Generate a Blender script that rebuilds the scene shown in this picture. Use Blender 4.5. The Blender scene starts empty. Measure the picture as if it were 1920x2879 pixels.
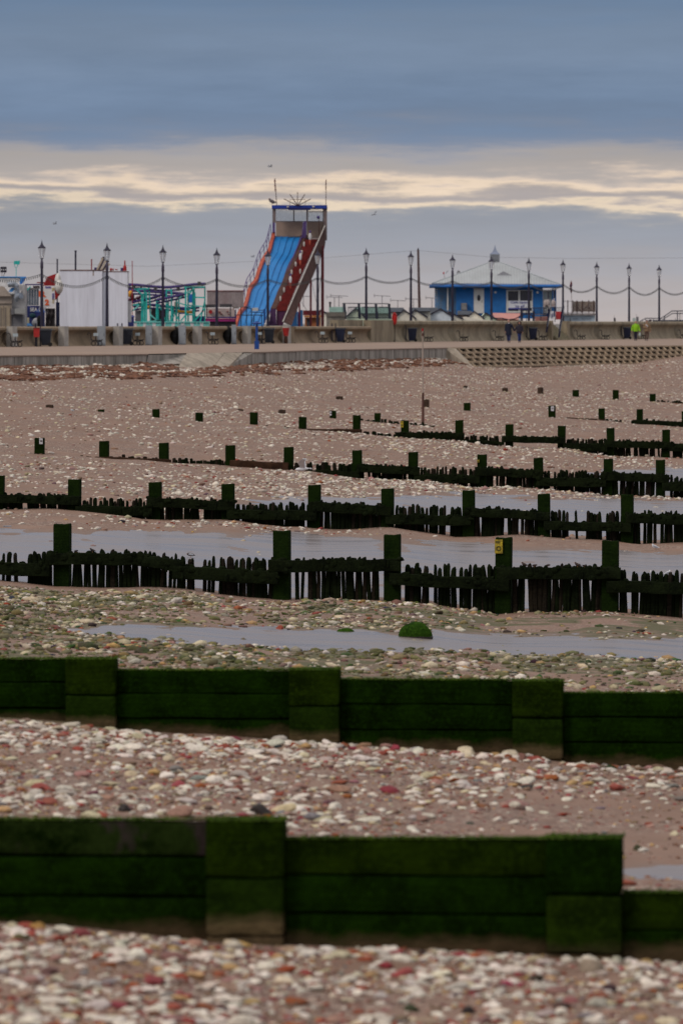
import bpy, bmesh, math, random
import numpy as np
from mathutils import Vector, Matrix

random.seed(7)
rng = np.random.default_rng(11)
R = math.radians
scn = bpy.context.scene
C = scn.collection

# ------------------------------------------------------------------ camera, sky, sun, exposure
F = 16000.0            # focal length in photo pixels (1920 wide)
HX, HY, CAMZ = 960.0, 908.0, 1.5
cam_d = bpy.data.cameras.new('camera')
cam = bpy.data.objects.new('camera', cam_d)
C.objects.link(cam)
cam.location = (0, 0, CAMZ)
cam.rotation_euler = (R(90), 0, 0)
cam_d.sensor_fit = 'HORIZONTAL'
cam_d.sensor_width = 24.0
cam_d.lens = 200.0
cam_d.shift_y = -(2879 / 2 - HY) / 1920
cam_d.clip_start = 0.5
cam_d.clip_end = 30000
cam_d.dof.use_dof = True
cam_d.dof.focus_distance = 135.0
cam_d.dof.aperture_fstop = 4.0
scn.camera = cam

SUN_EL, SUN_AZ = R(40), R(-132)      # sun behind the cloud, over the left shoulder
world = bpy.data.worlds.new("World")
scn.world = world
world.use_nodes = True


def s2l(c):
    return tuple((v / 255 / 12.92 if v / 255 <= .04045 else ((v / 255 + .055) / 1.055) ** 2.4) for v in c)


def build_world():
    nt = world.node_tree
    N, L = nt.nodes, nt.links
    N.clear()
    out = N.new('ShaderNodeOutputWorld')
    sky = N.new('ShaderNodeTexSky')
    sky.sky_type = 'NISHITA'
    sky.sun_disc = False
    sky.sun_elevation = SUN_EL
    sky.sun_rotation = SUN_AZ
    bg1 = N.new('ShaderNodeBackground')
    bg1.inputs['Strength'].default_value = 0.1
    L.new(sky.outputs[0], bg1.inputs[0])
    tc = N.new('ShaderNodeTexCoord')
    sep = N.new('ShaderNodeSeparateXYZ')
    L.new(tc.outputs['Generated'], sep.inputs[0])

    def mth(op, a, b=None, clamp=False):
        m = N.new('ShaderNodeMath')
        m.operation = op
        m.use_clamp = clamp
        for i, v in enumerate((a, b)):
            if v is None:
                continue
            if isinstance(v, (int, float)):
                m.inputs[i].default_value = v
            else:
                L.new(v, m.inputs[i])
        return m.outputs[0]

    def noise(sx, sz, scale, detail, seed, rough=.55):
        mp = N.new('ShaderNodeMapping')
        mp.inputs['Scale'].default_value = (sx, sx, sz)
        mp.inputs['Location'].default_value = (seed, seed * 1.7, seed * .6)
        L.new(tc.outputs['Generated'], mp.inputs[0])
        n = N.new('ShaderNodeTexNoise')
        n.inputs['Scale'].default_value = scale
        n.inputs['Detail'].default_value = detail
        n.inputs['Roughness'].default_value = rough
        L.new(mp.outputs[0], n.inputs['Vector'])
        return n.outputs[0]

    z = sep.outputs[2]
    n1 = noise(22, 330, 1.0, 5, 3.1)
    n2 = noise(60, 700, 1.0, 5, 9.4, .6)
    n3 = noise(9, 95, 1.0, 3, 5.2)
    # the cloud deck: layer height wobbles, brightness is broken up by streaks
    n4 = noise(34, 210, 1.0, 6, 14.2, .6)
    d = mth('ADD', mth('MULTIPLY', mth('SUBTRACT', n1, .5), .006), mth('MULTIPLY', mth('SUBTRACT', n3, .5), .007))
    d = mth('ADD', d, mth('MULTIPLY', mth('SUBTRACT', n4, .5), .011))
    d = mth('ADD', d, mth('MULTIPLY', mth('SUBTRACT', n2, .5), .0016))
    zz = mth('ADD', z, d)
    ramp = N.new('ShaderNodeValToRGB')
    ramp.color_ramp.interpolation = 'B_SPLINE'
    L.new(mth('DIVIDE', zz, .06, True), ramp.inputs[0])
    cr = ramp.color_ramp
    stops = [(0.0, (186, 175, 172)), (.08, (178, 171, 172)), (.20, (162, 163, 171)), (.295, (149, 155, 168)),
             (.325, (157, 158, 164)), (.338, (250, 228, 198)), (.350, (214, 198, 184)), (.362, (166, 160, 163)), (.39, (172, 163, 160)),
             (.408, (248, 224, 196)), (.422, (216, 198, 184)), (.440, (170, 164, 163)), (.48, (172, 165, 162)), (.515, (157, 156, 163)),
             (.545, (124, 136, 158)), (.60, (107, 128, 157)), (.72, (114, 134, 162)), (.86, (119, 136, 160)), (1.0, (92, 118, 150))]
    while len(cr.elements) < len(stops):
        cr.elements.new(0.5)
    for e, (p, c) in zip(cr.elements, stops):
        e.position = p
        e.color = (*s2l(c), 1)
    # upper sky: an even overcast that brightens towards the zenith
    ramp2 = N.new('ShaderNodeValToRGB')
    L.new(z, ramp2.inputs[0])
    cr2 = ramp2.color_ramp
    st2 = [(0.0, (.13, .2, .34)), (.06, (.14, .21, .34)), (.18, (.34, .38, .46)), (.4, (.68, .655, .665)), (1.0, (.99, .925, .88))]
    while len(cr2.elements) < len(st2):
        cr2.elements.new(0.5)
    for e, (p, c) in zip(cr2.elements, st2):
        e.position = p
        e.color = (*c, 1)
    mr = N.new('ShaderNodeMapRange')
    mr.interpolation_type = 'SMOOTHSTEP'
    mr.inputs[1].default_value = .05
    mr.inputs[2].default_value = .075
    L.new(z, mr.inputs[0])
    mix = N.new('ShaderNodeMix')
    mix.data_type = 'RGBA'
    L.new(mr.outputs[0], mix.inputs['Factor'])
    L.new(ramp.outputs[0], mix.inputs['A'])
    L.new(ramp2.outputs[0], mix.inputs['B'])
    # faint banding in the deck
    band = mth('ADD', mth('MULTIPLY', mth('SUBTRACT', n3, .5), .34), 1.0)
    band = mth('ADD', band, mth('MULTIPLY', mth('SUBTRACT', n4, .5), .34))
    vm = N.new('ShaderNodeVectorMath')
    vm.operation = 'SCALE'
    L.new(mix.outputs['Result'], vm.inputs[0])
    L.new(band, vm.inputs['Scale'])
    bg2 = N.new('ShaderNodeBackground')
    L.new(vm.outputs[0], bg2.inputs[0])
    bg2.inputs['Strength'].default_value = 1.0
    ms = N.new('ShaderNodeMixShader')
    ms.inputs[0].default_value = .96
    L.new(bg1.outputs[0], ms.inputs[1])
    L.new(bg2.outputs[0], ms.inputs[2])
    L.new(ms.outputs[0], out.inputs[0])


build_world()
sun_d = bpy.data.lights.new('sun', 'SUN')
sun_d.energy = 1.2
sun_d.angle = R(18)
sun_d.color = (1, .88, .77)
sun = bpy.data.objects.new('sun', sun_d)
C.objects.link(sun)
sdir = Vector((math.sin(SUN_AZ) * math.cos(SUN_EL), math.cos(SUN_AZ) * math.cos(SUN_EL), math.sin(SUN_EL)))
sun.rotation_euler = sdir.to_track_quat('Z', 'Y').to_euler()

scn.view_settings.view_transform = 'Standard'
scn.view_settings.look = 'None'
scn.view_settings.gamma = 1
scn.view_settings.exposure = 0.0
scn.view_settings.use_curve_mapping = False


# ------------------------------------------------------------------ helpers
def P(x, y, Y):
    """world point seen at photo pixel (x, y) at distance Y"""
    return Vector(((x - HX) / F * Y, Y, CAMZ - (y - HY) / F * Y))


class MB:
    def __init__(s):
        s.v, s.f = [], []

    def add(s, vs, fs):
        n = len(s.v)
        s.v += [Vector(p) for p in vs]
        s.f += [tuple(i + n for i in q) for q in fs]
        return s

    def hexa(s, p):   # 8 points: bottom 4 then top 4, same winding
        return s.add(p, [(3, 2, 1, 0), (4, 5, 6, 7), (0, 1, 5, 4), (1, 2, 6, 5), (2, 3, 7, 6), (3, 0, 4, 7)])

    def box(s, x0, x1, y0, y1, z0, z1):
        return s.hexa([(x0, y0, z0), (x1, y0, z0), (x1, y1, z0), (x0, y1, z0), (x0, y0, z1), (x1, y0, z1), (x1, y1, z1), (x0, y1, z1)])

    def pbox(s, x0, x1, y0, y1, Y, d):
        a, b = P(x0, y1, Y), P(x1, y0, Y)
        return s.box(a.x, b.x, Y, Y + d, a.z, b.z)

    def quadprism(s, p, d):   # front quad (world, counter-clockwise from below left) pushed back by vector d
        d = Vector(d)
        q = [Vector(v) for v in p]
        return s.add(q + [v + d for v in q], [(0, 1, 2, 3), (7, 6, 5, 4), (0, 4, 5, 1), (1, 5, 6, 2), (2, 6, 7, 3), (3, 7, 4, 0)])

    def poly(s, pts, d):   # front polygon pushed back
        d = Vector(d)
        n = len(pts)
        q = [Vector(v) for v in pts]
        fs = [tuple(range(n)), tuple(range(2 * n - 1, n - 1, -1))]
        fs += [(i, i + n, (i + 1) % n + n, (i + 1) % n) for i in range(n)]
        return s.add(q + [v + d for v in q], fs)

    def tube(s, pts, r, n=8, cap=True):
        pts = [Vector(p) for p in pts]
        rs = r if isinstance(r, (list, tuple)) else [r] * len(pts)
        vs, fs = [], []
        up = Vector((0, 0, 1))
        for i, p in enumerate(pts):
            t = (pts[min(i + 1, len(pts) - 1)] - pts[max(i - 1, 0)]).normalized()
            a = t.cross(up)
            if a.length < .05:
                a = t.cross(Vector((0, 1, 0)))
            a.normalize()
            b = a.cross(t).normalized()
            for k in range(n):
                w = 2 * math.pi * k / n + math.pi / n
                vs.append(p + a * (math.cos(w) * rs[i]) + b * (math.sin(w) * rs[i]))
        for i in range(len(pts) - 1):
            for k in range(n):
                k2 = (k + 1) % n
                fs.append((i * n + k, i * n + k2, (i + 1) * n + k2, (i + 1) * n + k))
        if cap:
            fs.append(tuple(range(n - 1, -1, -1)))
            m = (len(pts) - 1) * n
            fs.append(tuple(range(m, m + n)))
        return s.add(vs, fs)

    def beam(s, p, q, w):
        return s.tube([p, q], w * .7071, 4)

    def lathe(s, prof, c=(0, 0, 0), n=12):
        c = Vector(c)
        vs, fs = [], []
        for r, z in prof:
            for k in range(n):
                a = 2 * math.pi * k / n
                vs.append(c + Vector((r * math.cos(a), r * math.sin(a), z)))
        for i in range(len(prof) - 1):
            for k in range(n):
                k2 = (k + 1) % n
                fs.append((i * n + k, i * n + k2, (i + 1) * n + k2, (i + 1) * n + k))
        fs.append(tuple(range(n - 1, -1, -1)))
        m = (len(prof) - 1) * n
        fs.append(tuple(range(m, m + n)))
        return s.add(vs, fs)

    def ell(s, c, r, rot=None, nu=10, nv=7):
        c = Vector(c)
        vs, fs = [], []
        M = rot if rot else Matrix.Identity(3)
        for i in range(1, nv):
            t = math.pi * i / nv
            for k in range(nu):
                a = 2 * math.pi * k / nu
                vs.append(c + M @ Vector((r[0] * math.sin(t) * math.cos(a), r[1] * math.sin(t) * math.sin(a), -r[2] * math.cos(t))))
        b = len(vs)
        vs += [c + M @ Vector((0, 0, -r[2])), c + M @ Vector((0, 0, r[2]))]
        for i in range(nv - 2):
            for k in range(nu):
                k2 = (k + 1) % nu
                fs.append((i * nu + k, i * nu + k2, (i + 1) * nu + k2, (i + 1) * nu + k))
        for k in range(nu):
            k2 = (k + 1) % nu
            fs.append((b, k2, k))
            fs.append((b + 1, (nv - 2) * nu + k, (nv - 2) * nu + k2))
        return s.add(vs, fs)

    def ring(s, c, R0, r, ax='y', n=16, m=6):
        pts = []
        c = Vector(c)
        vs, fs = [], []
        for i in range(n):
            a = 2 * math.pi * i / n
            for k in range(m):
                b = 2 * math.pi * k / m
                q = R0 + r * math.cos(b)
                u, v, w = q * math.cos(a), q * math.sin(a), r * math.sin(b)
                vs.append(c + (Vector((u, w, v)) if ax == 'y' else Vector((u, v, w)) if ax == 'z' else Vector((w, u, v))))
        for i in range(n):
            for k in range(m):
                fs.append((i * m + k, ((i + 1) % n) * m + k, ((i + 1) % n) * m + (k + 1) % m, i * m + (k + 1) % m))
        return s.add(vs, fs)

    def mesh(s, name, smooth=False, off=None):
        me = bpy.data.meshes.new(name)
        vs = [p - off for p in s.v] if off is not None else s.v
        me.from_pydata([tuple(p) for p in vs], [], s.f)
        bm = bmesh.new()
        bm.from_mesh(me)
        bmesh.ops.recalc_face_normals(bm, faces=bm.faces)
        bm.to_mesh(me)
        bm.free()
        if smooth:
            me.shade_smooth()
            try:
                me.set_sharp_from_angle(angle=R(40))
            except Exception:
                pass
        return me

    def build(s, name, mat, parent=None, smooth=False, local=False):
        off = None
        if parent is not None and not local:
            r = parent
            while r.parent:
                r = r.parent
            off = r.location.copy()
        o = bpy.data.objects.new(name, s.mesh(name, smooth, off))
        o.data.materials.append(mat)
        C.objects.link(o)
        if parent is not None:
            o.parent = parent
        return o


def tag(o, label=None, cat=None, group=None, kind=None):
    if label:
        o['label'] = label
    if cat:
        o['category'] = cat
    if group:
        o['group'] = group
    if kind:
        o['kind'] = kind
    return o


def thing(name, label, cat, loc=(0, 0, 0), group=None, rz=0):
    o = bpy.data.objects.new(name, None)
    o.empty_display_size = .3
    C.objects.link(o)
    o.location = loc
    o.rotation_euler = (0, 0, rz)
    return tag(o, label, cat, group)


def dup(root, loc, label, rz=None, sc=None):
    r = root.copy()
    C.objects.link(r)
    r.location = loc
    if rz is not None:
        r.rotation_euler = (0, 0, rz)
    if sc is not None:
        r.scale = (sc, sc, sc)
    r['label'] = label

    def rec(src, dst):
        for ch in list(src.children):
            c = ch.copy()
            C.objects.link(c)
            c.parent = dst
            rec(ch, c)
    rec(root, r)
    return r


def inst(me, name, parent, loc, scale=(1, 1, 1), rot=(0, 0, 0)):
    o = bpy.data.objects.new(name, me)
    C.objects.link(o)
    o.parent = parent
    o.location = loc
    o.scale = scale
    o.rotation_euler = rot
    return o


MATS = {}


def mat(name, col, rough=.8, var=.18, scale=3.0, bump=0.0, col2=None, metal=0.0, spec=.3, emit=None, stretch=(1, 1, 1), world_co=True, bscale=None, detail=4, f2=(.42, .62)):
    """principled material whose colour wanders between col and col2 with two noises"""
    if name in MATS:
        return MATS[name]
    m = bpy.data.materials.new(name)
    MATS[name] = m
    m.use_nodes = True
    nt = m.node_tree
    N, L = nt.nodes, nt.links
    b = N['Principled BSDF']
    b.inputs['Roughness'].default_value = rough
    b.inputs['Metallic'].default_value = metal
    b.inputs['Specular IOR Level'].default_value = spec
    geo = N.new('ShaderNodeNewGeometry') if world_co else N.new('ShaderNodeTexCoord')
    vec = geo.outputs['Position'] if world_co else geo.outputs['Object']
    mp = N.new('ShaderNodeMapping')
    mp.inputs['Scale'].default_value = stretch
    L.new(vec, mp.inputs[0])
    n1 = N.new('ShaderNodeTexNoise')
    n1.inputs['Scale'].default_value = scale
    n1.inputs['Detail'].default_value = detail
    n1.inputs['Roughness'].default_value = .62
    L.new(mp.outputs[0], n1.inputs['Vector'])
    n2 = N.new('ShaderNodeTexNoise')
    n2.inputs['Scale'].default_value = scale * 6.3
    n2.inputs['Detail'].default_value = 3
    L.new(mp.outputs[0], n2.inputs['Vector'])
    c2 = col2 or tuple(v * (1 - 1.6 * var) for v in col)
    mr = N.new('ShaderNodeMapRange')
    mr.inputs[1].default_value, mr.inputs[2].default_value = f2
    L.new(n1.outputs[0], mr.inputs[0])
    mx = N.new('ShaderNodeMix')
    mx.data_type = 'RGBA'
    mx.inputs['A'].default_value = (*col, 1)
    mx.inputs['B'].default_value = (*c2, 1)
    L.new(mr.outputs[0], mx.inputs['Factor'])
    hs = N.new('ShaderNodeHueSaturation')
    mr2 = N.new('ShaderNodeMapRange')
    mr2.inputs[1].default_value, mr2.inputs[2].default_value = .3, .7
    mr2.inputs[3].default_value, mr2.inputs[4].default_value = 1 - var, 1 + var
    L.new(n2.outputs[0], mr2.inputs[0])
    L.new(mr2.outputs[0], hs.inputs['Value'])
    L.new(mx.outputs['Result'], hs.inputs['Color'])
    L.new(hs.outputs[0], b.inputs['Base Color'])
    if bump:
        bp = N.new('ShaderNodeBump')
        bp.inputs['Strength'].default_value = bump
        bp.inputs['Distance'].default_value = .02
        if bscale:
            n3 = N.new('ShaderNodeTexNoise')
            n3.inputs['Scale'].default_value = bscale
            n3.inputs['Detail'].default_value = 4
            L.new(mp.outputs[0], n3.inputs['Vector'])
            L.new(n3.outputs[0], bp.inputs['Height'])
        else:
            L.new(n2.outputs[0], bp.inputs['Height'])
        L.new(bp.outputs[0], b.inputs['Normal'])
    if emit:
        b.inputs['Emission Color'].default_value = (*emit[:3], 1)
        b.inputs['Emission Strength'].default_value = emit[3]
    return m


def c(r, g, b, k=1.35):
    return tuple(min(.85, v * k) for v in s2l((r, g, b)))


def hsh(i, j, s):
    n = (i * 374761393 + j * 668265263 + s * 974711) & 0xffffffff
    n = ((n ^ (n >> 13)) * 1274126177) & 0xffffffff
    return ((n ^ (n >> 16)) & 0xffff) / 65535.0


def vnoise(x, y, s=0):
    x, y = np.asarray(x, float), np.asarray(y, float)
    i, j = np.floor(x).astype(np.int64), np.floor(y).astype(np.int64)
    u, v = x - i, y - j
    u, v = u * u * (3 - 2 * u), v * v * (3 - 2 * v)
    a, b = hsh(i, j, s), hsh(i + 1, j, s)
    d, e = hsh(i, j + 1, s), hsh(i + 1, j + 1, s)
    return (a * (1 - u) + b * u) * (1 - v) + (d * (1 - u) + e * u) * v


def ipx(x, pts):
    xs = [p[0] for p in pts]
    ys = [p[1] for p in pts]
    x = np.asarray(x, float)
    y = np.interp(x, xs, ys)
    sl = (ys[1] - ys[0]) / (xs[1] - xs[0]) * .3
    sr = (ys[-1] - ys[-2]) / (xs[-1] - xs[-2]) * .3
    return y + np.where(x < xs[0], np.maximum(x - xs[0], -700) * sl, 0) + np.where(x > xs[-1], np.minimum(x - xs[-1], 700) * sr, 0)


# ------------------------------------------------------------------ plan of the shore
EDGE_DROP = .2
EDGE_Y = [(-400, 1005), (0, 999), (330, 996), (730, 989), (900, 983.5), (1250, 977), (1500, 973.5), (1900, 971), (2400, 967)]
TOE_Y = [(0, 1031), (400, 1024), (630, 1029), (760, 1022), (900, 1012), (1240, 1008), (1345, 1027), (1520, 1027), (1780, 1019), (1900, 1000), (2000, 995)]


def Yedge(x):
    return (CAMZ + EDGE_DROP) * F / (ipx(x, EDGE_Y) - HY)


def Ylamp(x):
    return 375 * 5333 / (5450 - np.asarray(x, float))


def Ywall(x):
    return Ylamp(x) - 3.5


WDIR = Vector((.2703, .9628, 0))      # along the promenade, away from the camera
WNOR = Vector((.9628, -.2703, 0))     # towards the sea
WANG = math.atan2(WDIR.y, WDIR.x)


def wallpt(x, off=0.0, z=0.0):
    Y = float(Ywall(x))
    return Vector(((x - HX) / F * Y, Y, z)) + WNOR * off


def onprom(x, off):
    """point on the promenade at photo column x, about off metres in front of the wall"""
    Y = float(Ywall(x)) - off * 3.4
    t = (Y - float(Ywall(x))) / (float(Yedge(x)) - float(Ywall(x)))
    return Vector(((x - HX) / F * Y, Y, -EDGE_DROP * t))


def prom_at(x, y):
    yw, ye = float(Ywall(x)), float(Yedge(x))
    for i in range(401):
        t = i / 400
        Y = yw + (ye - yw) * t
        if HY + F * (CAMZ + EDGE_DROP * t) / Y >= y:
            break
    return Vector(((x - HX) / F * Y, Y, -EDGE_DROP * t))


ROWS = [
    (40, [(0, 2608), (600, 2650), (1000, 2668), (1750, 2695), (1920, 2705)]),
    (63, [(0, 2022), (185, 2035), (327, 2052), (813, 2082), (955, 2095), (1440, 2120), (1583, 2140), (1920, 2160)]),
    (112, [(0, 1640), (150, 1658), (400, 1655), (520, 1660), (620, 1675), (800, 1690), (950, 1688), (1150, 1690), (1300, 1712), (1400, 1727), (1500, 1722), (1700, 1715), (1920, 1735)]),
    (145, [(0, 1438), (150, 1433), (230, 1437), (400, 1462), (520, 1462), (650, 1462), (800, 1482), (950, 1488), (1100, 1480), (1280, 1505), (1480, 1500), (1700, 1515), (1800, 1524), (1920, 1518)]),
    (192, [(0, 1276), (200, 1284), (480, 1303), (620, 1312), (800, 1320), (880, 1328), (1000, 1345), (1170, 1350), (1340, 1370), (1500, 1370), (1700, 1388), (1920, 1398)]),
    (228, [(0, 1140), (128, 1148), (283, 1163), (437, 1173), (558, 1187), (711, 1194), (849, 1205), (1010, 1218), (1110, 1229), (1300, 1237), (1415, 1254), (1600, 1258), (1705, 1276), (1920, 1283)]),
    (255, [(0, 1075), (673, 1155), (790, 1164), (938, 1177), (1060, 1187), (1220, 1200), (1500, 1222), (1920, 1250)]),
    (285, [(0, 1040), (400, 1052), (600, 1072), (944, 1124), (1199, 1143), (1312, 1154), (1550, 1171), (1690, 1179), (1797, 1189), (1920, 1196)]),
]
ROW325 = [(800, 1050), (900, 1062), (1300, 1087), (1418, 1098), (1617, 1112), (1834, 1126), (1920, 1130)]


def zrow(x, Y, pts):
    return CAMZ - (ipx(x, pts) - HY) / F * Y


def column(x):
    """(Y list, z list) of the beach along photo column x"""
    Ys = [12.0, 33.0] + [r[0] for r in ROWS]
    z40 = float(zrow(x, 40, ROWS[0][1]))
    zs = [z40 + .12, z40 + .04] + [float(zrow(x, r[0], r[1])) for r in ROWS]
    ye = float(Yedge(x))
    if ye > 345:
        Ys.append(325.0)
        zs.append(float(zrow(x, 325, ROW325)))
    Ys.append(max(ye, 289.0))
    zs.append(CAMZ - (float(ipx(x, TOE_Y)) - HY) / F * ye)
    Ys.append(Ys[-1] + 12)
    zs.append(zs[-1] + .05)
    return Ys, zs


CX = np.arange(-1500, 3421, 20.0)
YG = np.concatenate([np.exp(np.arange(math.log(14), math.log(512), .0035))])
ZG = np.zeros((len(CX), len(YG)))
for i, x in enumerate(CX):
    Ys, zs = column(x)
    ZG[i] = np.interp(YG, Ys, zs)
# soften the creases away from the groyne rows
for _ in range(3):
    ZG[:, 1:-1] = .25 * ZG[:, :-2] + .5 * ZG[:, 1:-1] + .25 * ZG[:, 2:]
_xw = (CX[:, None] - HX) / F * YG[None, :]
_yw = np.broadcast_to(YG[None, :], _xw.shape)
ZG += (vnoise(_xw * .9, _yw * .45, 1) - .5) * .05 * np.clip(YG / 120, .5, 1.4)[None, :]
ZG += (vnoise(_xw * 2.7, _yw * 1.6, 2) - .5) * .025
LY0, DLY = math.log(14), .0035


def gz(x, Y):
    """beach height at photo column x and distance Y"""
    fx = np.clip((np.asarray(x, float) - CX[0]) / 20.0, 0, len(CX) - 1.001)
    fy = np.clip((np.log(np.asarray(Y, float)) - LY0) / DLY, 0, len(YG) - 1.001)
    i, j = fx.astype(int), fy.astype(int)
    u, v = fx - i, fy - j
    return (ZG[i, j] * (1 - u) * (1 - v) + ZG[i + 1, j] * u * (1 - v) + ZG[i, j + 1] * (1 - u) * v + ZG[i + 1, j + 1] * u * v)


def pyof(x, Y):
    return HY - (gz(x, Y) - CAMZ) / np.asarray(Y, float) * F


def beach_at(x, y, lo=34, hi=430):
    """farthest beach point in [lo, hi] seen at pixel (x, y)"""
    Ys = np.linspace(hi, lo, 4000)
    yy = pyof(np.full_like(Ys, x), Ys)
    k = int(np.argmax(yy >= y))
    return Vector(((x - HX) / F * Ys[k], Ys[k], float(gz(x, Ys[k]))))


# wet places: (Y range of validity, upper edge in the photo, lower edge in the photo)
POOLS = [
    (113.2, 145, [(-300, 1488), (0, 1487), (150, 1500), (350, 1493), (800, 1497), (960, 1509), (1200, 1521), (1500, 1541), (1920, 1559), (2300, 1570)], [(-300, 1900), (2300, 1900)], -300, 2300),
    (146.2, 192, [(640, 1412), (760, 1404), (1000, 1398), (1100, 1389), (1300, 1388), (1600, 1398), (1920, 1406), (2300, 1410)], [(640, 1413), (720, 1900), (2300, 1900)], 640, 2300),
    (193.2, 228, [(1640, 1328), (1700, 1321), (1920, 1318), (2300, 1318)], [(1640, 1329), (1680, 1900), (2300, 1900)], 1640, 2300),
    (63.5, 112, [(180, 1768), (420, 1758), (1000, 1768), (1500, 1784), (1920, 1798), (2200, 1805)], [(180, 1772), (420, 1803), (800, 1818), (1300, 1832), (1920, 1858), (2200, 1868)], 180, 2200),
    (41, 63, [(1700, 2446), (1780, 2430), (1920, 2436), (2200, 2440)], [(1700, 2448), (1780, 2470), (1920, 2478), (2200, 2490)], 1700, 2200),
]


def wetness(x, Y, y, soft=1.0):
    w = np.zeros(np.shape(x))
    wob = (vnoise(x / 120., Y / 1.7, 5) - .5) * 18 + (vnoise(x / 30., Y / .6, 6) - .5) * 12
    for lo, hi, top, bot, xa, xb in POOLS:
        t = np.interp(x, [p[0] for p in top], [p[1] for p in top])
        b = np.interp(x, [p[0] for p in bot], [p[1] for p in bot])
        d = np.minimum(np.minimum(y - t, b - y) + wob, np.minimum(x - xa, xb - x) * .3)
        w = np.maximum(w, np.where((Y > lo) & (Y < hi), np.clip(d / (9. * soft) + .3, 0, 1), 0))
    return w


# the sand is hollowed a little where water stands
_xi = np.broadcast_to(CX[:, None], ZG.shape)
_yi = HY - (ZG - CAMZ) / _yw * F
ZD = .035 * wetness(_xi, _yw, _yi, 2.0)       # depth of the hollows
ZG -= ZD


# ------------------------------------------------------------------ beach
def build_beach():
    nx, ny = len(CX), len(YG)
    X = (CX[:, None] - HX) / F * YG[None, :]
    V = np.stack([X, np.broadcast_to(YG[None, :], X.shape), ZG], -1).reshape(-1, 3)
    ye = np.maximum(Yedge(CX), 289.0) + 3
    idx = np.arange(nx * ny).reshape(nx, ny)
    q = np.stack([idx[:-1, :-1], idx[1:, :-1], idx[1:, 1:], idx[:-1, 1:]], -1)
    keep = (YG[None, 1:] < np.maximum(ye[:-1], ye[1:])[:, None])
    q = q[keep]
    me = bpy.data.meshes.new('beach')
    me.vertices.add(len(V))
    me.vertices.foreach_set('co', V.ravel())
    me.loops.add(q.size)
    me.loops.foreach_set('vertex_index', q.ravel())
    me.polygons.add(len(q))
    me.polygons.foreach_set('loop_start', np.arange(0, q.size, 4))
    me.polygons.foreach_set('use_smooth', np.ones(len(q), bool))
    me.update(calc_edges=True)
    xi = np.broadcast_to(CX[:, None], X.shape)
    Yi = np.broadcast_to(YG[None, :], X.shape)
    yi = HY - (ZG - CAMZ) / Yi * F
    at = me.attributes.new('wet', 'FLOAT', 'POINT')
    at.data.foreach_set('value', wetness(xi, Yi, yi, 3.0).ravel())
    # green growth among the stones between the second and third groyne
    gr = np.where((Yi > 63) & (Yi < 109), .95, 0) * (vnoise(X * .6, Yi * .3, 9) > .45)
    at = me.attributes.new('weed', 'FLOAT', 'POINT')
    at.data.foreach_set('value', gr.ravel())
    m = bpy.data.materials.new('beach_sand')
    m.use_nodes = True
    nt = m.node_tree
    N, L = nt.nodes, nt.links
    b = N['Principled BSDF']
    geo = N.new('ShaderNodeNewGeometry')

    def noise(sc, det=4, st=(1, 1, 1)):
        mp = N.new('ShaderNodeMapping')
        mp.inputs['Scale'].default_value = st
        L.new(geo.outputs['Position'], mp.inputs[0])
        n = N.new('ShaderNodeTexNoise')
        n.inputs['Scale'].default_value = sc
        n.inputs['Detail'].default_value = det
        L.new(mp.outputs[0], n.inputs['Vector'])
        return n.outputs[0]

    def mixc(f, a, bb):
        x = N.new('ShaderNodeMix')
        x.data_type = 'RGBA'
        for k, v in (('Factor', f), ('A', a), ('B', bb)):
            if isinstance(v, (float, int)):
                x.inputs[k].default_value = v
            elif isinstance(v, tuple):
                x.inputs[k].default_value = (*v, 1)
            else:
                L.new(v, x.inputs[k])
        return x.outputs['Result']

    def mr(v, a, bb, c0=0., d0=1.):
        x = N.new('ShaderNodeMapRange')
        for k, q_ in enumerate((a, bb, c0, d0)):
            x.inputs[k + 1].default_value = q_
        L.new(v, x.inputs[0])
        return x.outputs[0]
    base = mixc(mr(noise(.7, 5, (1, .5, 1)), .35, .65), (.245, .156, .115), (.19, .118, .085))
    vor = N.new('ShaderNodeTexVoronoi')
    vor.inputs['Scale'].default_value = 22
    L.new(geo.outputs['Position'], vor.inputs['Vector'])
    wt = N.new('ShaderNodeAttribute')
    wt.attribute_name = 'wet'
    wd = N.new('ShaderNodeAttribute')
    wd.attribute_name = 'weed'
    # small grit: each cell its own tint
    cr = N.new('ShaderNodeValToRGB')
    cr.color_ramp.interpolation = 'CONSTANT'
    sp = N.new('ShaderNodeSeparateColor')
    L.new(vor.outputs['Color'], sp.inputs[0])
    L.new(sp.outputs[0], cr.inputs[0])
    tints = [(0, (.12, .078, .06)), (.3, (.19, .125, .10)), (.62, (.27, .195, .15)), (.84, (.40, .33, .27)), (.92, (.20, .075, .05))]
    while len(cr.color_ramp.elements) < len(tints):
        cr.color_ramp.elements.new(.5)
    for e, (p, cc) in zip(cr.color_ramp.elements, tints):
        e.position = p
        e.color = (*cc, 1)
    grit = mixc(mr(noise(.5, 4), .38, .6), base, cr.outputs[0])
    inv = N.new('ShaderNodeMath')
    inv.operation = 'SUBTRACT'
    inv.inputs[0].default_value = 1
    L.new(wt.outputs['Fac'], inv.inputs[1])
    col = mixc(inv.outputs[0], base, grit)
    wg = N.new('ShaderNodeMath')
    wg.operation = 'MULTIPLY'
    L.new(wd.outputs['Fac'], wg.inputs[0])
    L.new(mr(noise(1.4, 5), .36, .5), wg.inputs[1])
    col = mixc(wg.outputs[0], col, (.085, .082, .035))
    col = mixc(mr(wt.outputs['Fac'], 0., .6), col, (.168, .115, .09))
    L.new(col, b.inputs['Base Color'])
    L.new(mr(wt.outputs['Fac'], .0, 1., .85, .42), b.inputs['Roughness'])
    b.inputs['Specular IOR Level'].default_value = .3
    bp = N.new('ShaderNodeBump')
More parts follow.
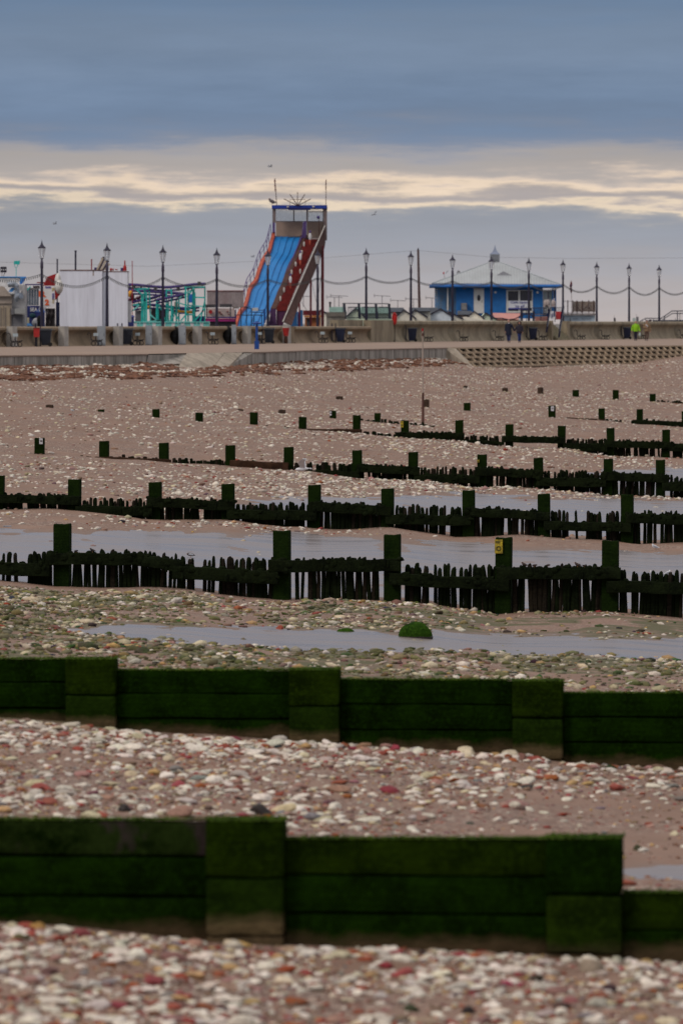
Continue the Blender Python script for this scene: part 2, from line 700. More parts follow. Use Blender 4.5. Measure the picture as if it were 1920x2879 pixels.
    bp.inputs['Strength'].default_value = .35
    bp.inputs['Distance'].default_value = .02
    L.new(noise(9, 5), bp.inputs['Height'])
    L.new(bp.outputs[0], b.inputs['Normal'])
    me.materials.append(m)
    o = bpy.data.objects.new('beach', me)
    C.objects.link(o)
    return tag(o, kind='structure')


beach = build_beach()


def build_water():
    m = bpy.data.materials.new('shallow_water')
    m.use_nodes = True
    N, L = m.node_tree.nodes, m.node_tree.links
    b = N['Principled BSDF']
    b.inputs['Base Color'].default_value = (.2, .17, .165, 1)
    b.inputs['Specular IOR Level'].default_value = .5
    b.inputs['IOR'].default_value = 1.33
    geo = N.new('ShaderNodeNewGeometry')
    mp = N.new('ShaderNodeMapping')
    mp.inputs['Scale'].default_value = (1.5, 5, 1)
    L.new(geo.outputs['Position'], mp.inputs[0])
    n = N.new('ShaderNodeTexNoise')
    n.inputs['Scale'].default_value = 2.2
    n.inputs['Detail'].default_value = 4
    L.new(mp.outputs[0], n.inputs['Vector'])
    bp = N.new('ShaderNodeBump')
    bp.inputs['Strength'].default_value = .06
    bp.inputs['Distance'].default_value = .02
    L.new(n.outputs[0], bp.inputs['Height'])
    L.new(bp.outputs[0], b.inputs['Normal'])
    mp2 = N.new('ShaderNodeMapping')
    mp2.inputs['Scale'].default_value = (.35, .9, 1)
    L.new(geo.outputs['Position'], mp2.inputs[0])
    n2 = N.new('ShaderNodeTexNoise')
    n2.inputs['Scale'].default_value = 1.0
    n2.inputs['Detail'].default_value = 5
    L.new(mp2.outputs[0], n2.inputs['Vector'])
    mr = N.new('ShaderNodeMapRange')
    for k, v in enumerate((.35, .65, .20, .38)):
        mr.inputs[k + 1].default_value = v
    L.new(n2.outputs[0], mr.inputs[0])
    L.new(mr.outputs[0], b.inputs['Roughness'])
    for pi, (lo, hi, top, bot, xa, xb) in enumerate(POOLS):
        nx, ny = 220, 120
        xs = np.linspace(xa, xb, nx)
        Ys = np.linspace(lo, hi, ny)
        XI, YI = np.meshgrid(xs, Ys, indexing='ij')
        Z = gz(XI, YI)
        fx = np.clip((XI - CX[0]) / 20.0, 0, len(CX) - 1.001).astype(int)
        fy = np.clip((np.log(YI) - LY0) / DLY, 0, len(YG) - 1.001).astype(int)
        Z = Z + .25 * (ZD[fx, fy] + ZD[fx + 1, fy] + ZD[fx, fy + 1] + ZD[fx + 1, fy + 1])
        # shallow sheets lie flatter than the sand, so the sand's unevenness breaks their outline
        Zs = Z.copy()
        for _ in range(60):
            Zs[1:-1, 1:-1] = .25 * (Zs[:-2, 1:-1] + Zs[2:, 1:-1] + Zs[1:-1, :-2] + Zs[1:-1, 2:])
        yi = HY - (Z - CAMZ) / YI * F
        w = wetness(XI, YI, yi)
        V = np.stack([(XI - HX) / F * YI, YI, Zs - .011], -1).reshape(-1, 3)
        idx = np.arange(nx * ny).reshape(nx, ny)
        q = np.stack([idx[:-1, :-1], idx[1:, :-1], idx[1:, 1:], idx[:-1, 1:]], -1)
        wq = (w[:-1, :-1] + w[1:, :-1] + w[1:, 1:] + w[:-1, 1:]) / 4
        q = q[wq > .06]
        if not len(q):
            continue
        used = np.unique(q)
        re = np.zeros(nx * ny, int)
        re[used] = np.arange(len(used))
        me = bpy.data.meshes.new('tidal_pool')
        me.from_pydata(V[used].tolist(), [], re[q].tolist())
        me.shade_smooth()
        me.materials.append(m)
        o = bpy.data.objects.new('tidal_pool', me)
        C.objects.link(o)
        tag(o, kind='structure')


build_water()

# ------------------------------------------------------------------ pebbles
WHITE, OFFW, CREAM, TAN = (.62, .565, .49), (.48, .43, .365), (.5, .43, .30), (.42, .27, .12)
RED, PINK, BROWN, GREY = (.25, .062, .04), (.30, .18, .14), (.165, .10, .075), (.2, .185, .18)
DARK, GRNT, GREEN = (.03, .027, .03), (.19, .165, .075), (.05, .075, .02)
PAL_A = [(WHITE, .42), (OFFW, .22), (CREAM, .10), (TAN, .04), (RED, .13), (PINK, .12), (BROWN, .07), (GREY, .02), (DARK, .012)]
PAL_B = [(WHITE, .10), (OFFW, .13), (CREAM, .22), (TAN, .06), (RED, .02), (PINK, .03), (BROWN, .11), (GRNT, .24), (GREEN, .11), (DARK, .04)]
PAL_C = [(WHITE, .42), (OFFW, .25), (CREAM, .1), (PINK, .16), (RED, .03), (BROWN, .04)]
PAL_S = [(OFFW, .14), (PINK, .22), (BROWN, .42), (TAN, .06), (RED, .10), (GREY, .06)]


def stone_variant(sub, seed, flat):
    r = random.Random(seed)
    bm = bmesh.new()
    bmesh.ops.create_icosphere(bm, subdivisions=sub, radius=1)
    ph = [Vector((r.uniform(-1, 1), r.uniform(-1, 1), r.uniform(-1, 1))).normalized() for _ in range(7)]
    am = [r.uniform(-.3, .3) for _ in ph]
    for v in bm.verts:
        d = v.co.normalized()
        k = 1 + sum(a * max(0, d.dot(p)) ** 3 for a, p in zip(am, ph)) + r.uniform(-.09, .09)
        v.co = d * k
        for p in ph[:6]:                       # knock flats on the stone
            q = v.co.dot(p)
            if q > .62:
                v.co -= p * (q - .62) * .9
    bm.verts.index_update()
    V = np.array([v.co[:] for v in bm.verts])
    Fc = np.array([[v.index for v in f.verts] for f in bm.faces])
    bm.free()
    V[:, 2] *= flat
    return V, Fc


VAR80 = [stone_variant(2, s, .62) for s in range(10)]
VAR20 = [stone_variant(1, 50 + s, .62) for s in range(8)]


def pick(pal, n):
    p = np.array([w for _, w in pal])
    k = rng.choice(len(pal), n, p=p / p.sum())
    col = np.array([cc for cc, _ in pal])[k]
    return np.clip(col * rng.uniform(.78, 1.18, (n, 1)) + rng.normal(0, .012, (n, 3)), .012, .72)


def zone(Y0, Y1, dens, smin, smed, sig, smax, pal, prob=None, x0=-160, x1=2080, hz=1.0):
    wid = (x1 - x0) / F
    area = wid * (Y1 * Y1 - Y0 * Y0) / 2
    n = int(dens * area)
    Y = np.sqrt(rng.uniform(Y0 * Y0, Y1 * Y1, n))
    x = rng.uniform(x0, x1, n)
    y = pyof(x, Y)
    pr = np.ones(n)
    if prob is not None:
        pr = prob(x, y, Y)
    k = rng.random(n) < pr
    x, Y, y = x[k], Y[k], y[k]
    n = len(x)
    s = np.clip(smed * np.exp(rng.normal(0, sig, n)), smin, smax)
    return dict(x=x, Y=Y, y=y, s=s, col=pick(pal, n), hz=np.full(n, hz) * rng.uniform(.75, 1.25, n))


def clump(x, Y, fx, fy, s, lo, hi):
    v = vnoise((x - HX) / F * Y * fx, Y * fy, s) * .65 + vnoise((x - HX) / F * Y * fx * 2.7, Y * fy * 2.7, s + 1) * .35
    return np.clip((v - lo) / (hi - lo), 0, 1)


def dry(x, y, Y):
    return 1 - np.clip(wetness(x, Y, y, 1.5) * 1.6, 0, .985)


def pr_front(x, y, Y):
    return .22 + .78 * clump(x, Y, 1.2, .9, 20, .34, .56)


def pr_mid(x, y, Y):
    right = np.clip((x - 700) / 1000, 0, 1) * np.clip((2330 - y) / 250, -1, 1)
    low = np.clip((y - 2190) / 110, 0, 1) * np.clip((x - 750) / 500, 0, 1)
    return np.clip((.25 + .75 * clump(x, Y, .8, .5, 22, .3, .55)) * (1 - .88 * low) * (1 - .25 * np.clip((x - 1000) / 900, 0, 1)), .02, 1) * dry(x, y, Y)


def pr_g3(x, y, Y):
    sand = np.clip((x - 1000) / 350, 0, 1) * np.clip((1790 - y) / 20, 0, 1) * np.clip((y - 1722) / 10, 0, 1) * .9
    return (.3 + .7 * clump(x, Y, .5, .25, 24, .3, .55)) * dry(x, y, Y) * (1 - sand)


def pr_g4(x, y, Y):
    far = np.clip((Y - 134) / 8, 0, 1) * np.clip((1150 - x) / 300, .06, 1)
    return np.clip(far * (.3 + .7 * clump(x, Y, .4, .2, 26, .35, .6)), .0, 1) * dry(x, y, Y) + .012


def pr_g5(x, y, Y):
    return (.35 + .65 * clump(x, Y, .35, .15, 28, .35, .6)) * np.clip(.4 + (x - 300) / 800, .4, 1) * dry(x, y, Y)


def pr_g6(x, y, Y):
    return (.3 + .7 * clump(x, Y, .3, .12, 30, .35, .6)) * np.clip(.4 + (x - 500) / 900, .4, 1) * dry(x, y, Y)


def pr_far(x, y, Y):
    return (.25 + .75 * clump(x, Y, .22, .09, 32, .38, .62)) * (Y < Yedge(x) - .3)


WRACK = [(0, 1066), (300, 1060), (600, 1050), (900, 1040), (1250, 1020)]


def wr_off(x, y):
    return y - np.interp(x, [p[0] for p in WRACK], [p[1] for p in WRACK])


def pr_wrack_white(x, y, Y):
    o = wr_off(x, y)
    return ((o < 0) & (x < 1320)) * (Y < Yedge(x) - .1) * (.25 + .75 * clump(x, Y, .3, .25, 40, .45, .55))


Z80 = [
    zone(33, 40.0, 80, .019, .035, .42, .09, PAL_A, pr_front, hz=.72),
    zone(40.8, 62.6, 46, .022, .042, .42, .13, PAL_A, pr_mid, hz=.66),
    zone(39.2, 39.88, 90, .022, .036, .42, .085, PAL_A, None, hz=.72),
    zone(61.6, 62.78, 50, .024, .046, .42, .11, PAL_A, None, hz=.72),
    zone(30, 33, 25, .03, .05, .4, .12, PAL_A, pr_front, hz=.68),
]
Z20 = [
    zone(33, 40.0, 220, .01, .018, .3, .03, PAL_S, pr_front),
    zone(40.8, 62.6, 110, .012, .02, .3, .035, PAL_S, lambda x, y, Y: np.clip(pr_mid(x, y, Y) * 1.1 + .08, 0, 1) * dry(x, y, Y)),
    zone(78, 111.6, 30, .024, .045, .45, .15, PAL_B, pr_g3, hz=.7),
    zone(64, 78, 9, .035, .06, .45, .2, PAL_B, pr_g3, hz=.65),
    zone(113.5, 144.6, 9, .03, .055, .4, .16, PAL_A, pr_g4, hz=.8),
    zone(146, 191.5, 10.5, .03, .062, .38, .17, PAL_C, pr_g5, hz=.75),
    zone(193, 227.5, 7.5, .03, .06, .38, .16, PAL_C, pr_g6, hz=.75),
    zone(229, 420, 3.4, .03, .058, .36, .15, PAL_C, pr_far, hz=.7),
    zone(262, 425, 7, .05, .085, .35, .2, [(WHITE, .7), (OFFW, .3)], pr_wrack_white, hz=.8),
]
for zi in (3, 4, 5, 6, 7):
    for zz in ((Z80 + Z20)[zi:zi + 1]):
        inz = (zz['Y'] > 63) & (zz['Y'] < 111)
        k_ = clump(zz['x'], zz['Y'], .7, .35, 61, .42, .62) * inz * (rng.random(len(zz['x'])) < .75)
        k_ = k_[:, None] * .8
        zz['col'] = zz['col'] * (1 - k_) + np.array([.085, .088, .03]) * k_ * rng.uniform(.5, 1.4, (len(zz['x']), 1))
# 300 stones that show largest become objects of their own
big = []
for zi, zz in enumerate(Z80):
    if zi >= 2:
        continue
    inv = (zz['x'] > -20) & (zz['x'] < 1940) & (zz['y'] < 2900)
    for k in np.nonzero(inv)[0]:
        hid = (zz['Y'][k] > 40.8 and zz['Y'][k] < 50)
        if not hid:
            big.append((zz['s'][k] / zz['Y'][k], zi, k))
big.sort(reverse=True)
big = big[:296]
m_stone = bpy.data.materials.new('stone')
m_stone.use_nodes = True
_N, _L = m_stone.node_tree.nodes, m_stone.node_tree.links
_oi = _N.new('ShaderNodeObjectInfo')
_g = _N.new('ShaderNodeNewGeometry')
_n = _N.new('ShaderNodeTexNoise')
_n.inputs['Scale'].default_value = 28
_n.inputs['Detail'].default_value = 5
_L.new(_g.outputs['Position'], _n.inputs['Vector'])
_h = _N.new('ShaderNodeHueSaturation')
_m = _N.new('ShaderNodeMapRange')
for _k, _v in enumerate((.3, .7, .72, 1.22)):
    _m.inputs[_k + 1].default_value = _v
_L.new(_n.outputs[0], _m.inputs[0])
_L.new(_m.outputs[0], _h.inputs['Value'])
_L.new(_oi.outputs['Color'], _h.inputs['Color'])
_L.new(_h.outputs[0], _N['Principled BSDF'].inputs['Base Color'])
_N['Principled BSDF'].inputs['Roughness'].default_value = .7
_N['Principled BSDF'].inputs['Specular IOR Level'].default_value = .25
_b = _N.new('ShaderNodeBump')
_b.inputs['Strength'].default_value = .4
_b.inputs['Distance'].default_value = .01
_L.new(_n.outputs[0], _b.inputs['Height'])
_L.new(_b.outputs[0], _N['Principled BSDF'].inputs['Normal'])
stone_me = []
for i, (V, Fc) in enumerate([stone_variant(3, 200 + s, .62) for s in range(8)]):
    me = bpy.data.meshes.new('stone')
    me.from_pydata(V.tolist(), [], Fc.tolist())
    me.shade_smooth()
    me.materials.append(m_stone)
    stone_me.append(me)
drop = [set() for _ in Z80]
for _, zi, k in big:
    zz = Z80[zi]
    drop[zi].add(k)
    x, Y, s = zz['x'][k], zz['Y'][k], zz['s'][k]
    o = inst(random.choice(stone_me), 'stone', beach, ((x - HX) / F * Y, Y, float(gz(x, Y)) + s * .18),
             (s * random.uniform(.9, 1.3), s * random.uniform(.75, 1.0), s * random.uniform(.5, .85)),
             (random.uniform(-.2, .2), random.uniform(-.2, .2), random.uniform(0, 6.28)))
    o.color = (*[float(v) for v in zz['col'][k]], 1)


def merge_stones(sets):
    Vs, Fs, Cs = [], [], []
    base = 0
    for zz, variants in sets:
        n = len(zz['x'])
        which = rng.integers(0, len(variants), n)
        for vi, (V, Fc) in enumerate(variants):
            k = np.nonzero(which == vi)[0]
            if not len(k):
                continue
            a = rng.uniform(0, 2 * np.pi, len(k))
            s = zz['s'][k]
            sc = np.stack([s * rng.uniform(.85, 1.35, len(k)), s * rng.uniform(.75, 1.05, len(k)), s * zz['hz'][k]], -1)
            p = V[None] * sc[:, None, :]
            t1 = rng.normal(0, .16, len(k))[:, None]
            p[..., 2] += p[..., 0] * t1
            ca, sa = np.cos(a)[:, None], np.sin(a)[:, None]
            q = np.empty_like(p)
            q[..., 0] = p[..., 0] * ca - p[..., 1] * sa
            q[..., 1] = p[..., 0] * sa + p[..., 1] * ca
            q[..., 2] = p[..., 2]
            x, Y = zz['x'][k], zz['Y'][k]
            q[..., 0] += ((x - HX) / F * Y)[:, None]
            q[..., 1] += Y[:, None]
            q[..., 2] += (gz(x, Y) + s * .12)[:, None]
            m = len(V)
            Vs.append(q.reshape(-1, 3))
            Fs.append((Fc[None] + (base + np.arange(len(k)) * m)[:, None, None]).reshape(-1, 3))
            Cs.append(np.repeat(zz['col'][k], m, axis=0))
            base += len(k) * m
    V = np.concatenate(Vs)
    Fc = np.concatenate(Fs)
    col = np.concatenate(Cs)
    me = bpy.data.meshes.new('shingle')
    me.vertices.add(len(V))
    me.vertices.foreach_set('co', V.ravel())
    me.loops.add(Fc.size)
    me.loops.foreach_set('vertex_index', Fc.ravel())
    me.polygons.add(len(Fc))
    me.polygons.foreach_set('loop_start', np.arange(0, Fc.size, 3))
    me.polygons.foreach_set('use_smooth', np.ones(len(Fc), bool))
    me.update(calc_edges=True)
    at = me.attributes.new('col', 'FLOAT_COLOR', 'POINT')
    at.data.foreach_set('color', np.concatenate([col, np.ones((len(col), 1))], 1).ravel())
    return me


for zi, zz in enumerate(Z80):
    if drop[zi]:
        kk = np.array([k for k in range(len(zz['x'])) if k not in drop[zi]])
        for key in zz:
            zz[key] = zz[key][kk]
m_sh = bpy.data.materials.new('shingle')
m_sh.use_nodes = True
_N, _L = m_sh.node_tree.nodes, m_sh.node_tree.links
_a = _N.new('ShaderNodeAttribute')
_a.attribute_name = 'col'
_g = _N.new('ShaderNodeNewGeometry')
_n = _N.new('ShaderNodeTexNoise')
_n.inputs['Scale'].default_value = 24
_n.inputs['Detail'].default_value = 4
_L.new(_g.outputs['Position'], _n.inputs['Vector'])
_h = _N.new('ShaderNodeHueSaturation')
_m = _N.new('ShaderNodeMapRange')
for _k, _v in enumerate((.3, .7, .75, 1.2)):
    _m.inputs[_k + 1].default_value = _v
_L.new(_n.outputs[0], _m.inputs[0])
_L.new(_m.outputs[0], _h.inputs['Value'])
_L.new(_a.outputs['Color'], _h.inputs['Color'])
_L.new(_h.outputs[0], _N['Principled BSDF'].inputs['Base Color'])
_N['Principled BSDF'].inputs['Roughness'].default_value = .75
_N['Principled BSDF'].inputs['Specular IOR Level'].default_value = .2
me = merge_stones([(z_, VAR80) for z_ in Z80] + [(z_, VAR20) for z_ in Z20])
me.materials.append(m_sh)
sh = bpy.data.objects.new('shingle', me)
C.objects.link(sh)
tag(sh, 'chalk and brick pebbles strewn over the whole beach', 'shingle', kind='stuff')

# ------------------------------------------------------------------ seaweed wrack
def build_wrack():
    n = 11000
    x = rng.uniform(-200, 1420, n)
    Y = rng.uniform(262, 400, n)
    y = pyof(x, Y)
    o = wr_off(x, y)
    pr = np.clip((vnoise(x / 75., y / 6.5, 44) * .7 + vnoise(x / 22., y / 3.0, 45) * .3 - .40) / .12, 0, 1)
    pr = np.maximum(pr, np.clip(1 - np.abs(o + 2) / 4.5, 0, 1))
    pr *= (o < 9) & (Y < Yedge(x) + .2)
    k = rng.random(n) < pr
    x, Y = x[k], Y[k]
    mb = MB()
    base, Fc = VAR20[0]
    allv, allf = [], []
    for i in range(len(x)):
        V, Fc = VAR20[i % 8]
        s = rng.uniform(.12, .42)
        p = V * np.array([s, s * rng.uniform(.4, .9), rng.uniform(.09, .2)]) * rng.uniform(.8, 1.25, (len(V), 1))
        p = p + np.array([(x[i] - HX) / F * Y[i], Y[i], float(gz(x[i], Y[i])) + .03])
        allf.append(Fc + i * len(V))
        allv.append(p)
    me = bpy.data.meshes.new('seaweed')
    me.from_pydata(np.concatenate(allv).tolist(), [], np.concatenate(allf).tolist())
    me.materials.append(mat('seaweed', (.165, .072, .04), .8, .4, 1.2, .6, (.09, .042, .028)))
    o = bpy.data.objects.new('seaweed', me)
    C.objects.link(o)
    tag(o, 'brown seaweed washed up in bands along the foot of the promenade', 'seaweed', kind='stuff')


build_wrack()

# ------------------------------------------------------------------ land, sea, promenade
def sheet(name, pts, z, m):
    me = bpy.data.meshes.new(name)
    me.from_pydata([(p[0], p[1], z) for p in pts], [], [tuple(range(len(pts)))])
    me.materials.append(m)
    o = bpy.data.objects.new(name, me)
    C.objects.link(o)
    return tag(o, kind='structure')


m_land = mat('land_asphalt', (.16, .15, .14), .9, .15, .2)
m_sea = mat('sea', (.1, .1, .1), .25, .1, .05, .4)
a0, a1 = wallpt(-900, -.25), wallpt(3300, -.25)
sheet('ground', [(-9000, -200), tuple((a0 - WDIR * 400)[:2]), tuple(a0[:2]), tuple(a1[:2]), tuple((a1 + WDIR * 6000)[:2]), (-2000, 9000), (-9000, 9000)], .5, m_land)
sheet('sea', [(-12000, -2000), (12000, -2000), (12000, 14000), (-12000, 14000)], -5.6, m_sea)

m_prom = mat('promenade_concrete', (.28, .203, .155), .85, .1, .12, .2, (.24, .18, .147))
m_conc = mat('weathered_concrete', (.36, .31, .25), .85, .2, .8, .3, (.25, .215, .17), stretch=(1, 1, .35))
m_conc2 = mat('wall_concrete', (.27, .205, .14), .85, .14, .9, .3, (.215, .165, .11), stretch=(1, 1, .4))
m_conc3 = mat('upper_wall_concrete', (.285, .24, .17), .85, .16, .9, .3, (.20, .165, .115), stretch=(1, 1, .25))
m_pier = mat('pale_concrete', (.40, .38, .35), .85, .12, 1.5, .2)
m_edge = mat('edge_concrete', (.33, .305, .275), .85, .25, 1.0, .3, (.19, .175, .155), stretch=(1, 1, .12))


def build_prom():
    xs = np.arange(-900, 3300, 15.0)
    v, f = [], []
    for x in xs:
        yw, ye = float(Ywall(x)) + .5, float(Yedge(x))
        for t in np.linspace(0, 1, 7):
            Y = yw + (ye - yw) * t
            v.append(((x - HX) / F * Y, Y, -EDGE_DROP * t))
    for i in range(len(xs) - 1):
        for j in range(6):
            f.append((i * 7 + j, i * 7 + 7 + j, i * 7 + 8 + j, i * 7 + 1 + j))
    me = bpy.data.meshes.new('promenade')
    me.from_pydata(v, [], f)
    me.materials.append(m_prom)
    o = bpy.data.objects.new('promenade', me)
    C.objects.link(o)
    tag(o, kind='structure')


build_prom()


def edgept(x, off=0., z=0.):
    Y = float(Yedge(x))
    d = Vector(((x + 4 - HX) / F * float(Yedge(x + 4)) - (x - 4 - HX) / F * float(Yedge(x - 4)), float(Yedge(x + 4)) - float(Yedge(x - 4)), 0)).normalized()
    nrm = Vector((d.y, -d.x, 0))
    return Vector(((x - HX) / F * Y, Y, z)) + nrm * off


# edge of the promenade: upright slabs with open joints
edge_wall = thing('retaining_wall', 'grey concrete slab wall holding up the promenade edge above the shingle', 'wall', edgept(0, 0, -1))
xs_e = [-300, -255, -212, -170, -128, -88, -46, -3, 38, 68, 101, 130, 166, 188, 227, 262, 285, 322, 356, 412]
xs_e2 = [705, 725, 742, 775, 808, 829, 870, 885, 918, 946, 992, 1010, 1036, 1087, 1106, 1119, 1146, 1180, 1188, 1204, 1222, 1240, 1258]
for lst in (xs_e, xs_e2):
    for a, b in zip(lst[:-1], lst[1:]):
        o_ = random.uniform(-.015, .02)
        mb = MB()
        q = [edgept(a + .6, .05 + o_, -2.2), edgept(b - .6, .05 + o_, -2.2), edgept(b - .6, -.3, -2.2), edgept(a + .6, -.3, -2.2)]
        mb.hexa(q + [p + Vector((0, 0, 2.2 - EDGE_DROP - .06)) for p in q])
        mb.build('slab', m_edge, edge_wall)
mb = MB()
for lst in (xs_e, xs_e2):
    for a, b in zip(lst[:-1], lst[1:]):
        q = [edgept(a, .0, -2.2), edgept(b, .0, -2.2), edgept(b, -.35, -2.2), edgept(a, -.35, -2.2)]
        mb.hexa(q + [p + Vector((0, 0, 2.2 - EDGE_DROP - .1)) for p in q])
        q = [edgept(a, .10, -EDGE_DROP - .06), edgept(b, .10, -EDGE_DROP - .06), edgept(b, -.6, -EDGE_DROP - .06), edgept(a, -.6, -EDGE_DROP - .06)]
        mb.hexa(q + [p + Vector((0, 0, .065)) for p in q])
mb.build('coping', m_prom, edge_wall)

# slipway through the edge
slip = thing('slipway', 'concrete slipway ramp cut through the promenade edge down to the shingle', 'ramp', P(600, 1010, 320))
zt = -EDGE_DROP


def down(x, y, k):
    Y = float(Yedge(x)) - k
    return P(x, y, Y)


def slab_(pts, name, m):
    mb = MB()
    n = len(pts)
    pts = [Vector(p) for p in pts]
    mb.poly(pts, (0, .6, -.5))
    mb.build(name, m, slip)


slab_([down(412, 1023, .3), down(513, 1022, 3), edgept(524, .1, zt - .05), edgept(412, .1, zt - .05)], 'wing_wall', m_edge)
slab_([down(500, 1033, 6), down(594, 1038, 6), edgept(630, .02, zt), edgept(524, .02, zt)], 'ramp_slab', m_conc)
slab_([down(595.5, 1038, 6), down(634, 1038, 6), edgept(681, .03, zt - .02), edgept(631, .02, zt - .002)], 'ramp_slab', m_conc)
slab_([down(634, 1034, 4), down(706, 1030, .3), edgept(706, .1, zt - .05), edgept(681, .1, zt - .05)], 'wing_wall', m_edge)

# stepped revetment with ribs
rev = thing('stepped_revetment', 'brown concrete stepped revetment of ribs and ledges at the right of the beach', 'steps', edgept(1600, 1, -1))
RX = np.arange(1258, 2150, 9.0)
NS = 4
DRP, RUN = .32, .50
mb = MB()
vs, fs = [], []
for x in RX:
    vs += [edgept(x, .05, zt - .25), edgept(x, RUN * NS + .05, zt - DRP * NS - .25)]
for i in range(len(RX) - 1):
    fs.append((2 * i, 2 * i + 1, 2 * i + 3, 2 * i + 2))
mb.add(vs, fs)
mb.build('slope', mat('revetment_slope', (.27, .21, .15), .9, .25, .8, .3), rev)  # darker than the ribs: shade of the recessed cells put into the colour
m_rev = mat('revetment_concrete', (.40, .31, .22), .9, .2, .9, .3, (.31, .235, .165))
m_rib = mat('rib_concrete', (.40, .315, .225), .9, .2, .9, .3, (.31, .235, .165))
for s_ in range(NS + 1):
    mb = MB()
    o0 = RUN * s_
    z0 = zt - DRP * s_
    for a, b in zip(RX[:-1], RX[1:]):
        q = [edgept(a, o0 + .15, z0 - .10), edgept(b, o0 + .15, z0 - .10), edgept(b, o0 - .14, z0 - .10), edgept(a, o0 - .14, z0 - .10)]
        mb.hexa(q + [p + Vector((0, 0, .11)) for p in q])
    mb.build('ledge', m_rev, rev)
xr = 1262.0
while xr < 2140:
    mb = MB()
    for s_ in range(NS):
        o0, o1 = RUN * s_ + .1, RUN * (s_ + 1) - .08
        z0, z1 = zt - DRP * s_, zt - DRP * (s_ + 1)
        w = 1.3
        q = [edgept(xr - w, o0, z0 - .4), edgept(xr + w, o0, z0 - .4), edgept(xr + w, o1, z1 - .4), edgept(xr - w, o1, z1 - .4)]
        t = [edgept(xr - w, o0, z0 - .02), edgept(xr + w, o0, z0 - .02), edgept(xr + w, o1, z1 + .03), edgept(xr - w, o1, z1 + .03)]
        mb.hexa(q + t)
    mb.build('rib', m_rib, rev)
    xr += 21.0 - 4 * (xr - 1260) / 700
# sloping end wall of the revetment
mb = MB()
mb.quadprism([down(1255, 1012, 0), edgept(1259, RUN * NS + .35, zt - DRP * NS - .5), edgept(1262, .5, zt - .05), edgept(1255, -.1, zt)], WDIR * -.35)
mb.build('end_wall', m_conc, rev)

# ------------------------------------------------------------------ sea wall
ZL, ZR = 1.28, 1.62
PROF = [(.55, -.05), (.34, .1), (.16, .3), (.07, .55), (.09, .78), (.22, .93), (.38, 1.0), (.46, 1.08), (.44, 1.22), (.34, 1.28), (-.28, 1.28), (-.28, -.05)]


def wall_panel(parent, xa, xb, k, m, name='curved_panel', flat=False):
    mb = MB()
    n = max(2, int(abs(xb - xa) / 12))
    prof = [(.35, -.05), (.35, 1.28), (-.28, 1.28), (-.28, -.05)] if flat else PROF
    ns = len(prof)
    vs, fs = [], []
    for i in range(n + 1):
        x = xa + (xb - xa) * i / n
        for o_, z_ in prof:
            vs.append(wallpt(x, o_, z_ * k))
    for i in range(n):
        for j in range(ns):
            j2 = (j + 1) % ns
            fs.append((i * ns + j, (i + 1) * ns + j, (i + 1) * ns + j2, i * ns + j2))
    fs.append(tuple(range(ns)))
    fs.append(tuple(n * ns + j for j in range(ns - 1, -1, -1)))
    mb.add(vs, fs)
    return mb.build(name, m, parent, smooth=not flat)


def pier(parent, x, k=1.0, out=.85, wid=.9, m=None):
    mb = MB()
    b = wallpt(x, 0, 0)
    q = [b + WNOR * out, b + WNOR * out + WDIR * wid, b + WNOR * (out - .42) + WDIR * wid, b + WNOR * (out - .42)]
    q = [p + Vector((0, 0, -.05)) for p in q]
    mb.hexa(q + [p + Vector((0, 0, 1.30 * k + .05)) for p in q])
    return mb.build('pier', m or m_pier, parent)


wallL = thing('sea_wall', 'tan concrete wave wall with pale piers behind the left promenade', 'sea wall', wallpt(400))
px_ = [-140, 0, 146, 301, 412, 525, 665, 778]
for a, b in zip(px_[:-1], px_[1:]):
    wall_panel(wallL, a + 3, b - 1, ZL / 1.28, m_conc2)
wall_panel(wallL, -300, -140, ZL / 1.28, m_conc2)
wall_panel(wallL, 781, 815, ZL / 1.28, m_conc2, flat=True)
wall_panel(wallL, 816, 1030, ZL / 1.28 * .985, m_conc2)
for x in px_:
    pier(wallL, x, ZL / 1.28)
wallB = thing('wall_block', 'stained plain concrete wall block stepping up beside the lifebuoy', 'wall', wallpt(1040))
mb = MB()
q = [wallpt(962, -.35, .6), wallpt(1032, -.35, .6), wallpt(1032, -1.0, .6), wallpt(962, -1.0, .6)]
mb.hexa(q + [p + Vector((0, 0, 1.15)) for p in q])
mb.build('rear_block', m_conc3, wallB)
wall_panel(wallB, 1031, 1094, 1.36, m_conc3, 'front_block', flat=True)
wallR = thing('sea_wall', 'higher olive tan wave wall curving along the right promenade', 'sea wall', wallpt(1500))
for a, b in ((1096, 1290), (1291, 1400), (1401, 1500), (1501, 1534)):
    wall_panel(wallR, a, b, 1.33, m_conc3)
for a, b in ((1584, 1680), (1681, 1800), (1801, 1920), (1921, 2060), (2061, 2300)):
    wall_panel(wallR, a, b, 1.30, m_conc3)
pier(wallR, 1533, 1.33, .6, .5, m_conc3)
pier(wallR, 1577, 1.31, .6, .9, m_conc3)

# steps up through the right wall
stp = thing('concrete_steps', 'flight of concrete steps up through the sea wall near the cafe', 'steps', wallpt(1556))
m_step = mat('step_concrete', (.26, .23, .15), .9, .2, 2, .3)
for i in range(10):
    mb = MB()
    o1 = .95 - i * .2
    q = [wallpt(1539, o1, -.05), wallpt(1576, o1, -.05), wallpt(1576, o1 - .6, -.05), wallpt(1539, o1 - .6, -.05)]
    zt_ = .165 * (i + 1)
    mb.hexa(q + [p + Vector((0, 0, zt_ + .05)) for p in q])
    mb.build('step', m_step, stp)
m_navy = mat('navy_paint', (.022, .02, .045), .55, .2, 4)


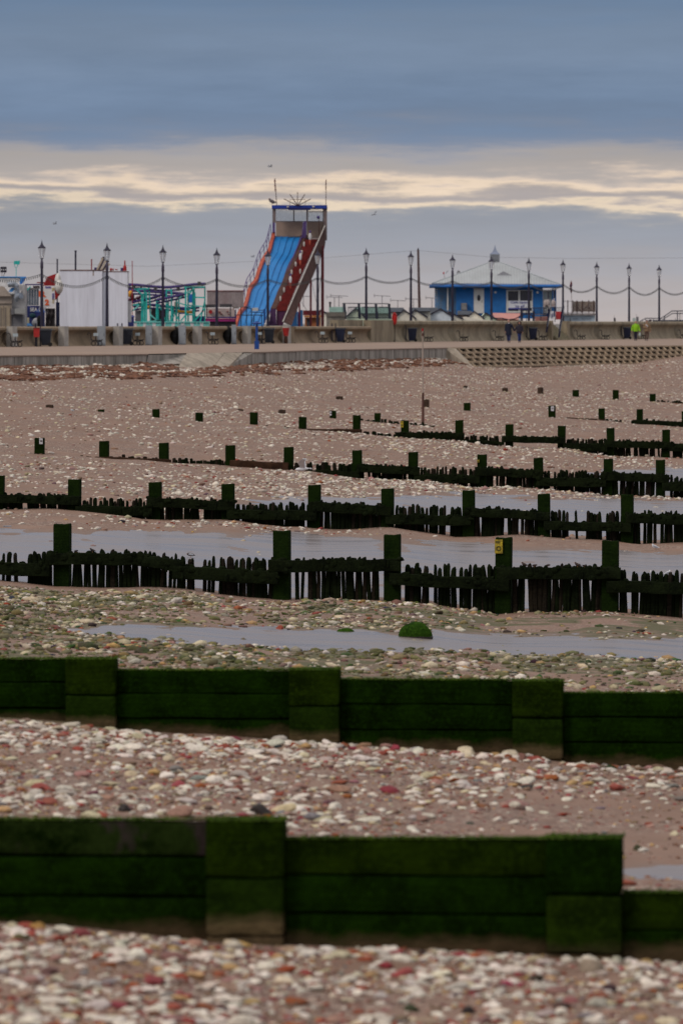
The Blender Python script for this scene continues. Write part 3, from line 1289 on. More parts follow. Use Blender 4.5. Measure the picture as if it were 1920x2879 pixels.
# ------------------------------------------------------------------ groynes
class Row:
    """a groyne row: local frame with x along the row, y away from the camera"""
    def __init__(s, name, label, Y, tan):
        s.a = math.atan(tan)
        s.Y = Y
        s.root = thing(name, label, 'groyne', (0, Y, 0), rz=-s.a, group='groynes across the beach')

    def loc(s, x, y, d=0.0):
        k = (x - HX) / F
        u = k * (s.Y - 0) / (math.cos(s.a) + k * math.sin(s.a))
        Yd = s.Y - u * math.sin(s.a)
        return Vector((u, d, CAMZ - (y - HY) / F * Yd))

    def depth(s, x):
        return s.Y - s.loc(x, HY).x * math.sin(s.a)


def rough_block(w, d, h, seed, amp=.006, bev=.02, cuts=6):
    r = random.Random(seed)
    bm = bmesh.new()
    bmesh.ops.create_cube(bm, size=1)
    for v in bm.verts:
        v.co.x *= w
        v.co.y *= d
        v.co.z *= h
    bmesh.ops.bevel(bm, geom=list(bm.edges), offset=bev, segments=2, affect='EDGES', profile=.6)
    long_e = [e for e in bm.edges if e.calc_length() > max(w, h) * .5 and e.calc_length() > .12]
    bmesh.ops.subdivide_edges(bm, edges=long_e, cuts=cuts, use_grid_fill=True)
    for v in bm.verts:
        n = Vector((v.co.x / w, v.co.y / d, v.co.z / h))
        k = amp * (math.sin(v.co.x * 9 + seed) + math.sin(v.co.z * 14 + seed * 2) + r.uniform(-.9, .9))
        v.co.y += k * (1 if n.y > 0 else -1)
        v.co.z += amp * .7 * r.uniform(-1, 1) + amp * math.sin(v.co.x * 5 + seed)
    me = bpy.data.meshes.new('block')
    bm.to_mesh(me)
    bm.free()
    me.shade_smooth()
    me.set_sharp_from_angle(angle=R(55))
    return me


def weed_mat(name, c1, c2, brown=None, bz=0., bamp=.1, scale=3.0, patch=None):
    """algae-covered timber; below local height bz (tide-scoured) the bare brown wood shows"""
    m = bpy.data.materials.new(name)
    m.use_nodes = True
    N, L = m.node_tree.nodes, m.node_tree.links
    b = N['Principled BSDF']
    b.inputs['Roughness'].default_value = .9
    b.inputs['Specular IOR Level'].default_value = .02
    geo = N.new('ShaderNodeNewGeometry')

    def noise(sc, det=5, st=(1, 1, 1)):
        mp = N.new('ShaderNodeMapping')
        mp.inputs['Scale'].default_value = st
        L.new(geo.outputs['Position'], mp.inputs[0])
        n = N.new('ShaderNodeTexNoise')
        n.inputs['Scale'].default_value = sc
        n.inputs['Detail'].default_value = det
        n.inputs['Roughness'].default_value = .65
        L.new(mp.outputs[0], n.inputs['Vector'])
        return n.outputs[0]

    def mr(v, a, bb, c0=0., d0=1.):
        x = N.new('ShaderNodeMapRange')
        for k, q_ in enumerate((a, bb, c0, d0)):
            x.inputs[k + 1].default_value = q_
        L.new(v, x.inputs[0])
        return x.outputs[0]

    def mixc(f, a, bb):
        x = N.new('ShaderNodeMix')
        x.data_type = 'RGBA'
        for k, v in (('Factor', f), ('A', a), ('B', bb)):
            if isinstance(v, tuple):
                x.inputs[k].default_value = (*v, 1)
            else:
                L.new(v, x.inputs[k])
        return x.outputs['Result']
    col = mixc(mr(noise(scale), .38, .62), c1, c2)
    col = mixc(mr(noise(scale * 8, 4), .5, .75), col, tuple(v * 1.35 for v in c2))
    gm = N.new('ShaderNodeHueSaturation')
    L.new(mr(noise(4.5, 5, (.5, 1, 10)), .32, .68, .72, 1.22), gm.inputs['Value'])
    L.new(col, gm.inputs['Color'])
    col = gm.outputs[0]
    if patch:
        col = mixc(mr(noise(1.7, 4, (1, 1, .6)), patch[1], patch[1] + .07), col, patch[0])
    if brown:
        tc = N.new('ShaderNodeTexCoord')
        sp = N.new('ShaderNodeSeparateXYZ')
        L.new(tc.outputs['Object'], sp.inputs[0])
        ad = N.new('ShaderNodeMath')
        ad.operation = 'MULTIPLY_ADD'
        L.new(noise(3.2, 5), ad.inputs[0])
        ad.inputs[1].default_value = bamp * 2
        L.new(sp.outputs[2], ad.inputs[2])
        col = mixc(mr(ad.outputs[0], bz + bamp - .05, bz + bamp + .05, 1., 0.), col, mixc(mr(noise(6, 5, (1, 1, 4)), .35, .65), brown, tuple(v * .55 for v in brown)))
    L.new(col, b.inputs['Base Color'])
    bp = N.new('ShaderNodeBump')
    bp.inputs['Strength'].default_value = .8
    bp.inputs['Distance'].default_value = .02
    L.new(noise(26, 5), bp.inputs['Height'])
    L.new(bp.outputs[0], b.inputs['Normal'])
    return m


G1c, G2c = (.0026, .0078, .0003), (.0058, .0185, .0006)
m_weed = weed_mat('algae_timber', G1c, G2c)
m_weed_y = weed_mat('algae_timber_olive', (.0056, .0125, .0006), (.0122, .0255, .0010))
m_weed_p = weed_mat('algae_timber_worn', G1c, (.014, .026, .005), patch=((.035, .026, .025), .52))
m_weed_b = weed_mat('scoured_timber', G1c, G2c, (.075, .052, .028), .055, .11)
m_weed_b2 = weed_mat('scoured_block', (.0052, .0125, .0012), (.0105, .024, .0018), (.12, .088, .045), -.085, .08)
m_weed_b3 = weed_mat('scoured_block_green', (.006, .0135, .001), (.013, .027, .0016), (.05, .042, .02), -.15, .09)
m_brown = weed_mat('bare_timber', (.06, .042, .024), (.085, .06, .032))
m_fringe = mat('algae_fringe', (.06, .105, .007), .9, .4, 4, 0, (.03, .065, .006))


def fringe(row, x0, x1, ytop, d0, d1, n, parent, seed):
    """algae tufts along a top edge"""
    r = random.Random(seed)
    a, b = row.loc(x0, ytop), row.loc(x1, ytop)
    mb = MB()
    for _ in range(n):
        t = r.random()
        h = r.uniform(.006, .022) * (1 if r.random() > .08 else 1.8)
        p = a.lerp(b, t) + Vector((0, r.uniform(d0, d1), -.006))
        w = r.uniform(.006, .016)
        l = Vector((r.uniform(-.02, .02), r.uniform(-.02, .02), h))
        mb.add([p + Vector((-w, 0, 0)), p + Vector((w, 0, 0)), p + Vector((0, w, 0)), p + l], [(0, 1, 3), (1, 2, 3), (2, 0, 3)])
    o = mb.build('algae_tufts', m_fringe, parent, local=True)
    o['kind'] = 'stuff'


def board_groyne(label, Y, tan, bays, posts, seams_m):
    g = Row('groyne', label, Y, tan)
    sd = Y
    for bi, (x0, x1, ys, bottom) in enumerate(bays):
        for k in range(len(ys)):
            top = ys[k]
            bot = ys[k + 1] if k + 1 < len(ys) else bottom + 60
            a, b = g.loc(x0, top), g.loc(x1, bot)
            w, h = b.x - a.x, a.z - b.z + .002
            sd += 1.7
            me = rough_block(w, .09, h, sd, .0022, .012, 8)
            last = k + 1 == len(ys)
            m = m_weed_b if last else (m_weed_p if (bi == 0 and k == 0 and Y < 50) else (m_weed_y if k == 0 and Y < 50 else m_weed))
            me.materials.append(m)
            dy = .10 + .012 * math.sin(sd * 5) + k * .004
            o = inst(me, 'board', g.root, ((a.x + b.x) / 2, dy, a.z - h / 2))
            if last:
                for v in me.vertices:
                    v.co.z += -h / 2 + (a.z - g.loc((x0 + x1) / 2, bottom).z)
                o.location.z = g.loc((x0 + x1) / 2, bottom).z + h / 2 - h / 2
        a, b = g.loc(x0 - 12, ys[0] + 9), g.loc(x1 + 12, bottom)
        me = rough_block(b.x - a.x, .05, a.z - b.z + .1, sd, .002, .01, 4)
        me.materials.append(m_weed)
        inst(me, 'backing_board', g.root, ((a.x + b.x) / 2, .185, (a.z + b.z - .1) / 2))
        fringe(g, x0, x1, ys[0], .05, .15, 1500, g.root, int(sd))
    for pi, (x0, x1, top, seam, bottom) in enumerate(posts):
        a, b = g.loc(x0, top), g.loc(x1, bottom)
        w = b.x - a.x
        zs, zb = g.loc(x0, seam).z, g.loc((x0 + x1) / 2, bottom).z
        h = a.z - zs - .01
        me = rough_block(w, .3, h, sd + pi * 3 + 1, .004, .035, 5)
        me.materials.append(m_weed_y if pi == 0 or Y > 50 else m_weed)
        inst(me, 'post_block', g.root, (a.x + w / 2, .08, a.z - h / 2))
        h2 = zs - zb
        me = rough_block(w * .985, .29, h2, sd + pi * 3 + 2, .004, .03, 5)
        me.materials.append(m_weed_b2 if pi == 0 or Y > 50 else m_weed_b3)
        inst(me, 'post_block', g.root, (a.x + w / 2, .08, zs - h2 / 2))
        me = rough_block(w * .9, .24, a.z - zb - .06, 3, .001, .01, 2)
        me.materials.append(m_weed)
        inst(me, 'post_core', g.root, (a.x + w / 2, .085, (a.z + zb - .05) / 2))
        h3 = .35
        me = rough_block(w * .98, .30, h3, sd + pi * 3 + 3, .004, .02, 5)
        me.materials.append(m_brown)
        inst(me, 'post_block', g.root, (a.x + w / 2, .085, zb - h3 / 2 - .01))
        fringe(g, x0, x1, top, -.07, .22, 1000, g.root, int(sd + pi))
    return g


board_groyne('nearest groyne of thick mossy boards and blocks across the bottom of the photo', 40, .09,
             [(-320, 581, [2306, 2409, 2521], 2622), (799, 1537, [2360, 2466, 2573], 2664), (1749, 2320, [2512, 2621], 2690)],
             [(580, 800, 2305, 2469, 2630), (1535, 1750, 2355, 2519, 2682)], 0)
board_groyne('second nearest groyne, a green mossy board wall between two shingle strips', 63, .09,
             [(-420, 186, [1853, 1918, 1991], 2028), (326, 814, [1885, 1951, 2021], 2066), (954, 1441, [1912, 1981, 2053], 2106), (1582, 2240, [1949, 2018, 2090], 2150)],
             [(185, 327, 1852, 1955, 2046), (813, 955, 1882, 1986, 2091), (1440, 1583, 1914, 2020, 2136)], 0)

# palisade groynes
m_pile = weed_mat('dark_wet_timber', (.0045, .0064, .0034), (.0090, .0135, .0052), None)
m_pile_b = weed_mat('dark_brown_timber', (.012, .010, .008), (.022, .018, .012), None)
m_postg = weed_mat('green_post_timber', (.0052, .0118, .0026), (.009, .019, .0034), None)
m_wale_r = weed_mat('brown_wale_timber', (.03, .017, .012), (.05, .027, .017), None)
m_stub = weed_mat('worn_stub_timber', (.07, .045, .032), (.035, .026, .02), None)
m_yel = mat('faded_yellow_sign', (.42, .32, .02), .6, .5, 9, 0, (.2, .15, .02))
m_wht = mat('white_sign', (.62, .62, .66), .6, .12, 12)
m_blk = mat('black_print', (.02, .02, .02), .7, .1)


def stake_mesh(seed):
    r = random.Random(seed)
    mb = MB()
    n = 8
    zs = [0, .25, .55, .8, .93, .985, 1.0]
    rs = [1, .98, .96, .93, .88, .62, .25]
    vs, fs = [], []
    px, py = 0, 0
    tilt = r.uniform(-.12, .12)
    for i, (z, q) in enumerate(zip(zs, rs)):
        px += r.uniform(-.05, .05)
        for k in range(n):
            a = 2 * math.pi * k / n + .39
            rr = .5 * q * r.uniform(.86, 1.1)
            vs.append((px + rr * math.cos(a), py + rr * math.sin(a), z + (tilt * .15 * math.cos(a) if i > 3 else 0)))
    for i in range(len(zs) - 1):
        for k in range(n):
            k2 = (k + 1) % n
            fs.append((i * n + k, i * n + k2, (i + 1) * n + k2, (i + 1) * n + k))
    fs.append(tuple((len(zs) - 1) * n + k for k in range(n)))
    mb.add(vs, fs)
    return mb.mesh('stake', True)


STK = [stake_mesh(300 + i) for i in range(7)]
for me in STK[:5]:
    me.materials.append(m_pile)
for me in STK[5:]:
    me.materials.append(m_pile_b)
POSTM = [rough_block(1, 1, 1, 400 + i, .005, .035, 5) for i in range(3)]
for me in POSTM:
    me.materials.append(m_postg)
POSTS_ = rough_block(1, 1, 1, 410, .03, .06, 3)
POSTS_.materials.append(m_stub)


def palisade(label, Y, tan, posts, wales, stakes, tags=(), name='groyne'):
    """posts (x0,x1,ytop,ybase[,stub]); wales (x0,y0,x1,y1,h,brown); stakes (x0,x1,ytop0,ytop1,step,keep)"""
    g = Row(name, label, Y, tan)
    r = random.Random(int(Y * 7))
    s = F / Y
    for p in posts:
        x0, x1, yt, yb = p[:4]
        stub = len(p) > 4
        a, b = g.loc(x0, yt), g.loc(x1, yb)
        h = a.z - b.z + (.25 if not stub else .15)
        w = b.x - a.x
        inst(POSTS_ if stub else r.choice(POSTM), 'post', g.root, (a.x + w / 2, .02 + w / 2, a.z - h / 2), (w, w, h), (r.uniform(-.015, .015), r.uniform(-.015, .015), 0))
    for wl in wales:
        x0, y0, x1, y1, h = wl[:5]
        brown = len(wl) > 5
        a, b = g.loc(x0, y0), g.loc(x1, y1)
        d = b - a
        L_ = d.length
        hh = h / s
        me = rough_block(L_, .16, hh, r.random() * 99, .008, .02, 14)
        me.materials.append(m_wale_r if brown else m_pile)
        # sea-growth on the top of the beam
        inst(me, 'wale', g.root, ((a.x + b.x) / 2, -.09 - r.uniform(0, .012), (a.z + b.z) / 2 - hh / 2), (1, 1, 1), (0, -math.atan2(d.z, d.x), 0))
    mb = MB()
    for wl in wales:
        if len(wl) > 5 or Y > 240:
            continue
        a, b = g.loc(wl[0], wl[1]), g.loc(wl[2], wl[3])
        for _ in range(int((b - a).length * 9)):
            p = a.lerp(b, r.random()) + Vector((0, -.09 + r.uniform(-.08, .07), r.uniform(-.02, .012)))
            q = r.uniform(.02, .055)
            mb.ell(p, (q * r.uniform(.8, 1.8), q, q * r.uniform(.6, 1.2)), None, 6, 4)
        for _ in range(int((b - a).length * 5)):      # weed hanging over the face of the beam
            p = a.lerp(b, r.random()) + Vector((0, -.185, -r.uniform(.02, wl[4] / s * .9)))
            mb.ell(p, (r.uniform(.03, .09), .02, r.uniform(.03, .10)), None, 6, 4)
    if mb.v:
        o = mb.build('weed_clumps', m_pile, g.root, True, local=True)
        o['kind'] = 'stuff'
    for x0, x1, y0, y1, step, keep in stakes:
        x = x0
        while x < x1:
            wpx = step * r.uniform(.88, 1.5)
            if r.random() < keep:
                t = (x - x0) / max(1, x1 - x0)
                yt = y0 + (y1 - y0) * t + r.uniform(-.45, .75) * step
                p = g.loc(x + wpx / 2, yt, .14 + r.uniform(-.02, .03))
                dd = g.depth(x)
                zb = float(gz(x, dd)) - .12
                h = p.z - zb
                if h > .04:
                    w = wpx / s
                    inst(r.choice(STK), 'stake', g.root, (p.x, p.y, zb), (w, w * r.uniform(.8, 1.1), h), (r.uniform(-.03, .03), r.uniform(-.06, .06), r.uniform(0, 6)))
            x += step * r.uniform(.82, 1.06)
    for x0, x1, y0, y1, kind in tags:
        a, b = g.loc(x0, y0), g.loc(x1, y1)
        mb = MB().box(a.x, b.x, -.025, .0, b.z, a.z)
        o = mb.build('warning_sign', m_yel if kind == 'y' else m_wht, g.root, local=True)
        # worn print on the plate
        mp_ = MB()
        w, h = b.x - a.x, a.z - b.z
        if kind == 'y':
            mp_.ring((a.x + w * .5, -.03, b.z + h * .36), min(w, h) * .26, .012, 'y', 18, 4)
            mp_.box(a.x + w * .12, a.x + w * .7, -.03, -.026, a.z - h * .22, a.z - h * .1)
        else:
            mp_.ring((a.x + w * .55, -.03, b.z + h * .55), min(w, h) * .22, .012, 'y', 14, 4)
        pr_ = mp_.build('print', m_blk if kind != 'y' else mat('faded_print', (.13, .11, .02), .7, .2), o, local=True)
    return g


palisade('third groyne of dark stakes with tall green posts in front of the wide wet sand', 112, .14,
         [(149, 193, 1474, 1662), (767, 812, 1493, 1692), (1078, 1122, 1504, 1690), (1391, 1435, 1512, 1728), (1691, 1736, 1521, 1715), (2005, 2050, 1530, 1735)],
         [(-220, 1568, 143, 1586, 36), (133, 1554, 400, 1556, 33), (392, 1556, 510, 1577, 33), (488, 1590, 785, 1608, 36), (757, 1574, 1128, 1572, 34),
          (1097, 1611, 1434, 1629, 33), (1398, 1595, 1746, 1594, 34), (1706, 1632, 2120, 1642, 33)],
         [(-200, 142, 1548, 1553, 12.5, .8), (196, 400, 1549, 1549, 12.5, .9), (400, 512, 1552, 1566, 12, .9), (520, 765, 1566, 1572, 12.5, .84),
          (815, 1080, 1571, 1570, 12.5, .93), (1122, 1392, 1587, 1592, 12.5, .86), (1437, 1690, 1591, 1591, 12.5, .93), (1738, 2080, 1604, 1616, 12.5, .86)],
         [(1391, 1413, 1517, 1556, 'y')])
palisade('fourth groyne of dark stakes running behind the wide wet sand', 145, .14,
         [(-18, 8, 1337, 1438), (190, 223, 1348, 1437), (417, 450, 1356, 1462), (622, 655, 1361, 1465), (865, 898, 1364, 1484), (1071, 1104, 1374, 1484), (1299, 1332, 1379, 1506), (1511, 1544, 1389, 1503), (1745, 1779, 1391, 1520), (1990, 2020, 1400, 1520)],
         [(-220, 1383, 228, 1396, 24), (215, 1422, 430, 1424, 27), (418, 1398, 662, 1410, 26), (640, 1433, 892, 1436, 27), (870, 1411, 1102, 1424, 26),
          (1085, 1446, 1326, 1451, 27), (1310, 1427, 1547, 1440, 24), (1530, 1465, 1776, 1470, 25), (1760, 1443, 2120, 1455, 27)],
         [(-180, 190, 1381, 1391, 10, .95), (228, 416, 1402, 1404, 10, .86), (450, 622, 1395, 1405, 10, .95), (658, 864, 1412, 1415, 10, .88), (898, 1072, 1408, 1418, 10, .95),
          (1106, 1299, 1420, 1424, 10, .86), (1332, 1511, 1424, 1433, 10, .93), (1548, 1745, 1436, 1440, 10, .84), (1779, 2060, 1436, 1444, 10, .93)])
palisade('fifth groyne of posts and stakes, with the white gull flying before it', 192, .14,
         [(96, 121, 1231, 1280), (278, 303, 1240, 1286), (446, 471, 1245, 1298), (633, 658, 1252, 1314), (797, 822, 1257, 1322), (990, 1015, 1266, 1345), (1147, 1172, 1271, 1352), (1341, 1366, 1278, 1372), (1500, 1525, 1287, 1372), (1696, 1721, 1290, 1389), (1843, 1868, 1293, 1396), (2010, 2035, 1300, 1400)],
         [(268, 1283, 482, 1291, 13, 1), (648, 1293, 812, 1301, 22, 1), (815, 1319, 1012, 1326, 17), (1004, 1305, 1181, 1313, 22), (1165, 1333, 1350, 1335, 24), (1336, 1314, 1527, 1323, 22), (1510, 1342, 1705, 1346, 24), (1690, 1327, 1882, 1334, 23), (1862, 1355, 2120, 1362, 24)],
         [(20, 95, 1272, 1277, 9, .35), (140, 268, 1281, 1284, 9, .5), (305, 445, 1279, 1287, 9, .55), (482, 635, 1290, 1291, 9, .85), (658, 797, 1296, 1300, 9, .8), (824, 990, 1299, 1304, 9, .82),
          (1015, 1147, 1303, 1310, 9, .9), (1180, 1340, 1314, 1317, 9, .85), (1366, 1500, 1312, 1319, 9, .9), (1527, 1696, 1323, 1326, 9, .9), (1721, 1843, 1325, 1330, 9, .9), (1882, 2050, 1338, 1343, 9, .88)],
         [(111, 120, 1232, 1248, 'w'), (1341, 1347, 1292, 1300, 'y')])
palisade('sixth groyne, half buried at the left, with one yellow sign at mid row', 228, .14,
         [(128, 147, 1138, 1150, 1), (275, 291, 1151, 1164), (428, 446, 1150, 1174), (549, 568, 1160, 1188), (702, 722, 1159, 1194), (839, 859, 1172, 1205), (991, 1011, 1167, 1217), (1127, 1147, 1182, 1228), (1279, 1300, 1181, 1236), (1420, 1441, 1193, 1254), (1567, 1588, 1197, 1258), (1705, 1726, 1203, 1277), (1861, 1882, 1208, 1280), (2010, 2031, 1214, 1282)],
         [(836, 1205, 1018, 1206, 10, 1), (1112, 1215, 1306, 1217, 18), (1296, 1235, 1418, 1242, 9), (1411, 1225, 1590, 1229, 18), (1584, 1246, 1708, 1248, 22), (1699, 1238, 1890, 1243, 19), (1880, 1246, 2100, 1256, 22)],
         [(622, 700, 1190, 1192, 8, .5), (745, 838, 1198, 1203, 8, .6), (1020, 1112, 1212, 1217, 8, .7), (1147, 1279, 1212, 1213, 8, .85), (1306, 1396, 1223, 1227, 7, .8), (1590, 1705, 1233, 1236, 8, .9), (1726, 1860, 1236, 1239, 8, .85), (1890, 2050, 1244, 1250, 8, .9)],
         [(1126, 1134, 1184, 1201, 'y')])
palisade('seventh groyne, a few low posts and stubs left of the marker pole', 255, .14,
         [(665, 682, 1150, 1157, 1), (782, 800, 1152, 1165, 1), (926, 943, 1154, 1178), (1052, 1068, 1161, 1188)],
         [(1165, 1194, 1222, 1196, 7)],
         [(944, 1050, 1176, 1181, 7, .55), (1070, 1165, 1180, 1188, 7, .75), (1165, 1200, 1186, 1190, 7, .6)],
         [(927, 932, 1156, 1168, 'w')])
palisade('eighth groyne, low posts with one white sign, ending at the right edge', 285, .14,
         [(944, 962, 1114, 1126, 1), (1191, 1205, 1123, 1144, 1), (1303, 1321, 1132, 1155), (1541, 1560, 1140, 1172), (1682, 1699, 1148, 1180), (1789, 1806, 1150, 1190), (1916, 1932, 1156, 1195), (2050, 2066, 1160, 1200)],
         [(1590, 1173, 1700, 1178, 5, 1), (1779, 1180, 2060, 1190, 13)],
         [(1700, 1782, 1178, 1183, 7, .7), (1806, 1930, 1178, 1184, 7, .8)],
         [(1549, 1557, 1142, 1155, 'w')])
palisade('ninth groyne, short posts standing alone far up the right beach', 325, .14,
         [(1302, 1313, 1084, 1089, 1), (1411, 1426, 1090, 1100, 1), (1511, 1526, 1089, 1105, 1), (1609, 1626, 1096, 1113), (1722, 1738, 1096, 1120), (1826, 1842, 1107, 1128), (1940, 1956, 1110, 1132)],
         [], [(1845, 1990, 1126, 1130, 6, .6)])
palisade('farthest groyne remnant, small brown stubs high on the right beach', 370, .14,
         [(1780, 1792, 1076, 1083, 1), (1900, 1912, 1078, 1086, 1)], [], [])

# ------------------------------------------------------------------ promenade furniture
def make_lamp():
    t = thing('street_lamp', '', 'street lamp', (0, 0, 0), 'street lamps along the promenade')
    m_glass = mat('lamp_glass', (.94, .93, .92), .6, .02, 8)
    m_glass.node_tree.nodes['Principled BSDF'].inputs['IOR'].default_value = 1.08
    m_glass.node_tree.nodes['Principled BSDF'].inputs['Transmission Weight'].default_value = .8
    MB().lathe([(.16, 0), (.16, .5), (.13, .62), (.115, 1.0), (.10, 3.0), (.085, 5.25), (.085, 5.4)], n=12).build('post', m_navy, t, True)
    MB().lathe([(.085, 5.40), (.105, 5.44), (.10, 5.75), (.065, 5.95), (.05, 6.0), (.10, 6.05), (.10, 6.09)], n=12).build('collar', mat('lamp_collar', (.06, .05, .085), .5, .2, 5), t, True)
    g = MB().lathe([(.115, 6.09), (.225, 6.72), (.225, 6.75)], n=12).build('lantern_glass', m_glass, t, True)
    mb = MB()
    for k in range(6):
        a = k * math.pi / 3
        mb.beam((.118 * math.cos(a), .118 * math.sin(a), 6.09), (.231 * math.cos(a), .231 * math.sin(a), 6.74), .018)
    mb.build('lantern_frame', mat('lamp_bars', (.3, .29, .31), .5, .1, 5), t)
    MB().lathe([(.26, 6.745), (.265, 6.79), (.20, 6.84), (.115, 6.93), (.07, 7.02), (.06, 7.06), (.045, 7.10), (.02, 7.22), (.006, 7.3)], n=12).build('cap', m_navy, t, True)
    return t


LAMPS = [(-95, 664), (117.6, 673), (301, 681), (458, 687), (609.5, 695), (753, 699), (893, 697), (1029.5, 695), (1155, 702.5), (1272, 712.5), (1381.5, 716.5), (1486.5, 722), (1582.5, 727), (1677.5, 734), (1768.5, 738), (1853, 742), (1936, 747)]
LAMP_LAB = ['navy street lamp beyond the left edge, first on the string of bulbs', 'navy lamp post between the grey kiosk and the white hoarding', 'navy lamp post standing against the white hoarding', 'navy lamp post in front of the turquoise roller coaster', 'navy lamp post between roller coaster and slide, beside the rusty fence',
            'navy lamp post standing before the blue slide chute', 'navy lamp post under the stairs of the slide', 'navy lamp post rising through the railing on the wall block', 'navy lamp post just left of the leaning brown pole', 'navy lamp post at the left end of the blue cafe',
            'navy lamp post in front of the cafe, below its roof turret', 'navy lamp post before the cafe banner window', 'navy lamp post at the right corner of the cafe by the steps', 'navy lamp post at the end of the wooden terrace screen', 'navy lamp post against open sky, left of the yellow jacket walker',
            'navy lamp post at the foot of the right-hand ramp railing', 'navy lamp post beyond the right edge above the ramp deck']
lamp0 = make_lamp()
LP = []
for i, ((x, yt), lab) in enumerate(zip(LAMPS, LAMP_LAB)):
    Y = float(Ylamp(x))
    top = P(x, yt, Y)
    sc = 1.0
    z0 = top.z - 7.3 * sc
    loc = Vector((top.x, Y, z0))
    if i == 0:
        lamp0.location = loc
        lamp0['label'] = lab
    else:
        dup(lamp0, loc, lab)
    LP.append(loc)

m_cable = mat('black_cable', (.03, .03, .035), .7, .1)
m_bulb = mat('dull_bulb', (.09, .09, .085), .3, .3, 9)
for i in range(len(LP) - 1):
    a = LP[i] + Vector((0, 0, 5.05))
    b = LP[i + 1] + Vector((0, 0, 5.05))
    between = ['the left edge and the kiosk lamp', 'the kiosk lamp and the hoarding lamp', 'the hoarding lamp and the coaster lamp', 'the coaster lamp and the rusty fence lamp', 'the rusty fence lamp and the chute lamp', 'the chute lamp and the slide stair lamp',
               'the slide stair lamp and the wall block lamp', 'the wall block lamp and the leaning pole lamp', 'the leaning pole lamp and the cafe left end', 'the cafe left end and the turret lamp', 'the turret lamp and the banner lamp', 'the banner lamp and the cafe corner lamp',
               'the cafe corner lamp and the terrace lamp', 'the terrace lamp and the open sky lamp', 'the open sky lamp and the ramp lamp', 'the ramp lamp and the right edge'][i]
    sag = [.45, .75, .7, .55, .5, .42, .48, .42, .45, .42, .5, .6, .62, .62, .72, .6][i]
    t = thing('festoon', 'sagging string of small bulbs between ' + between, 'string lights', a, 'strings of bulbs between the street lamps')
    pts = []
    for k in range(25):
        u = k / 24
        p = a.lerp(b, u)
        p.z -= sag * 4 * u * (1 - u)
        pts.append(p)
    MB().tube(pts, .019, 4).build('cable', m_cable, t)
    mb = MB()
    for k in range(1, 34):
        u = k / 34
        p = a.lerp(b, u)
        p.z -= sag * 4 * u * (1 - u) + .02
        mb.lathe([(.018, -.15), (.034, -.11), (.03, -.05), (.02, 0.0)], p, 5)
    o = mb.build('bulbs', m_bulb, t)
    o['kind'] = 'stuff'

m_iron = mat('black_iron', (.014, .014, .018), .5, .2, 9)
m_slat = mat('bench_slat', (.022, .018, .02), .6, .25, 8)
m_plaque = mat('pale_plaque', (.38, .46, .50), .5, .08, 9)


def make_bench(plaque):
    """bench along x (1.6 m); backrest towards -y ... built so that +y is the seat front"""
    t = thing('bench', '', 'bench', (0, 0, 0), 'benches along the sea wall')
    for s in (-.75, .75):
        mb = MB()
        for yy, rr in ((-.19, .14), (.03, .12), (.24, .14)):
            mb.ring((s, yy, rr + .02), rr, .026, 'x', 16, 5)
        mb.beam((s, -.30, .33), (s, .36, .33), .045)
        mb.tube([(s, -.24, .32), (s, -.33, .42), (s, -.36, .55), (s, -.34, .68), (s, -.38, .80), (s, -.46, .88), (s, -.56, .87), (s, -.60, .80), (s, -.56, .75)], [.03, .028, .026, .026, .026, .026, .024, .022, .018], 6)
        mb.tube([(s, -.05, .34), (s, -.08, .48), (s, -.06, .60)], .022, 6)
        mb.build('end_frame', m_iron, t, True, local=True)
    for k in range(5):
        y = -.2 + k * .12
        MB().box(-.8, .8, y, y + .095, .36, .405 + (.012 if k == 4 else 0)).build('slat', m_slat, t, local=True)
    MB().box(-.8, .8, .33, .44, .385, .43).build('slat', m_slat, t, local=True)
    for k in range(3):
        z = .5 + k * .13
        MB().box(-.8, .8, -.385 + .02 * (k % 2), -.35 + .02 * (k % 2), z, z + .09).build('slat', m_slat, t, local=True)
    if plaque:
        for s in (-.78,):
            o = MB().box(s - .02, s, -.20, .13, .66, .86).build('plaque', m_plaque, t, local=True)
            MB().tube([(s - .01, -.02, .34), (s - .01, -.03, .67)], .02, 6).build('plaque_stem', m_iron, o, local=True)
    return t


BEN_L = [(45, 'black bench with pale plaque under the wall at the left edge, below the kiosk'), (271, 'black bench with pale plaque partly hidden by the grey cabinet below the white hoarding'), (388, 'black bench with pale plaque between a wheelie bin and a pier, below the coaster'),
         (599, 'black bench with pale plaque alone between two cabinets, left of the slide'), (731, 'black bench with plaque hidden behind the blue pedestal post'), (908, 'black bench with pale plaque beside the red tub, right of the slide'), (985, 'black bench with pale plaque right of the navy bin by the plain wall block')]
BEN_R = [(1204, 'black scroll-backed bench right of the bin below the leaning pole'), (1303, 'black scroll-backed bench below the cafe door'), (1404, 'black scroll-backed bench just left of the couple'), (1526, 'black scroll-backed bench beside the concrete steps'), (1633, 'black scroll-backed bench below the wooden terrace screen'),
         (1702, 'black scroll-backed bench below the open sky lamp, left of a bin'), (1805, 'black scroll-backed bench between the two right-hand walkers'), (1922, 'black scroll-backed bench cut by the right edge')]
for lst, pl in ((BEN_L, True), (BEN_R, False)):
    b0 = None
    for x, lab in lst:
        p = onprom(x, 1.25)
        # local +y (seat front) faces the sea, local -x end faces the camera
        rz = math.atan2(WDIR.y, WDIR.x) + 0
        if b0 is None:
            b0 = make_bench(pl)
            b0.location = p
            b0.rotation_euler = (0, 0, math.atan2(p.y, p.x))
            b0['label'] = lab
            b0.scale = (1, -1, 1)
        else:
            dup(b0, p, lab, math.atan2(p.y, p.x))

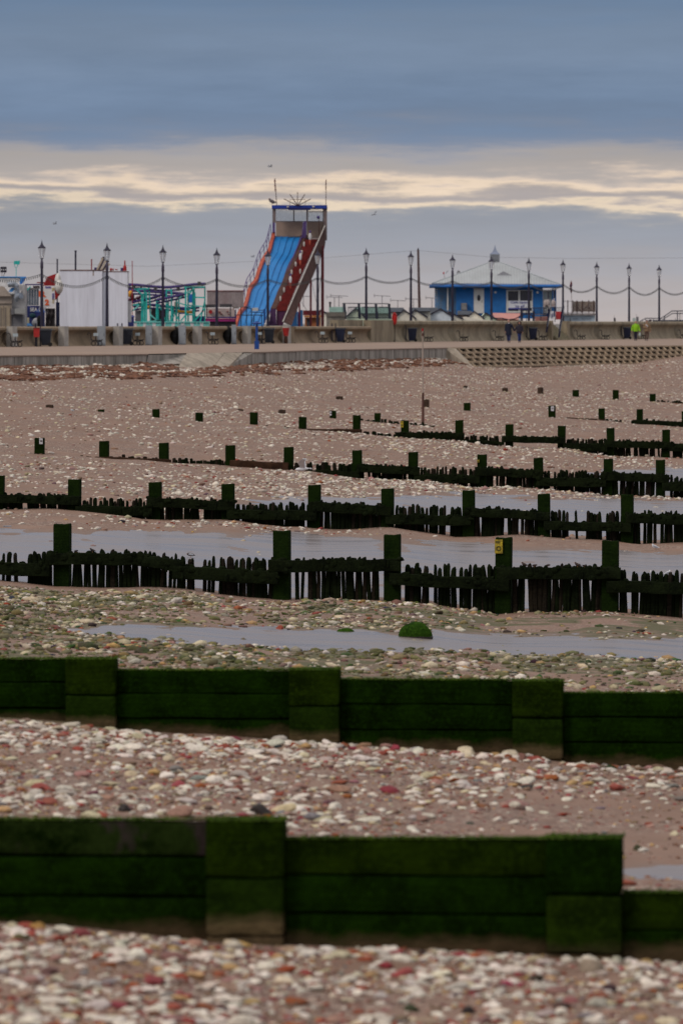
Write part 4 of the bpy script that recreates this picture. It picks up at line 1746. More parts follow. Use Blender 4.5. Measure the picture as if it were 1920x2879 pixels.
m_bin = mat('dark_bin_plastic', (.022, .027, .04), .45, .2, 5)
m_binn = mat('navy_bin_plastic', (.016, .022, .055), .45, .2, 5)
m_lid = mat('bin_lid', (.018, .022, .032), .4, .2, 5)
m_rub = mat('black_rubber', (.012, .012, .012), .7, .1)


def make_bin(m, post):
    t = thing('wheelie_bin', '', 'wheelie bin', (0, 0, 0), 'large wheelie bins against the sea wall')
    mb = MB()
    mb.hexa([(-.27, -.30, .08), (.27, -.30, .08), (.27, .30, .08), (-.27, .30, .08), (-.36, -.37, 1.05), (.36, -.37, 1.05), (.36, .37, 1.05), (-.36, .37, 1.05)])
    mb.box(-.39, .39, -.40, .40, 1.0, 1.06)
    for s in (-.2, 0, .2):
        mb.hexa([(s - .02, -.33, .12), (s + .02, -.33, .12), (s + .02, -.3, .12), (s - .02, -.3, .12), (s * 1.2 - .02, -.39, 1.0), (s * 1.2 + .02, -.39, 1.0), (s * 1.2 + .02, -.36, 1.0), (s * 1.2 - .02, -.36, 1.0)])
    mb.build('bin_body', m, t, local=True)
    MB().hexa([(-.40, -.42, 1.065), (.46, -.42, 1.065), (.46, .42, 1.065), (-.40, .42, 1.065), (-.33, -.34, 1.16), (.38, -.34, 1.15), (.38, .34, 1.15), (-.33, .34, 1.16)]).build('lid', m_lid, t, local=True)
    MB().tube([(.46, -.36, 1.09), (.52, -.34, 1.07), (.52, .34, 1.07), (.46, .36, 1.09)], .025, 6).build('handle', m_lid, t, local=True)
    for s in (-.29, .29):
        mb = MB()
        mb.tube([(.27, s - .05, .13), (.27, s + .05, .13)], .13, 14)
        mb.build('wheel', m_rub, t, local=True)
    if post:
        for y in ((-.22, .25) if post > 1 else (0,)):
            MB().box(-.56 + y * .6, -.48 + y * .6, y - .05, y + .05, 0, 1.5 if post > 1 else 1.3).build('holder_post', m_navy, t, local=True)
    return t


BINS = [(129, 2, 0, 'dark wheelie bin with twin posts beside the red box, below the kiosk lamp'), (358, 2, 0, 'dark wheelie bin with twin posts below the right end of the white hoarding'),
        (757, 1, 0, 'dark wheelie bin at the foot of the slide, right of the blue pedestal post'), (957, 2, 1, 'navy wheelie bin with twin posts below the railing, right of the slide'), (1159, 1, 1, 'navy bin against the wave wall just right of the lifebuoy'), (1498, 1, 1, 'navy bin right of the couple, left of the steps'), (1763, 1, 1, 'navy bin left of the yellow jacket walker')]
protos = {}
for x, post, navy, lab in BINS:
    p = onprom(x, .95)
    key = (post, navy)
    if key not in protos:
        protos[key] = make_bin(m_binn if navy else m_bin, post)
        protos[key].location = p
        protos[key]['label'] = lab
    else:
        dup(protos[key], p, lab)

m_cab = mat('grey_cabinet', (.30, .335, .375), .5, .1, 3)
m_cabd = mat('cabinet_dark_grey', (.1, .11, .12), .6, .1)  # dark grey of the cabinet handles and plinths


def cabinet(x0, x1, y0, lab, gate=True):
    x = (x0 + x1) / 2
    p = onprom(x, 1.0)
    t = thing('cabinet', lab, 'utility cabinet', p, 'grey metal cabinets beside the wall piers')
    s = F / p.y
    w = (x1 - x0) / s
    h = p.z * 0 + (CAMZ - (y0 - HY) / s) - p.z
    MB().box(-w / 2, w / 2, 0, .5, .04, h).build('cabinet_body', m_cab, t, local=True)
    MB().box(-w / 2 + .05, w / 2 - .03, -.02, -.003, .1, h - .07).build('door', m_cab, t, local=True)
    MB().box(w / 2 - .1, w / 2 - .07, -.04, -.021, h * .5, h * .62).build('handle', m_cabd, t, local=True)
    MB().box(-w / 2 - .01, w / 2 + .01, -.01, .51, 0, .039).build('plinth', m_cabd, t, local=True)
    if gate:   # rolled dark hose drum in the gap beside the cabinet
        g = thing('hose_drum', 'dark upright drum left of the cabinet ' + ('between coaster and rusty fence lamp' if x < 600 else 'at the foot of the slide'), 'drum', p + Vector((-w / 2 - .3, .55, 0)), 'dark drums beside the cabinets')
        MB().lathe([(.22, .0), (.30, .25), (.33, .6), (.30, 1.0), (.24, 1.2), (.12, 1.3)], n=14).build('drum', m_rub, g, True, local=True)
        MB().lathe([(.31, .55), (.345, .56), (.345, .66), (.31, .67)], n=14).build('band', m_iron, g, True, local=True)
    return t


cabinet(273, 296, 916, 'grey cabinet half covering a bench, below the hoarding lamp', False)
cabinet(409, 427, 914, 'grey cabinet and pier left of the coaster lamp', False)
cabinet(502, 522, 913, 'pale grey cabinet between coaster and rusty fence lamp')
cabinet(651, 664, 912, 'narrow grey cabinet at the foot of the slide')

# small coloured tubs, blue pedestal, lifebuoy
m_red = mat('red_plastic', (.42, .03, .028), .5, .15, 4)
m_redb = mat('bright_red_cover', (.62, .022, .02), .5, .12, 4)
p = onprom(103, 1.15)
t = thing('dog_waste_bin', 'red box bin on a dark post left of the kiosk lamp bin', 'bin', p)
MB().hexa([(-.17, -.15, .62), (.17, -.15, .62), (.17, .15, .62), (-.17, .15, .62), (-.2, -.18, 1.16), (.2, -.18, 1.16), (.2, .18, 1.16), (-.2, .18, 1.16)]).build('bin_box', m_red, t, local=True)
MB().box(-.21, .21, -.19, .19, 1.165, 1.22).build('lid', mat('dark_red', (.2, .02, .02), .5, .1), t, local=True)
MB().box(-.05, .05, -.05, .05, 0, .615).build('post', m_iron, t, local=True)
p = onprom(804, 1.0)
t = thing('red_tub', 'red tapered bucket on a brown stand by the wall right of the slide', 'bucket', p)
MB().lathe([(.17, .55), (.25, 1.10), (.27, 1.11), (.27, 1.16), (.22, 1.16)], n=14).build('bucket', m_red, t, True, local=True)
MB().lathe([(.14, 0), (.15, .2), (.12, .54)], n=10).build('stand', mat('brown_stand', (.09, .045, .03), .8, .2), t, True, local=True)

m_blue = mat('blue_paint', (.012, .06, .27), .45, .12, 5)
p = prom_at(722, 981)
t = thing('pedestal_post', 'blue post with flat round top on a square box base, standing out on the promenade', 'pedestal', p)
s = F / p.y
MB().box(-.15, .15, -.15, .15, 0, .52).build('base_box', m_blue, t, local=True)
MB().lathe([(.09, .525), (.085, .7), (.075, 1.55)], n=10).build('column', m_blue, t, True, local=True)
mb = MB().lathe([(.10, 1.56), (.27, 1.60), (.28, 1.66), (.2, 1.70)], n=16)
mb.box(-.3, .3, -.06, .06, 1.60, 1.66)
mb.lathe([(.10, 1.70), (.09, 1.76), (.02, 1.77)], n=12)
mb.build('top_plate', m_blue, t, True, local=True)

p = onprom(1109, .45)
s = F / p.y
t = thing('lifebuoy', 'bright red lifebuoy cover hung on the end of the raised wall', 'lifebuoy', p)
zc = CAMZ - (895 - HY) / s
mb = MB()
mb.ell((0, 0, zc), (.21, .16, .52), nu=14, nv=10)
mb.build('cover', m_redb, t, True, local=True)
mb = MB().ring((0, -.12, zc), .27, .07, 'y', 20, 8)
for v in mb.v:
    v.x *= .55
    v.z = zc + (v.z - zc) * 1.5
mb.build('ring', mat('dark_red2', (.40, .018, .015), .5, .1), t, True, local=True)
MB().tube([(.02, .05, 0), (.02, .05, zc - .4)], .03, 6).build('stand_post', m_iron, t, local=True)

# railing on the wall block
m_rail = mat('dark_railing', (.03, .035, .055), .55, .15)
Yr = 463.0
t = thing('railing', 'dark railing with leaning posts on top of the concrete wall block', 'railing', P(1030, 897, Yr))
for x in (963, 1004, 1052, 1089):
    mb = MB()
    mb.quadprism([P(x + 4, 896, Yr), P(x + 12, 896, Yr), P(x + 8, 853, Yr), P(x + 1, 853, Yr)], (0, .25, 0))
    mb.build('leaning_post', m_rail, t)
for x0, x1 in ((978, 1007), (1018, 1055), (1064, 1092)):
    mb = MB()
    mb.beam(P(x0, 863, Yr), P(x1, 863, Yr), .07)
    mb.beam(P(x0, 893, Yr), P(x1, 893, Yr), .07)
    x = x0
    while x <= x1:
        mb.beam(P(x, 863, Yr), P(x, 893, Yr), .04)
        x += 4.1
    mb.build('railing_panel', m_rail, t)
MB().tube([P(963, 894, Yr), P(963, 852, Yr), P(1092, 853, Yr), P(1092, 895, Yr)], .035, 6).build('top_rail', m_rail, t)


def prop(name, label, cat, x, y, Y, group=None):
    return thing(name, label, cat, P(x, y, Y), group)


def pb(parent, name, m, x0, x1, y0, y1, Y, d=.3):
    return MB().pbox(x0, x1, y0, y1, Y, d).build(name, m, parent)


def ptube(parent, name, m, pts, r, n=6):
    return MB().tube([P(*q) for q in pts], r, n).build(name, m, parent)


def text_mesh(parent, name, s_, m, x, y, Y, hpx, wpx=None, bold=0.0):
    cu = bpy.data.curves.new(name, 'FONT')
    cu.body = s_
    cu.size = 1
    cu.offset = bold
    cu.extrude = .01
    o = bpy.data.objects.new('tmp', cu)
    C.objects.link(o)
    dg = bpy.context.evaluated_depsgraph_get()
    me = bpy.data.meshes.new_from_object(o.evaluated_get(dg))
    bpy.data.objects.remove(o)
    co = np.zeros(len(me.vertices) * 3)
    me.vertices.foreach_get('co', co)
    co = co.reshape(-1, 3)
    mn, mx = co.min(0), co.max(0)
    k = F / Y
    sy = hpx / k / (mx[1] - mn[1])
    sx = (wpx / k / (mx[0] - mn[0])) if wpx else sy
    root = parent
    while root.parent:
        root = root.parent
    o0 = P(x, y, Y) - root.location
    new = np.stack([(co[:, 0] - mn[0]) * sx + o0.x, -co[:, 2] + o0.y, (co[:, 1] - mn[1]) * sy + o0.z], -1)
    me.vertices.foreach_set('co', new.ravel())
    me.update()
    me.materials.clear()
    me.materials.append(m)
    ob = bpy.data.objects.new(name, me)
    C.objects.link(ob)
    ob.parent = parent
    return ob


# ------------------------------------------------------------------ amusement area at the left
m_grey = mat('corrugated_grey', (.42, .42, .43), .5, .15, 2)
m_beige = mat('beige_wall', (.38, .325, .28), .8, .1, 1)
m_beiged = mat('beige_trim', (.2, .17, .145), .8, .1, 1)
m_skyb = mat('sky_blue_paint', (.07, .27, .62), .4, .08, 3)
m_skyd = mat('mid_blue_paint', (.03, .15, .5), .4, .08, 3)
m_steel = mat('duct_steel', (.32, .36, .42), .35, .2, 3, metal=.5)
m_teal = mat('turquoise_paint', (.025, .45, .41), .45, .15, 3)
m_teal2 = mat('pale_turquoise', (.16, .55, .52), .5, .15, 3)
m_purp = mat('purple_rail', (.045, .025, .15), .4, .2, 3)
m_navyb = mat('navy_banner', (.025, .035, .16), .6, .25, 3)
m_white = mat('white_paint', (.66, .66, .68), .6, .06, 2)
m_dgrey = mat('dark_grey', (.06, .058, .065), .7, .2, 2)
m_mgrey = mat('mid_grey', (.16, .16, .175), .7, .15, 2)
m_tan = mat('door_tan', (.36, .30, .225), .8, .1, 3)

Yk = 378.0
t = prop('kiosk', 'grey beige seafront kiosk with ribbed roof, blue edge and fat vent duct', 'kiosk', 30, 915, Yk)
pb(t, 'wall', m_beige, -60, 33, 828, 930, Yk, 3)
pb(t, 'side_wall', m_grey, 33.3, 70, 800, 930, Yk + .3, 2.7)
mb = MB()
for i in range(16):      # ribbed sloping roof
    xa, xb = -60 + i * 7.6, -60 + i * 7.6 + 7.0
    q = [P(xa - 3, 826, Yk - .25), P(xb - 3, 826, Yk - .25), P(min(xb + 18, 70), 779, Yk + 2.2), P(min(xa + 18, 69), 779, Yk + 2.2)]
    MB().quadprism(q, (0, .1, -.08 - .02 * (i % 2))).build('roof_sheet', m_grey, t)
mb = MB()
mb.poly([P(-60, 832, Yk - .27), P(33, 832, Yk - .27), P(24, 822, Yk - .27), P(12, 806, Yk - .27), P(4, 803, Yk - .27), P(-8, 806, Yk - .27), P(-60, 806, Yk - .27)], (0, .25, 0))
mb.build('gable_front', m_beige, t)
MB().poly([P(54, 799, Yk - .4), P(62, 797, Yk - .4), P(74, 779, Yk - .4), P(68, 779, Yk - .4)], (0, .2, 0)).build('bargeboard', m_skyd, t)
MB().poly([P(54, 792, Yk - .3), P(58, 797, Yk - .3), P(73, 778.5, Yk - .3), P(58, 778.5, Yk - .3)], (0, .15, 0)).build('fascia', m_skyb, t)
MB().pbox(-60, 73, 776.5, 779, Yk + 2.0, .3).build('ridge_trim', m_skyb, t)
MB().poly([P(24, 819, Yk - .45), P(35, 820, Yk - .45), P(46, 807, Yk - .45), P(32, 808, Yk - .45)], (0, .1, 0)).build('canopy_flap', m_skyb, t)
mb = MB()
mb.tube([P(22, 800, Yk - .6), P(30, 797.5, Yk - .6), P(40, 798, Yk - .6), P(46, 804, Yk - .6), P(47.5, 815, Yk - .6), P(47, 835, Yk - .6)], [.18, .2, .2, .19, .17, .17], 10)
mb.build('vent_duct', m_steel, t, True)
mb = MB().tube([P(45, 848, Yk - .6), P(46, 838, Yk - .6), P(52, 832, Yk - .7), P(59, 831, Yk - .9)], [.1, .2, .22, .2], 10)
mb.build('duct_elbow', m_steel, t, True)
pb(t, 'ledge', m_beiged, -60, 34, 829, 831, Yk - .1, .1)
pb(t, 'ledge', m_beiged, -60, 33, 851.5, 853.5, Yk - .1, .1)
for x0, x1 in ((-30, -8), (-1, 9), (12, 28)):
    o = pb(t, 'door', m_tan, x0, x1, 859, 930, Yk - .06, .05)
    pb(o, 'door_panel', m_beiged, x0 + 1.5, x0 + 5, 864, 925, Yk - .09, .025)
pb(t, 'awning', mat('awning_grey', (.30, .31, .31), .8, .1, 2), 41, 72, 867, 881, Yk - .8, .8)
pb(t, 'awning', m_mgrey, 31, 40.5, 867, 883, Yk - .6, .6)
pb(t, 'shutter', m_mgrey, 32, 64, 884, 930, Yk - .03, .03)
pb(t, 'wall_post', m_beiged, 30, 32, 867, 930, Yk - .12, .1)

t = prop('floodlight', 'black square floodlight on thin wires above the kiosk roof', 'floodlight', 9, 778, Yk + 2.3)
pb(t, 'lamp_head', mat('black_casing', (.015, .012, .025), .5, .1), 1, 18, 749, 765, Yk + 2.0, .3)
for x in (4, 9.5, 15):
    pb(t, 'lens', m_white, x - 1.2, x + 1.2, 755.5, 759, Yk + 1.96, .035)
ptube(t, 'bracket', m_iron, [(6, 765, Yk + 2.1), (5, 778, Yk + 2.1)], .015)
ptube(t, 'bracket', m_iron, [(14, 765, Yk + 2.1), (9, 778, Yk + 2.1)], .02)
t = prop('floodlight', 'turquoise tilted floodlight on a slim pole above the kiosk roof', 'floodlight', 45, 778, Yk + 2.4)
MB().poly([P(39, 742, Yk + 2.2), P(54, 743, Yk + 2.2), P(56, 732, Yk + 2.2), P(39, 733, Yk + 2.2)], (0, .35, 0)).build('lamp_head', m_teal, t)
ptube(t, 'yoke', m_teal2, [(40.5, 742, Yk + 2.3), (41, 748, Yk + 2.3), (45, 752.5, Yk + 2.3), (49.5, 748, Yk + 2.3), (50, 742, Yk + 2.3)], .022)
ptube(t, 'pole', m_teal2, [(45.5, 752, Yk + 2.3), (45.5, 778, Yk + 2.3)], .03)

Yf = 384.0
t = prop('ride_booth', 'dark fairground booth with a white lettered navy banner behind the kiosk lamp', 'booth', 95, 915, Yf)
pb(t, 'top_beam', m_purp, 70, 120, 797.5, 801, Yf - .3, .25)
ptube(t, 'brace', m_teal, [(73, 819, Yf - .2), (86, 805, Yf - .2)], .045)
pb(t, 'frame_post', m_teal, 61.5, 66, 848, 914, Yf - .7, .12)
for k in range(5):
    pb(t, 'window', mat('smoky_glass', (.13, .16, .20), .25, .2, 2), 73 + k * 7.4, 79.6 + k * 7.4, 812, 858, Yf, .1)
pb(t, 'window_frame', m_dgrey, 72, 112, 809, 811.5, Yf - .08, .2)
pb(t, 'brick_panel', mat('rusty_panel', (.16, .08, .07), .8, .25, 2), 93, 112, 803, 808.5, Yf, .1)
ban = pb(t, 'banner', m_navyb, 66, 126, 859, 930, Yf - .5, .08)
MB().poly([P(92, 876, Yf - .53), P(127, 878, Yf - .53), P(129, 868, Yf - .53), P(126, 859, Yf - .53), P(116, 858, Yf - .53), P(112, 866, Yf - .53)], (0, .025, 0)).build('banner_splash', mat('banner_blue', (.06, .15, .50), .6, .2, 3), ban)
text_mesh(ban, 'lettering', 'SEA LIFE', m_white, 84.5, 874.5, Yf - .55, 10.5, 46, .02)
mb = MB()
mb.ell(P(92, 886, Yf - .6), (.22, .05, .16))
mb.build('banner_turtle', mat('dark_teal', (.01, .05, .07), .6, .2), ban, True)
pb(t, 'counter', m_teal2, 64, 81, 899, 910, Yf - 1.2, .5)
pb(t, 'counter_flap', mat('cream_paint', (.6, .55, .38), .6, .1), 76, 82, 892, 909, Yf - 1.3, .08)
MB().poly([P(64, 914, Yf - 1.5), P(92, 916, Yf - 1.5), P(86, 909, Yf - 1.4), P(64, 906, Yf - 1.4)], (0, .3, -.05)).build('counter_shelf', m_skyb, t)
t = prop('ride_cars', 'small black and white ride car parked under the navy lettered banner', 'ride car', 104, 915, Yf - 2.5)
MB().ell(P(104, 906, Yf - 2.5), (.34, .5, .32)).build('car_shell', m_white, t, True)
MB().ell(P(111, 903, Yf - 2.7), (.2, .4, .42)).build('seat_back', m_rub, t, True)
MB().tube([P(102, 899, Yf - 2.6), P(110, 897, Yf - 2.6), P(115, 905, Yf - 2.6)], .05, 8).build('lap_bar', m_teal2, t, True)

t = prop('inflatable', 'red and white inflatable peak rising left of the white hoarding', 'inflatable', 148, 850, 381)
m_redf = mat('red_fabric', (.36, .016, .02), .6, .25, 1.2)
MB().poly([P(121, 803, 381), P(154, 804, 381), P(160, 768, 381), P(150, 771, 381), P(133, 777, 381), P(128, 788, 381)], (0, 1.2, 0)).build('red_peak', m_redf, t)
MB().poly([P(102, 795, 381.3), P(125, 797, 381.3), P(125, 792, 381.3), P(104, 792.5, 381.3)], (0, .6, 0)).build('red_arm', m_redf, t)
mb = MB()
mb.ell(P(163, 789, 380.5), (.22, .5, .52))
mb.ell(P(166, 805, 380.3), (.28, .6, .5))
mb.build('white_bulge', mat('white_fabric', (.6, .59, .56), .6, .06, 1), t, True)
MB().poly([P(155, 843, 381), P(168, 826, 381), P(168, 812, 381), P(154, 812, 381)], (0, .8, 0)).build('red_fold', m_redf, t)
Ys_ = 380.0
t = prop('painted_sign', 'white board with orange letters and yellow and blue dashes, behind the kiosk lamp', 'sign', 132, 864, Ys_)
bd = pb(t, 'board', m_white, 112, 154, 802.5, 864, Ys_, .1)
m_or = mat('orange_paint', (.72, .12, .03), .5, .08)
m_dash_b = mat('blue_dash', (.06, .04, .28), .5, .1)
m_dash_y = mat('yellow_dash', (.6, .48, .2), .5, .1)
text_mesh(bd, 'letter', 'R', m_or, 109, 834, Ys_ - .03, 17, 21, .05)
text_mesh(bd, 'letter', '2', m_or, 126, 857.5, Ys_ - .03, 17, 12, .05)
for k in range(5):
    MB().quadprism([P(128 + k * 3.5, 809.5, Ys_ - .03), P(130.3 + k * 3.5, 809.5, Ys_ - .03), P(131.3 + k * 3.5 - 2.6, 804.5, Ys_ - .03), P(129 + k * 3.5 - 2.6, 804.5, Ys_ - .03)], (0, .02, 0)).build('blue_dash', m_dash_b, bd)
for k in range(6):
    MB().quadprism([P(146.5, 842 - k * 3, Ys_ - .03), P(152.5, 839.5 - k * 3, Ys_ - .03), P(152.5, 838 - k * 3, Ys_ - .03), P(146.5, 840.4 - k * 3, Ys_ - .03)], (0, .02, 0)).build('blue_dash', m_dash_b, bd)
for k in range(5):
    MB().quadprism([P(147, 852 - k * 2.5, Ys_ - .03), P(152.5, 851 - k * 2.5, Ys_ - .03), P(152.5, 850 - k * 2.5, Ys_ - .03), P(147, 851 - k * 2.5, Ys_ - .03)], (0, .02, 0)).build('yellow_dash', m_dash_y, bd)
    MB().quadprism([P(146, 818 - k * 1.8, Ys_ - .03), P(153, 815 - k * 1.8, Ys_ - .03), P(153, 814 - k * 1.8, Ys_ - .03), P(146, 817 - k * 1.8, Ys_ - .03)], (0, .02, 0)).build('yellow_dash', m_dash_y, bd)
t = prop('tarpaulin', 'grey brown crumpled tarpaulin under the painted board', 'tarpaulin', 140, 915, 381)
mb = MB()
vs, fs = [], []
for i in range(9):
    for j in range(7):
        vs.append(P(128 + i * 3.4, 866 + j * 8.5, 381 + .15 * math.sin(i * 1.9 + j) + .1 * math.sin(j * 2.3)))
for i in range(8):
    for j in range(6):
        fs.append((i * 7 + j, i * 7 + j + 1, i * 7 + j + 8, i * 7 + j + 7))
mb.add(vs, fs)
mb.build('sheet', mat('tarp', (.105, .09, .092), .5, .3, 2), t, True)
pb(t, 'dark_board', mat('navy_board', (.012, .018, .06), .6, .2), 157, 167, 849, 925, 381.6, .3)

# white hoarding
Yh = 400.0
t = prop('hoarding', 'tall white ribbed hoarding box with rust streaks behind the sea wall', 'hoarding', 264, 915, Yh)
m_hoard = mat('white_hoarding', (.70, .72, .81), .6, .05, .9, .2, (.62, .63, .71), stretch=(1, 1, .12))
xe = [168, 187, 206, 226, 246, 263, 279, 287.5]
for a, b in zip(xe[:-1], xe[1:]):
    pb(t, 'panel', m_hoard, a + .1, b - .1, 759.5 + (a - 168) * .012, 925, Yh, .08)
for a, b in ((288, 296), (296, 306), (306, 324), (324, 343), (343, 359.5)):
    pb(t, 'panel', m_hoard, a + .1, b - .1, 763.0, 925, Yh + .3, .08)
pb(t, 'backing', m_mgrey, 169, 358, 764, 925, Yh + .45, 2.2)
pb(t, 'rusty_trim', mat('rust_trim', (.18, .075, .055), .7, .3, 1), 168, 288, 757.5, 760, Yh - .04, 2.5)
pb(t, 'rusty_trim', mat('rust_trim', (.18, .075, .055), .7, .3, 1), 288, 360, 761.5, 763.5, Yh + .27, 2.2)
pb(t, 'rust_streak', mat('rust_streak', (.30, .19, .11), .8, .3, 2), 261, 263.5, 760, 774, Yh - .012, .01)
pb(t, 'corner_post', m_white, 360, 369, 846, 905, Yh + 1.0, .3)
Yt = 404.0
t = prop('fairground_ride', 'brown and white zigzag lattice arm poking above the hoarding', 'ride part', 285, 765, Yt)
m_cream = mat('cream_strut', (.5, .42, .32), .6, .15)
m_dbr = mat('dark_brown', (.045, .022, .03), .6, .2)
for (a, b, m) in (((272, 759), (289, 724), m_cream), ((277, 760), (294, 726), m_dbr), ((283, 760), (299, 729), m_cream), ((289, 760), (304, 733), m_dbr), ((294, 758), (308, 740), m_cream)):
    MB().beam(P(a[0], a[1], Yt), P(b[0], b[1], Yt), .12).build('strut', m, t)
MB().tube([P(285, 727, Yt), P(291, 722.5, Yt), P(299, 725, Yt), P(306, 736, Yt)], .06, 8).build('top_bow', m_dbr, t)
pb(t, 'hub', m_purp, 265, 273, 751, 760, Yt, .4)
t = prop('ride_topping', 'red ornaments and a pointed red finial on the hoarding top', 'ride part', 335, 762, Yt)
for x, w, h in ((312, 6, 9), (318, 4, 7), (327, 8, 3)):
    MB().ell(P(x, 757, Yt), (w / 2 / 42 * 1.2, .15, h / 42 * .6)).build('ornament', m_redf, t, True)
MB().lathe([(.13, 0), (.12, .3), (.05, .45), (.04, .75)], P(351, 761, Yt), 8).build('finial', m_redf, t)
pb(t, 'box', m_purp, 339, 347, 752, 761, Yt, .3)
for x, y0, w, m, lab in ((161, 729, .055, m_navy, 'short dark pole left of the white hoarding'), (212.5, 705, .07, m_navy, 'tall dark pole behind the middle of the white hoarding'), (257.5, 730, .045, m_redf, 'reddish pole behind the white hoarding near its lamp'), (372, 735, .03, m_redf, 'thin red and white mast right of the white hoarding')):
    t = prop('pole', lab, 'pole', x, 915, 410)
    MB().tube([P(x, 930, 410), P(x, y0, 410)], w, 8).build('shaft', m, t)
    MB().lathe([(w * 1.4, 0), (w * 1.4, .05)], P(x, y0, 410), 8).build('cap', m, t)

t = prop('wheelie_bin', 'violet blue lidded bin right of the white hoarding', 'wheelie bin', 369, 915, 403)
m_vb = mat('violet_bin', (.09, .11, .42), .5, .1)
MB().hexa([P(362, 925, 402.6), P(376, 925, 402.6), P(376, 925, 403.2), P(362, 925, 403.2), P(360.5, 891, 402.5), P(377, 891, 402.5), P(377, 891, 403.3), P(360.5, 891, 403.3)]).build('bin_body', m_vb, t)
MB().hexa([P(359.5, 891, 402.4), P(379, 891, 402.4), P(379, 891, 403.4), P(359.5, 891, 403.4), P(362, 885.5, 402.6), P(376, 885.5, 402.6), P(376, 885.5, 403.2), P(362, 885.5, 403.2)]).build('lid', m_vb, t)

# roller coaster
Yc = 419.0
t = prop('roller_coaster', 'small turquoise steel roller coaster with purple tracks', 'roller coaster', 470, 915, Yc)
ncol = [(400, 825, 6, 0), (407, 808, 4, 1), (412, 820, 3, -1), (419, 808, 3.2, .5), (441, 845, 4.5, 0), (445, 845, 3, 1.5), (468, 812, 3.2, 0), (473, 843, 3.5, 1), (482, 812, 3.2, -.5), (487, 860, 4, 2), (496, 838, 3.5, 1.2), (503, 835, 3.2, 2.4), (522, 808, 3.5, -.6), (529, 812, 3.2, .6), (544, 806, 5.5, 0), (548, 822, 3, 1.2), (576, 806, 2.8, .8)]
for x, y0, w, dd in ncol:
    w *= 1.3
    lean = {419: 5, 487: -2}.get(x, 0)
    mb = MB()
    Yx = Yc + dd
    mb.quadprism([P(x - w / 2 + lean, 912, Yx), P(x + w / 2 + lean, 912, Yx), P(x + w / 2, y0, Yx), P(x - w / 2, y0, Yx)], (0, w / F * Yx, 0))
    mb.build('column', m_teal if w > 3 else m_teal2, t)
for a, b in (((382, 812), (400, 828)), ((378, 812), (420, 811)), ((372, 857), (400, 854)), ((370, 875), (402, 848)), ((420, 882), (442, 900)), ((444, 852), (456, 872)), ((458, 886), (468, 905)), ((470, 855), (485, 872)), ((484, 870), (503, 898)), ((495, 848), (524, 858)), ((522, 858), (548, 858)),
             ((508, 902), (526, 880)), ((524, 884), (545, 884)), ((527, 835), (541, 812)), ((522, 824), (546, 810)), ((545, 835), (577, 836)), ((546, 859), (577, 861)), ((548, 900), (577, 866)), ((563, 903), (576, 845)), ((518, 806), (576, 806)), ((464, 916), (491, 886)), ((405, 905), (455, 900)), ((440, 900), (470, 899)), ((466, 815), (482, 816)), ((503, 840), (521, 820)), ((530, 872), (543, 858))):
    MB().beam(P(a[0], a[1], Yc - .2), P(b[0], b[1], Yc - .2), .10).build('brace', m_teal if (a[0] + b[1]) % 3 else m_teal2, t)


def track(pts, dz=.0, w=.16):
    pts = [P(*q) for q in pts]
    n = []
    for i in range(len(pts) - 1):
        for k in range(4):
            n.append(pts[i].lerp(pts[i + 1], k / 4))
    n.append(pts[-1])
    for _ in range(2):
        n = [n[0]] + [(n[i - 1] + n[i] * 2 + n[i + 1]) / 4 for i in range(1, len(n) - 1)] + [n[-1]]
    MB().tube(n, .085, 7).build('track_rail', m_purp, t, True)
    n2 = [p + Vector((0, .95, .05)) for p in n]
    MB().tube(n2, .085, 7).build('track_rail', m_purp, t, True)
    mb = MB()
    MB().tube([p + Vector((0, .5, -.22)) for p in n], .07, 6).build('track_spine', m_purp, t, True)
    for i in range(1, len(n), 2):
        mb.beam(n[i], n[i] + Vector((0, .5, -.2)), .05)
        mb.beam(n2[i], n[i] + Vector((0, .5, -.2)), .05)
    o = mb.build('track_ties', m_purp, t)
    o['kind'] = 'stuff'


track([(358, 800, Yc), (385, 801, Yc), (430, 806, Yc), (470, 808, Yc), (510, 804, Yc), (545, 799, Yc), (577, 798, Yc)])
track([(358, 816, Yc + 2), (400, 818, Yc + 2), (450, 821, Yc + 2), (500, 824, Yc + 1), (520, 827, Yc)])
track([(520, 826, Yc - .5), (490, 833, Yc - .5), (470, 837, Yc - .8), (440, 843, Yc - 1)])
track([(370, 850, Yc + 1), (395, 844, Yc + 1), (430, 838, Yc + 1), (455, 828, Yc + 1), (470, 824, Yc + 1)])
track([(375, 862, Yc + 2.5), (420, 856, Yc + 2.5), (470, 862, Yc + 2.5), (520, 868, Yc + 2.5), (560, 864, Yc + 2.5)])
for x, y in ((437, 812), (501, 812), (376, 806), (560, 797)):
    MB().pbox(x - 4.5, x + 4.5, y - 6, y + 5, Yc - .2, .5).build('brake_motor', m_dgrey, t)
for k in range(24):      # platform railing boards
    pb(t, 'fence_board', m_teal2 if k % 3 else m_white, 376 + k * 8.9, 384.2 + k * 8.9, 905, 925, Yc - 1.5, .06)
pb(t, 'fence_rail', m_teal2, 375, 590, 903, 906, Yc - 1.6, .08)
m_ora = mat('orange_tube', (.65, .30, .03), .5, .1)
ptube(t, 'orange_tube', m_ora, [(500, 874, Yc + .4), (522, 876, Yc + .4), (548, 878, Yc + .4)], .1, 8)
ptube(t, 'orange_tube', m_ora, [(412, 862, Yc + .4), (420, 862, Yc + .4)], .1, 8)
for x0, x1, y0, y1, m in ((425, 470, 868, 904, m_dgrey), (505, 530, 862, 882, m_skyd), (530, 542, 826, 850, m_skyd), (548, 575, 888, 905, m_navyb), (478, 487, 885, 900, m_redf), (380, 398, 872, 903, m_mgrey), (490, 500, 848, 880, m_cream)):
    pb(t, 'machine_panel', m, x0, x1, y0, y1, Yc + 3.2, .4)
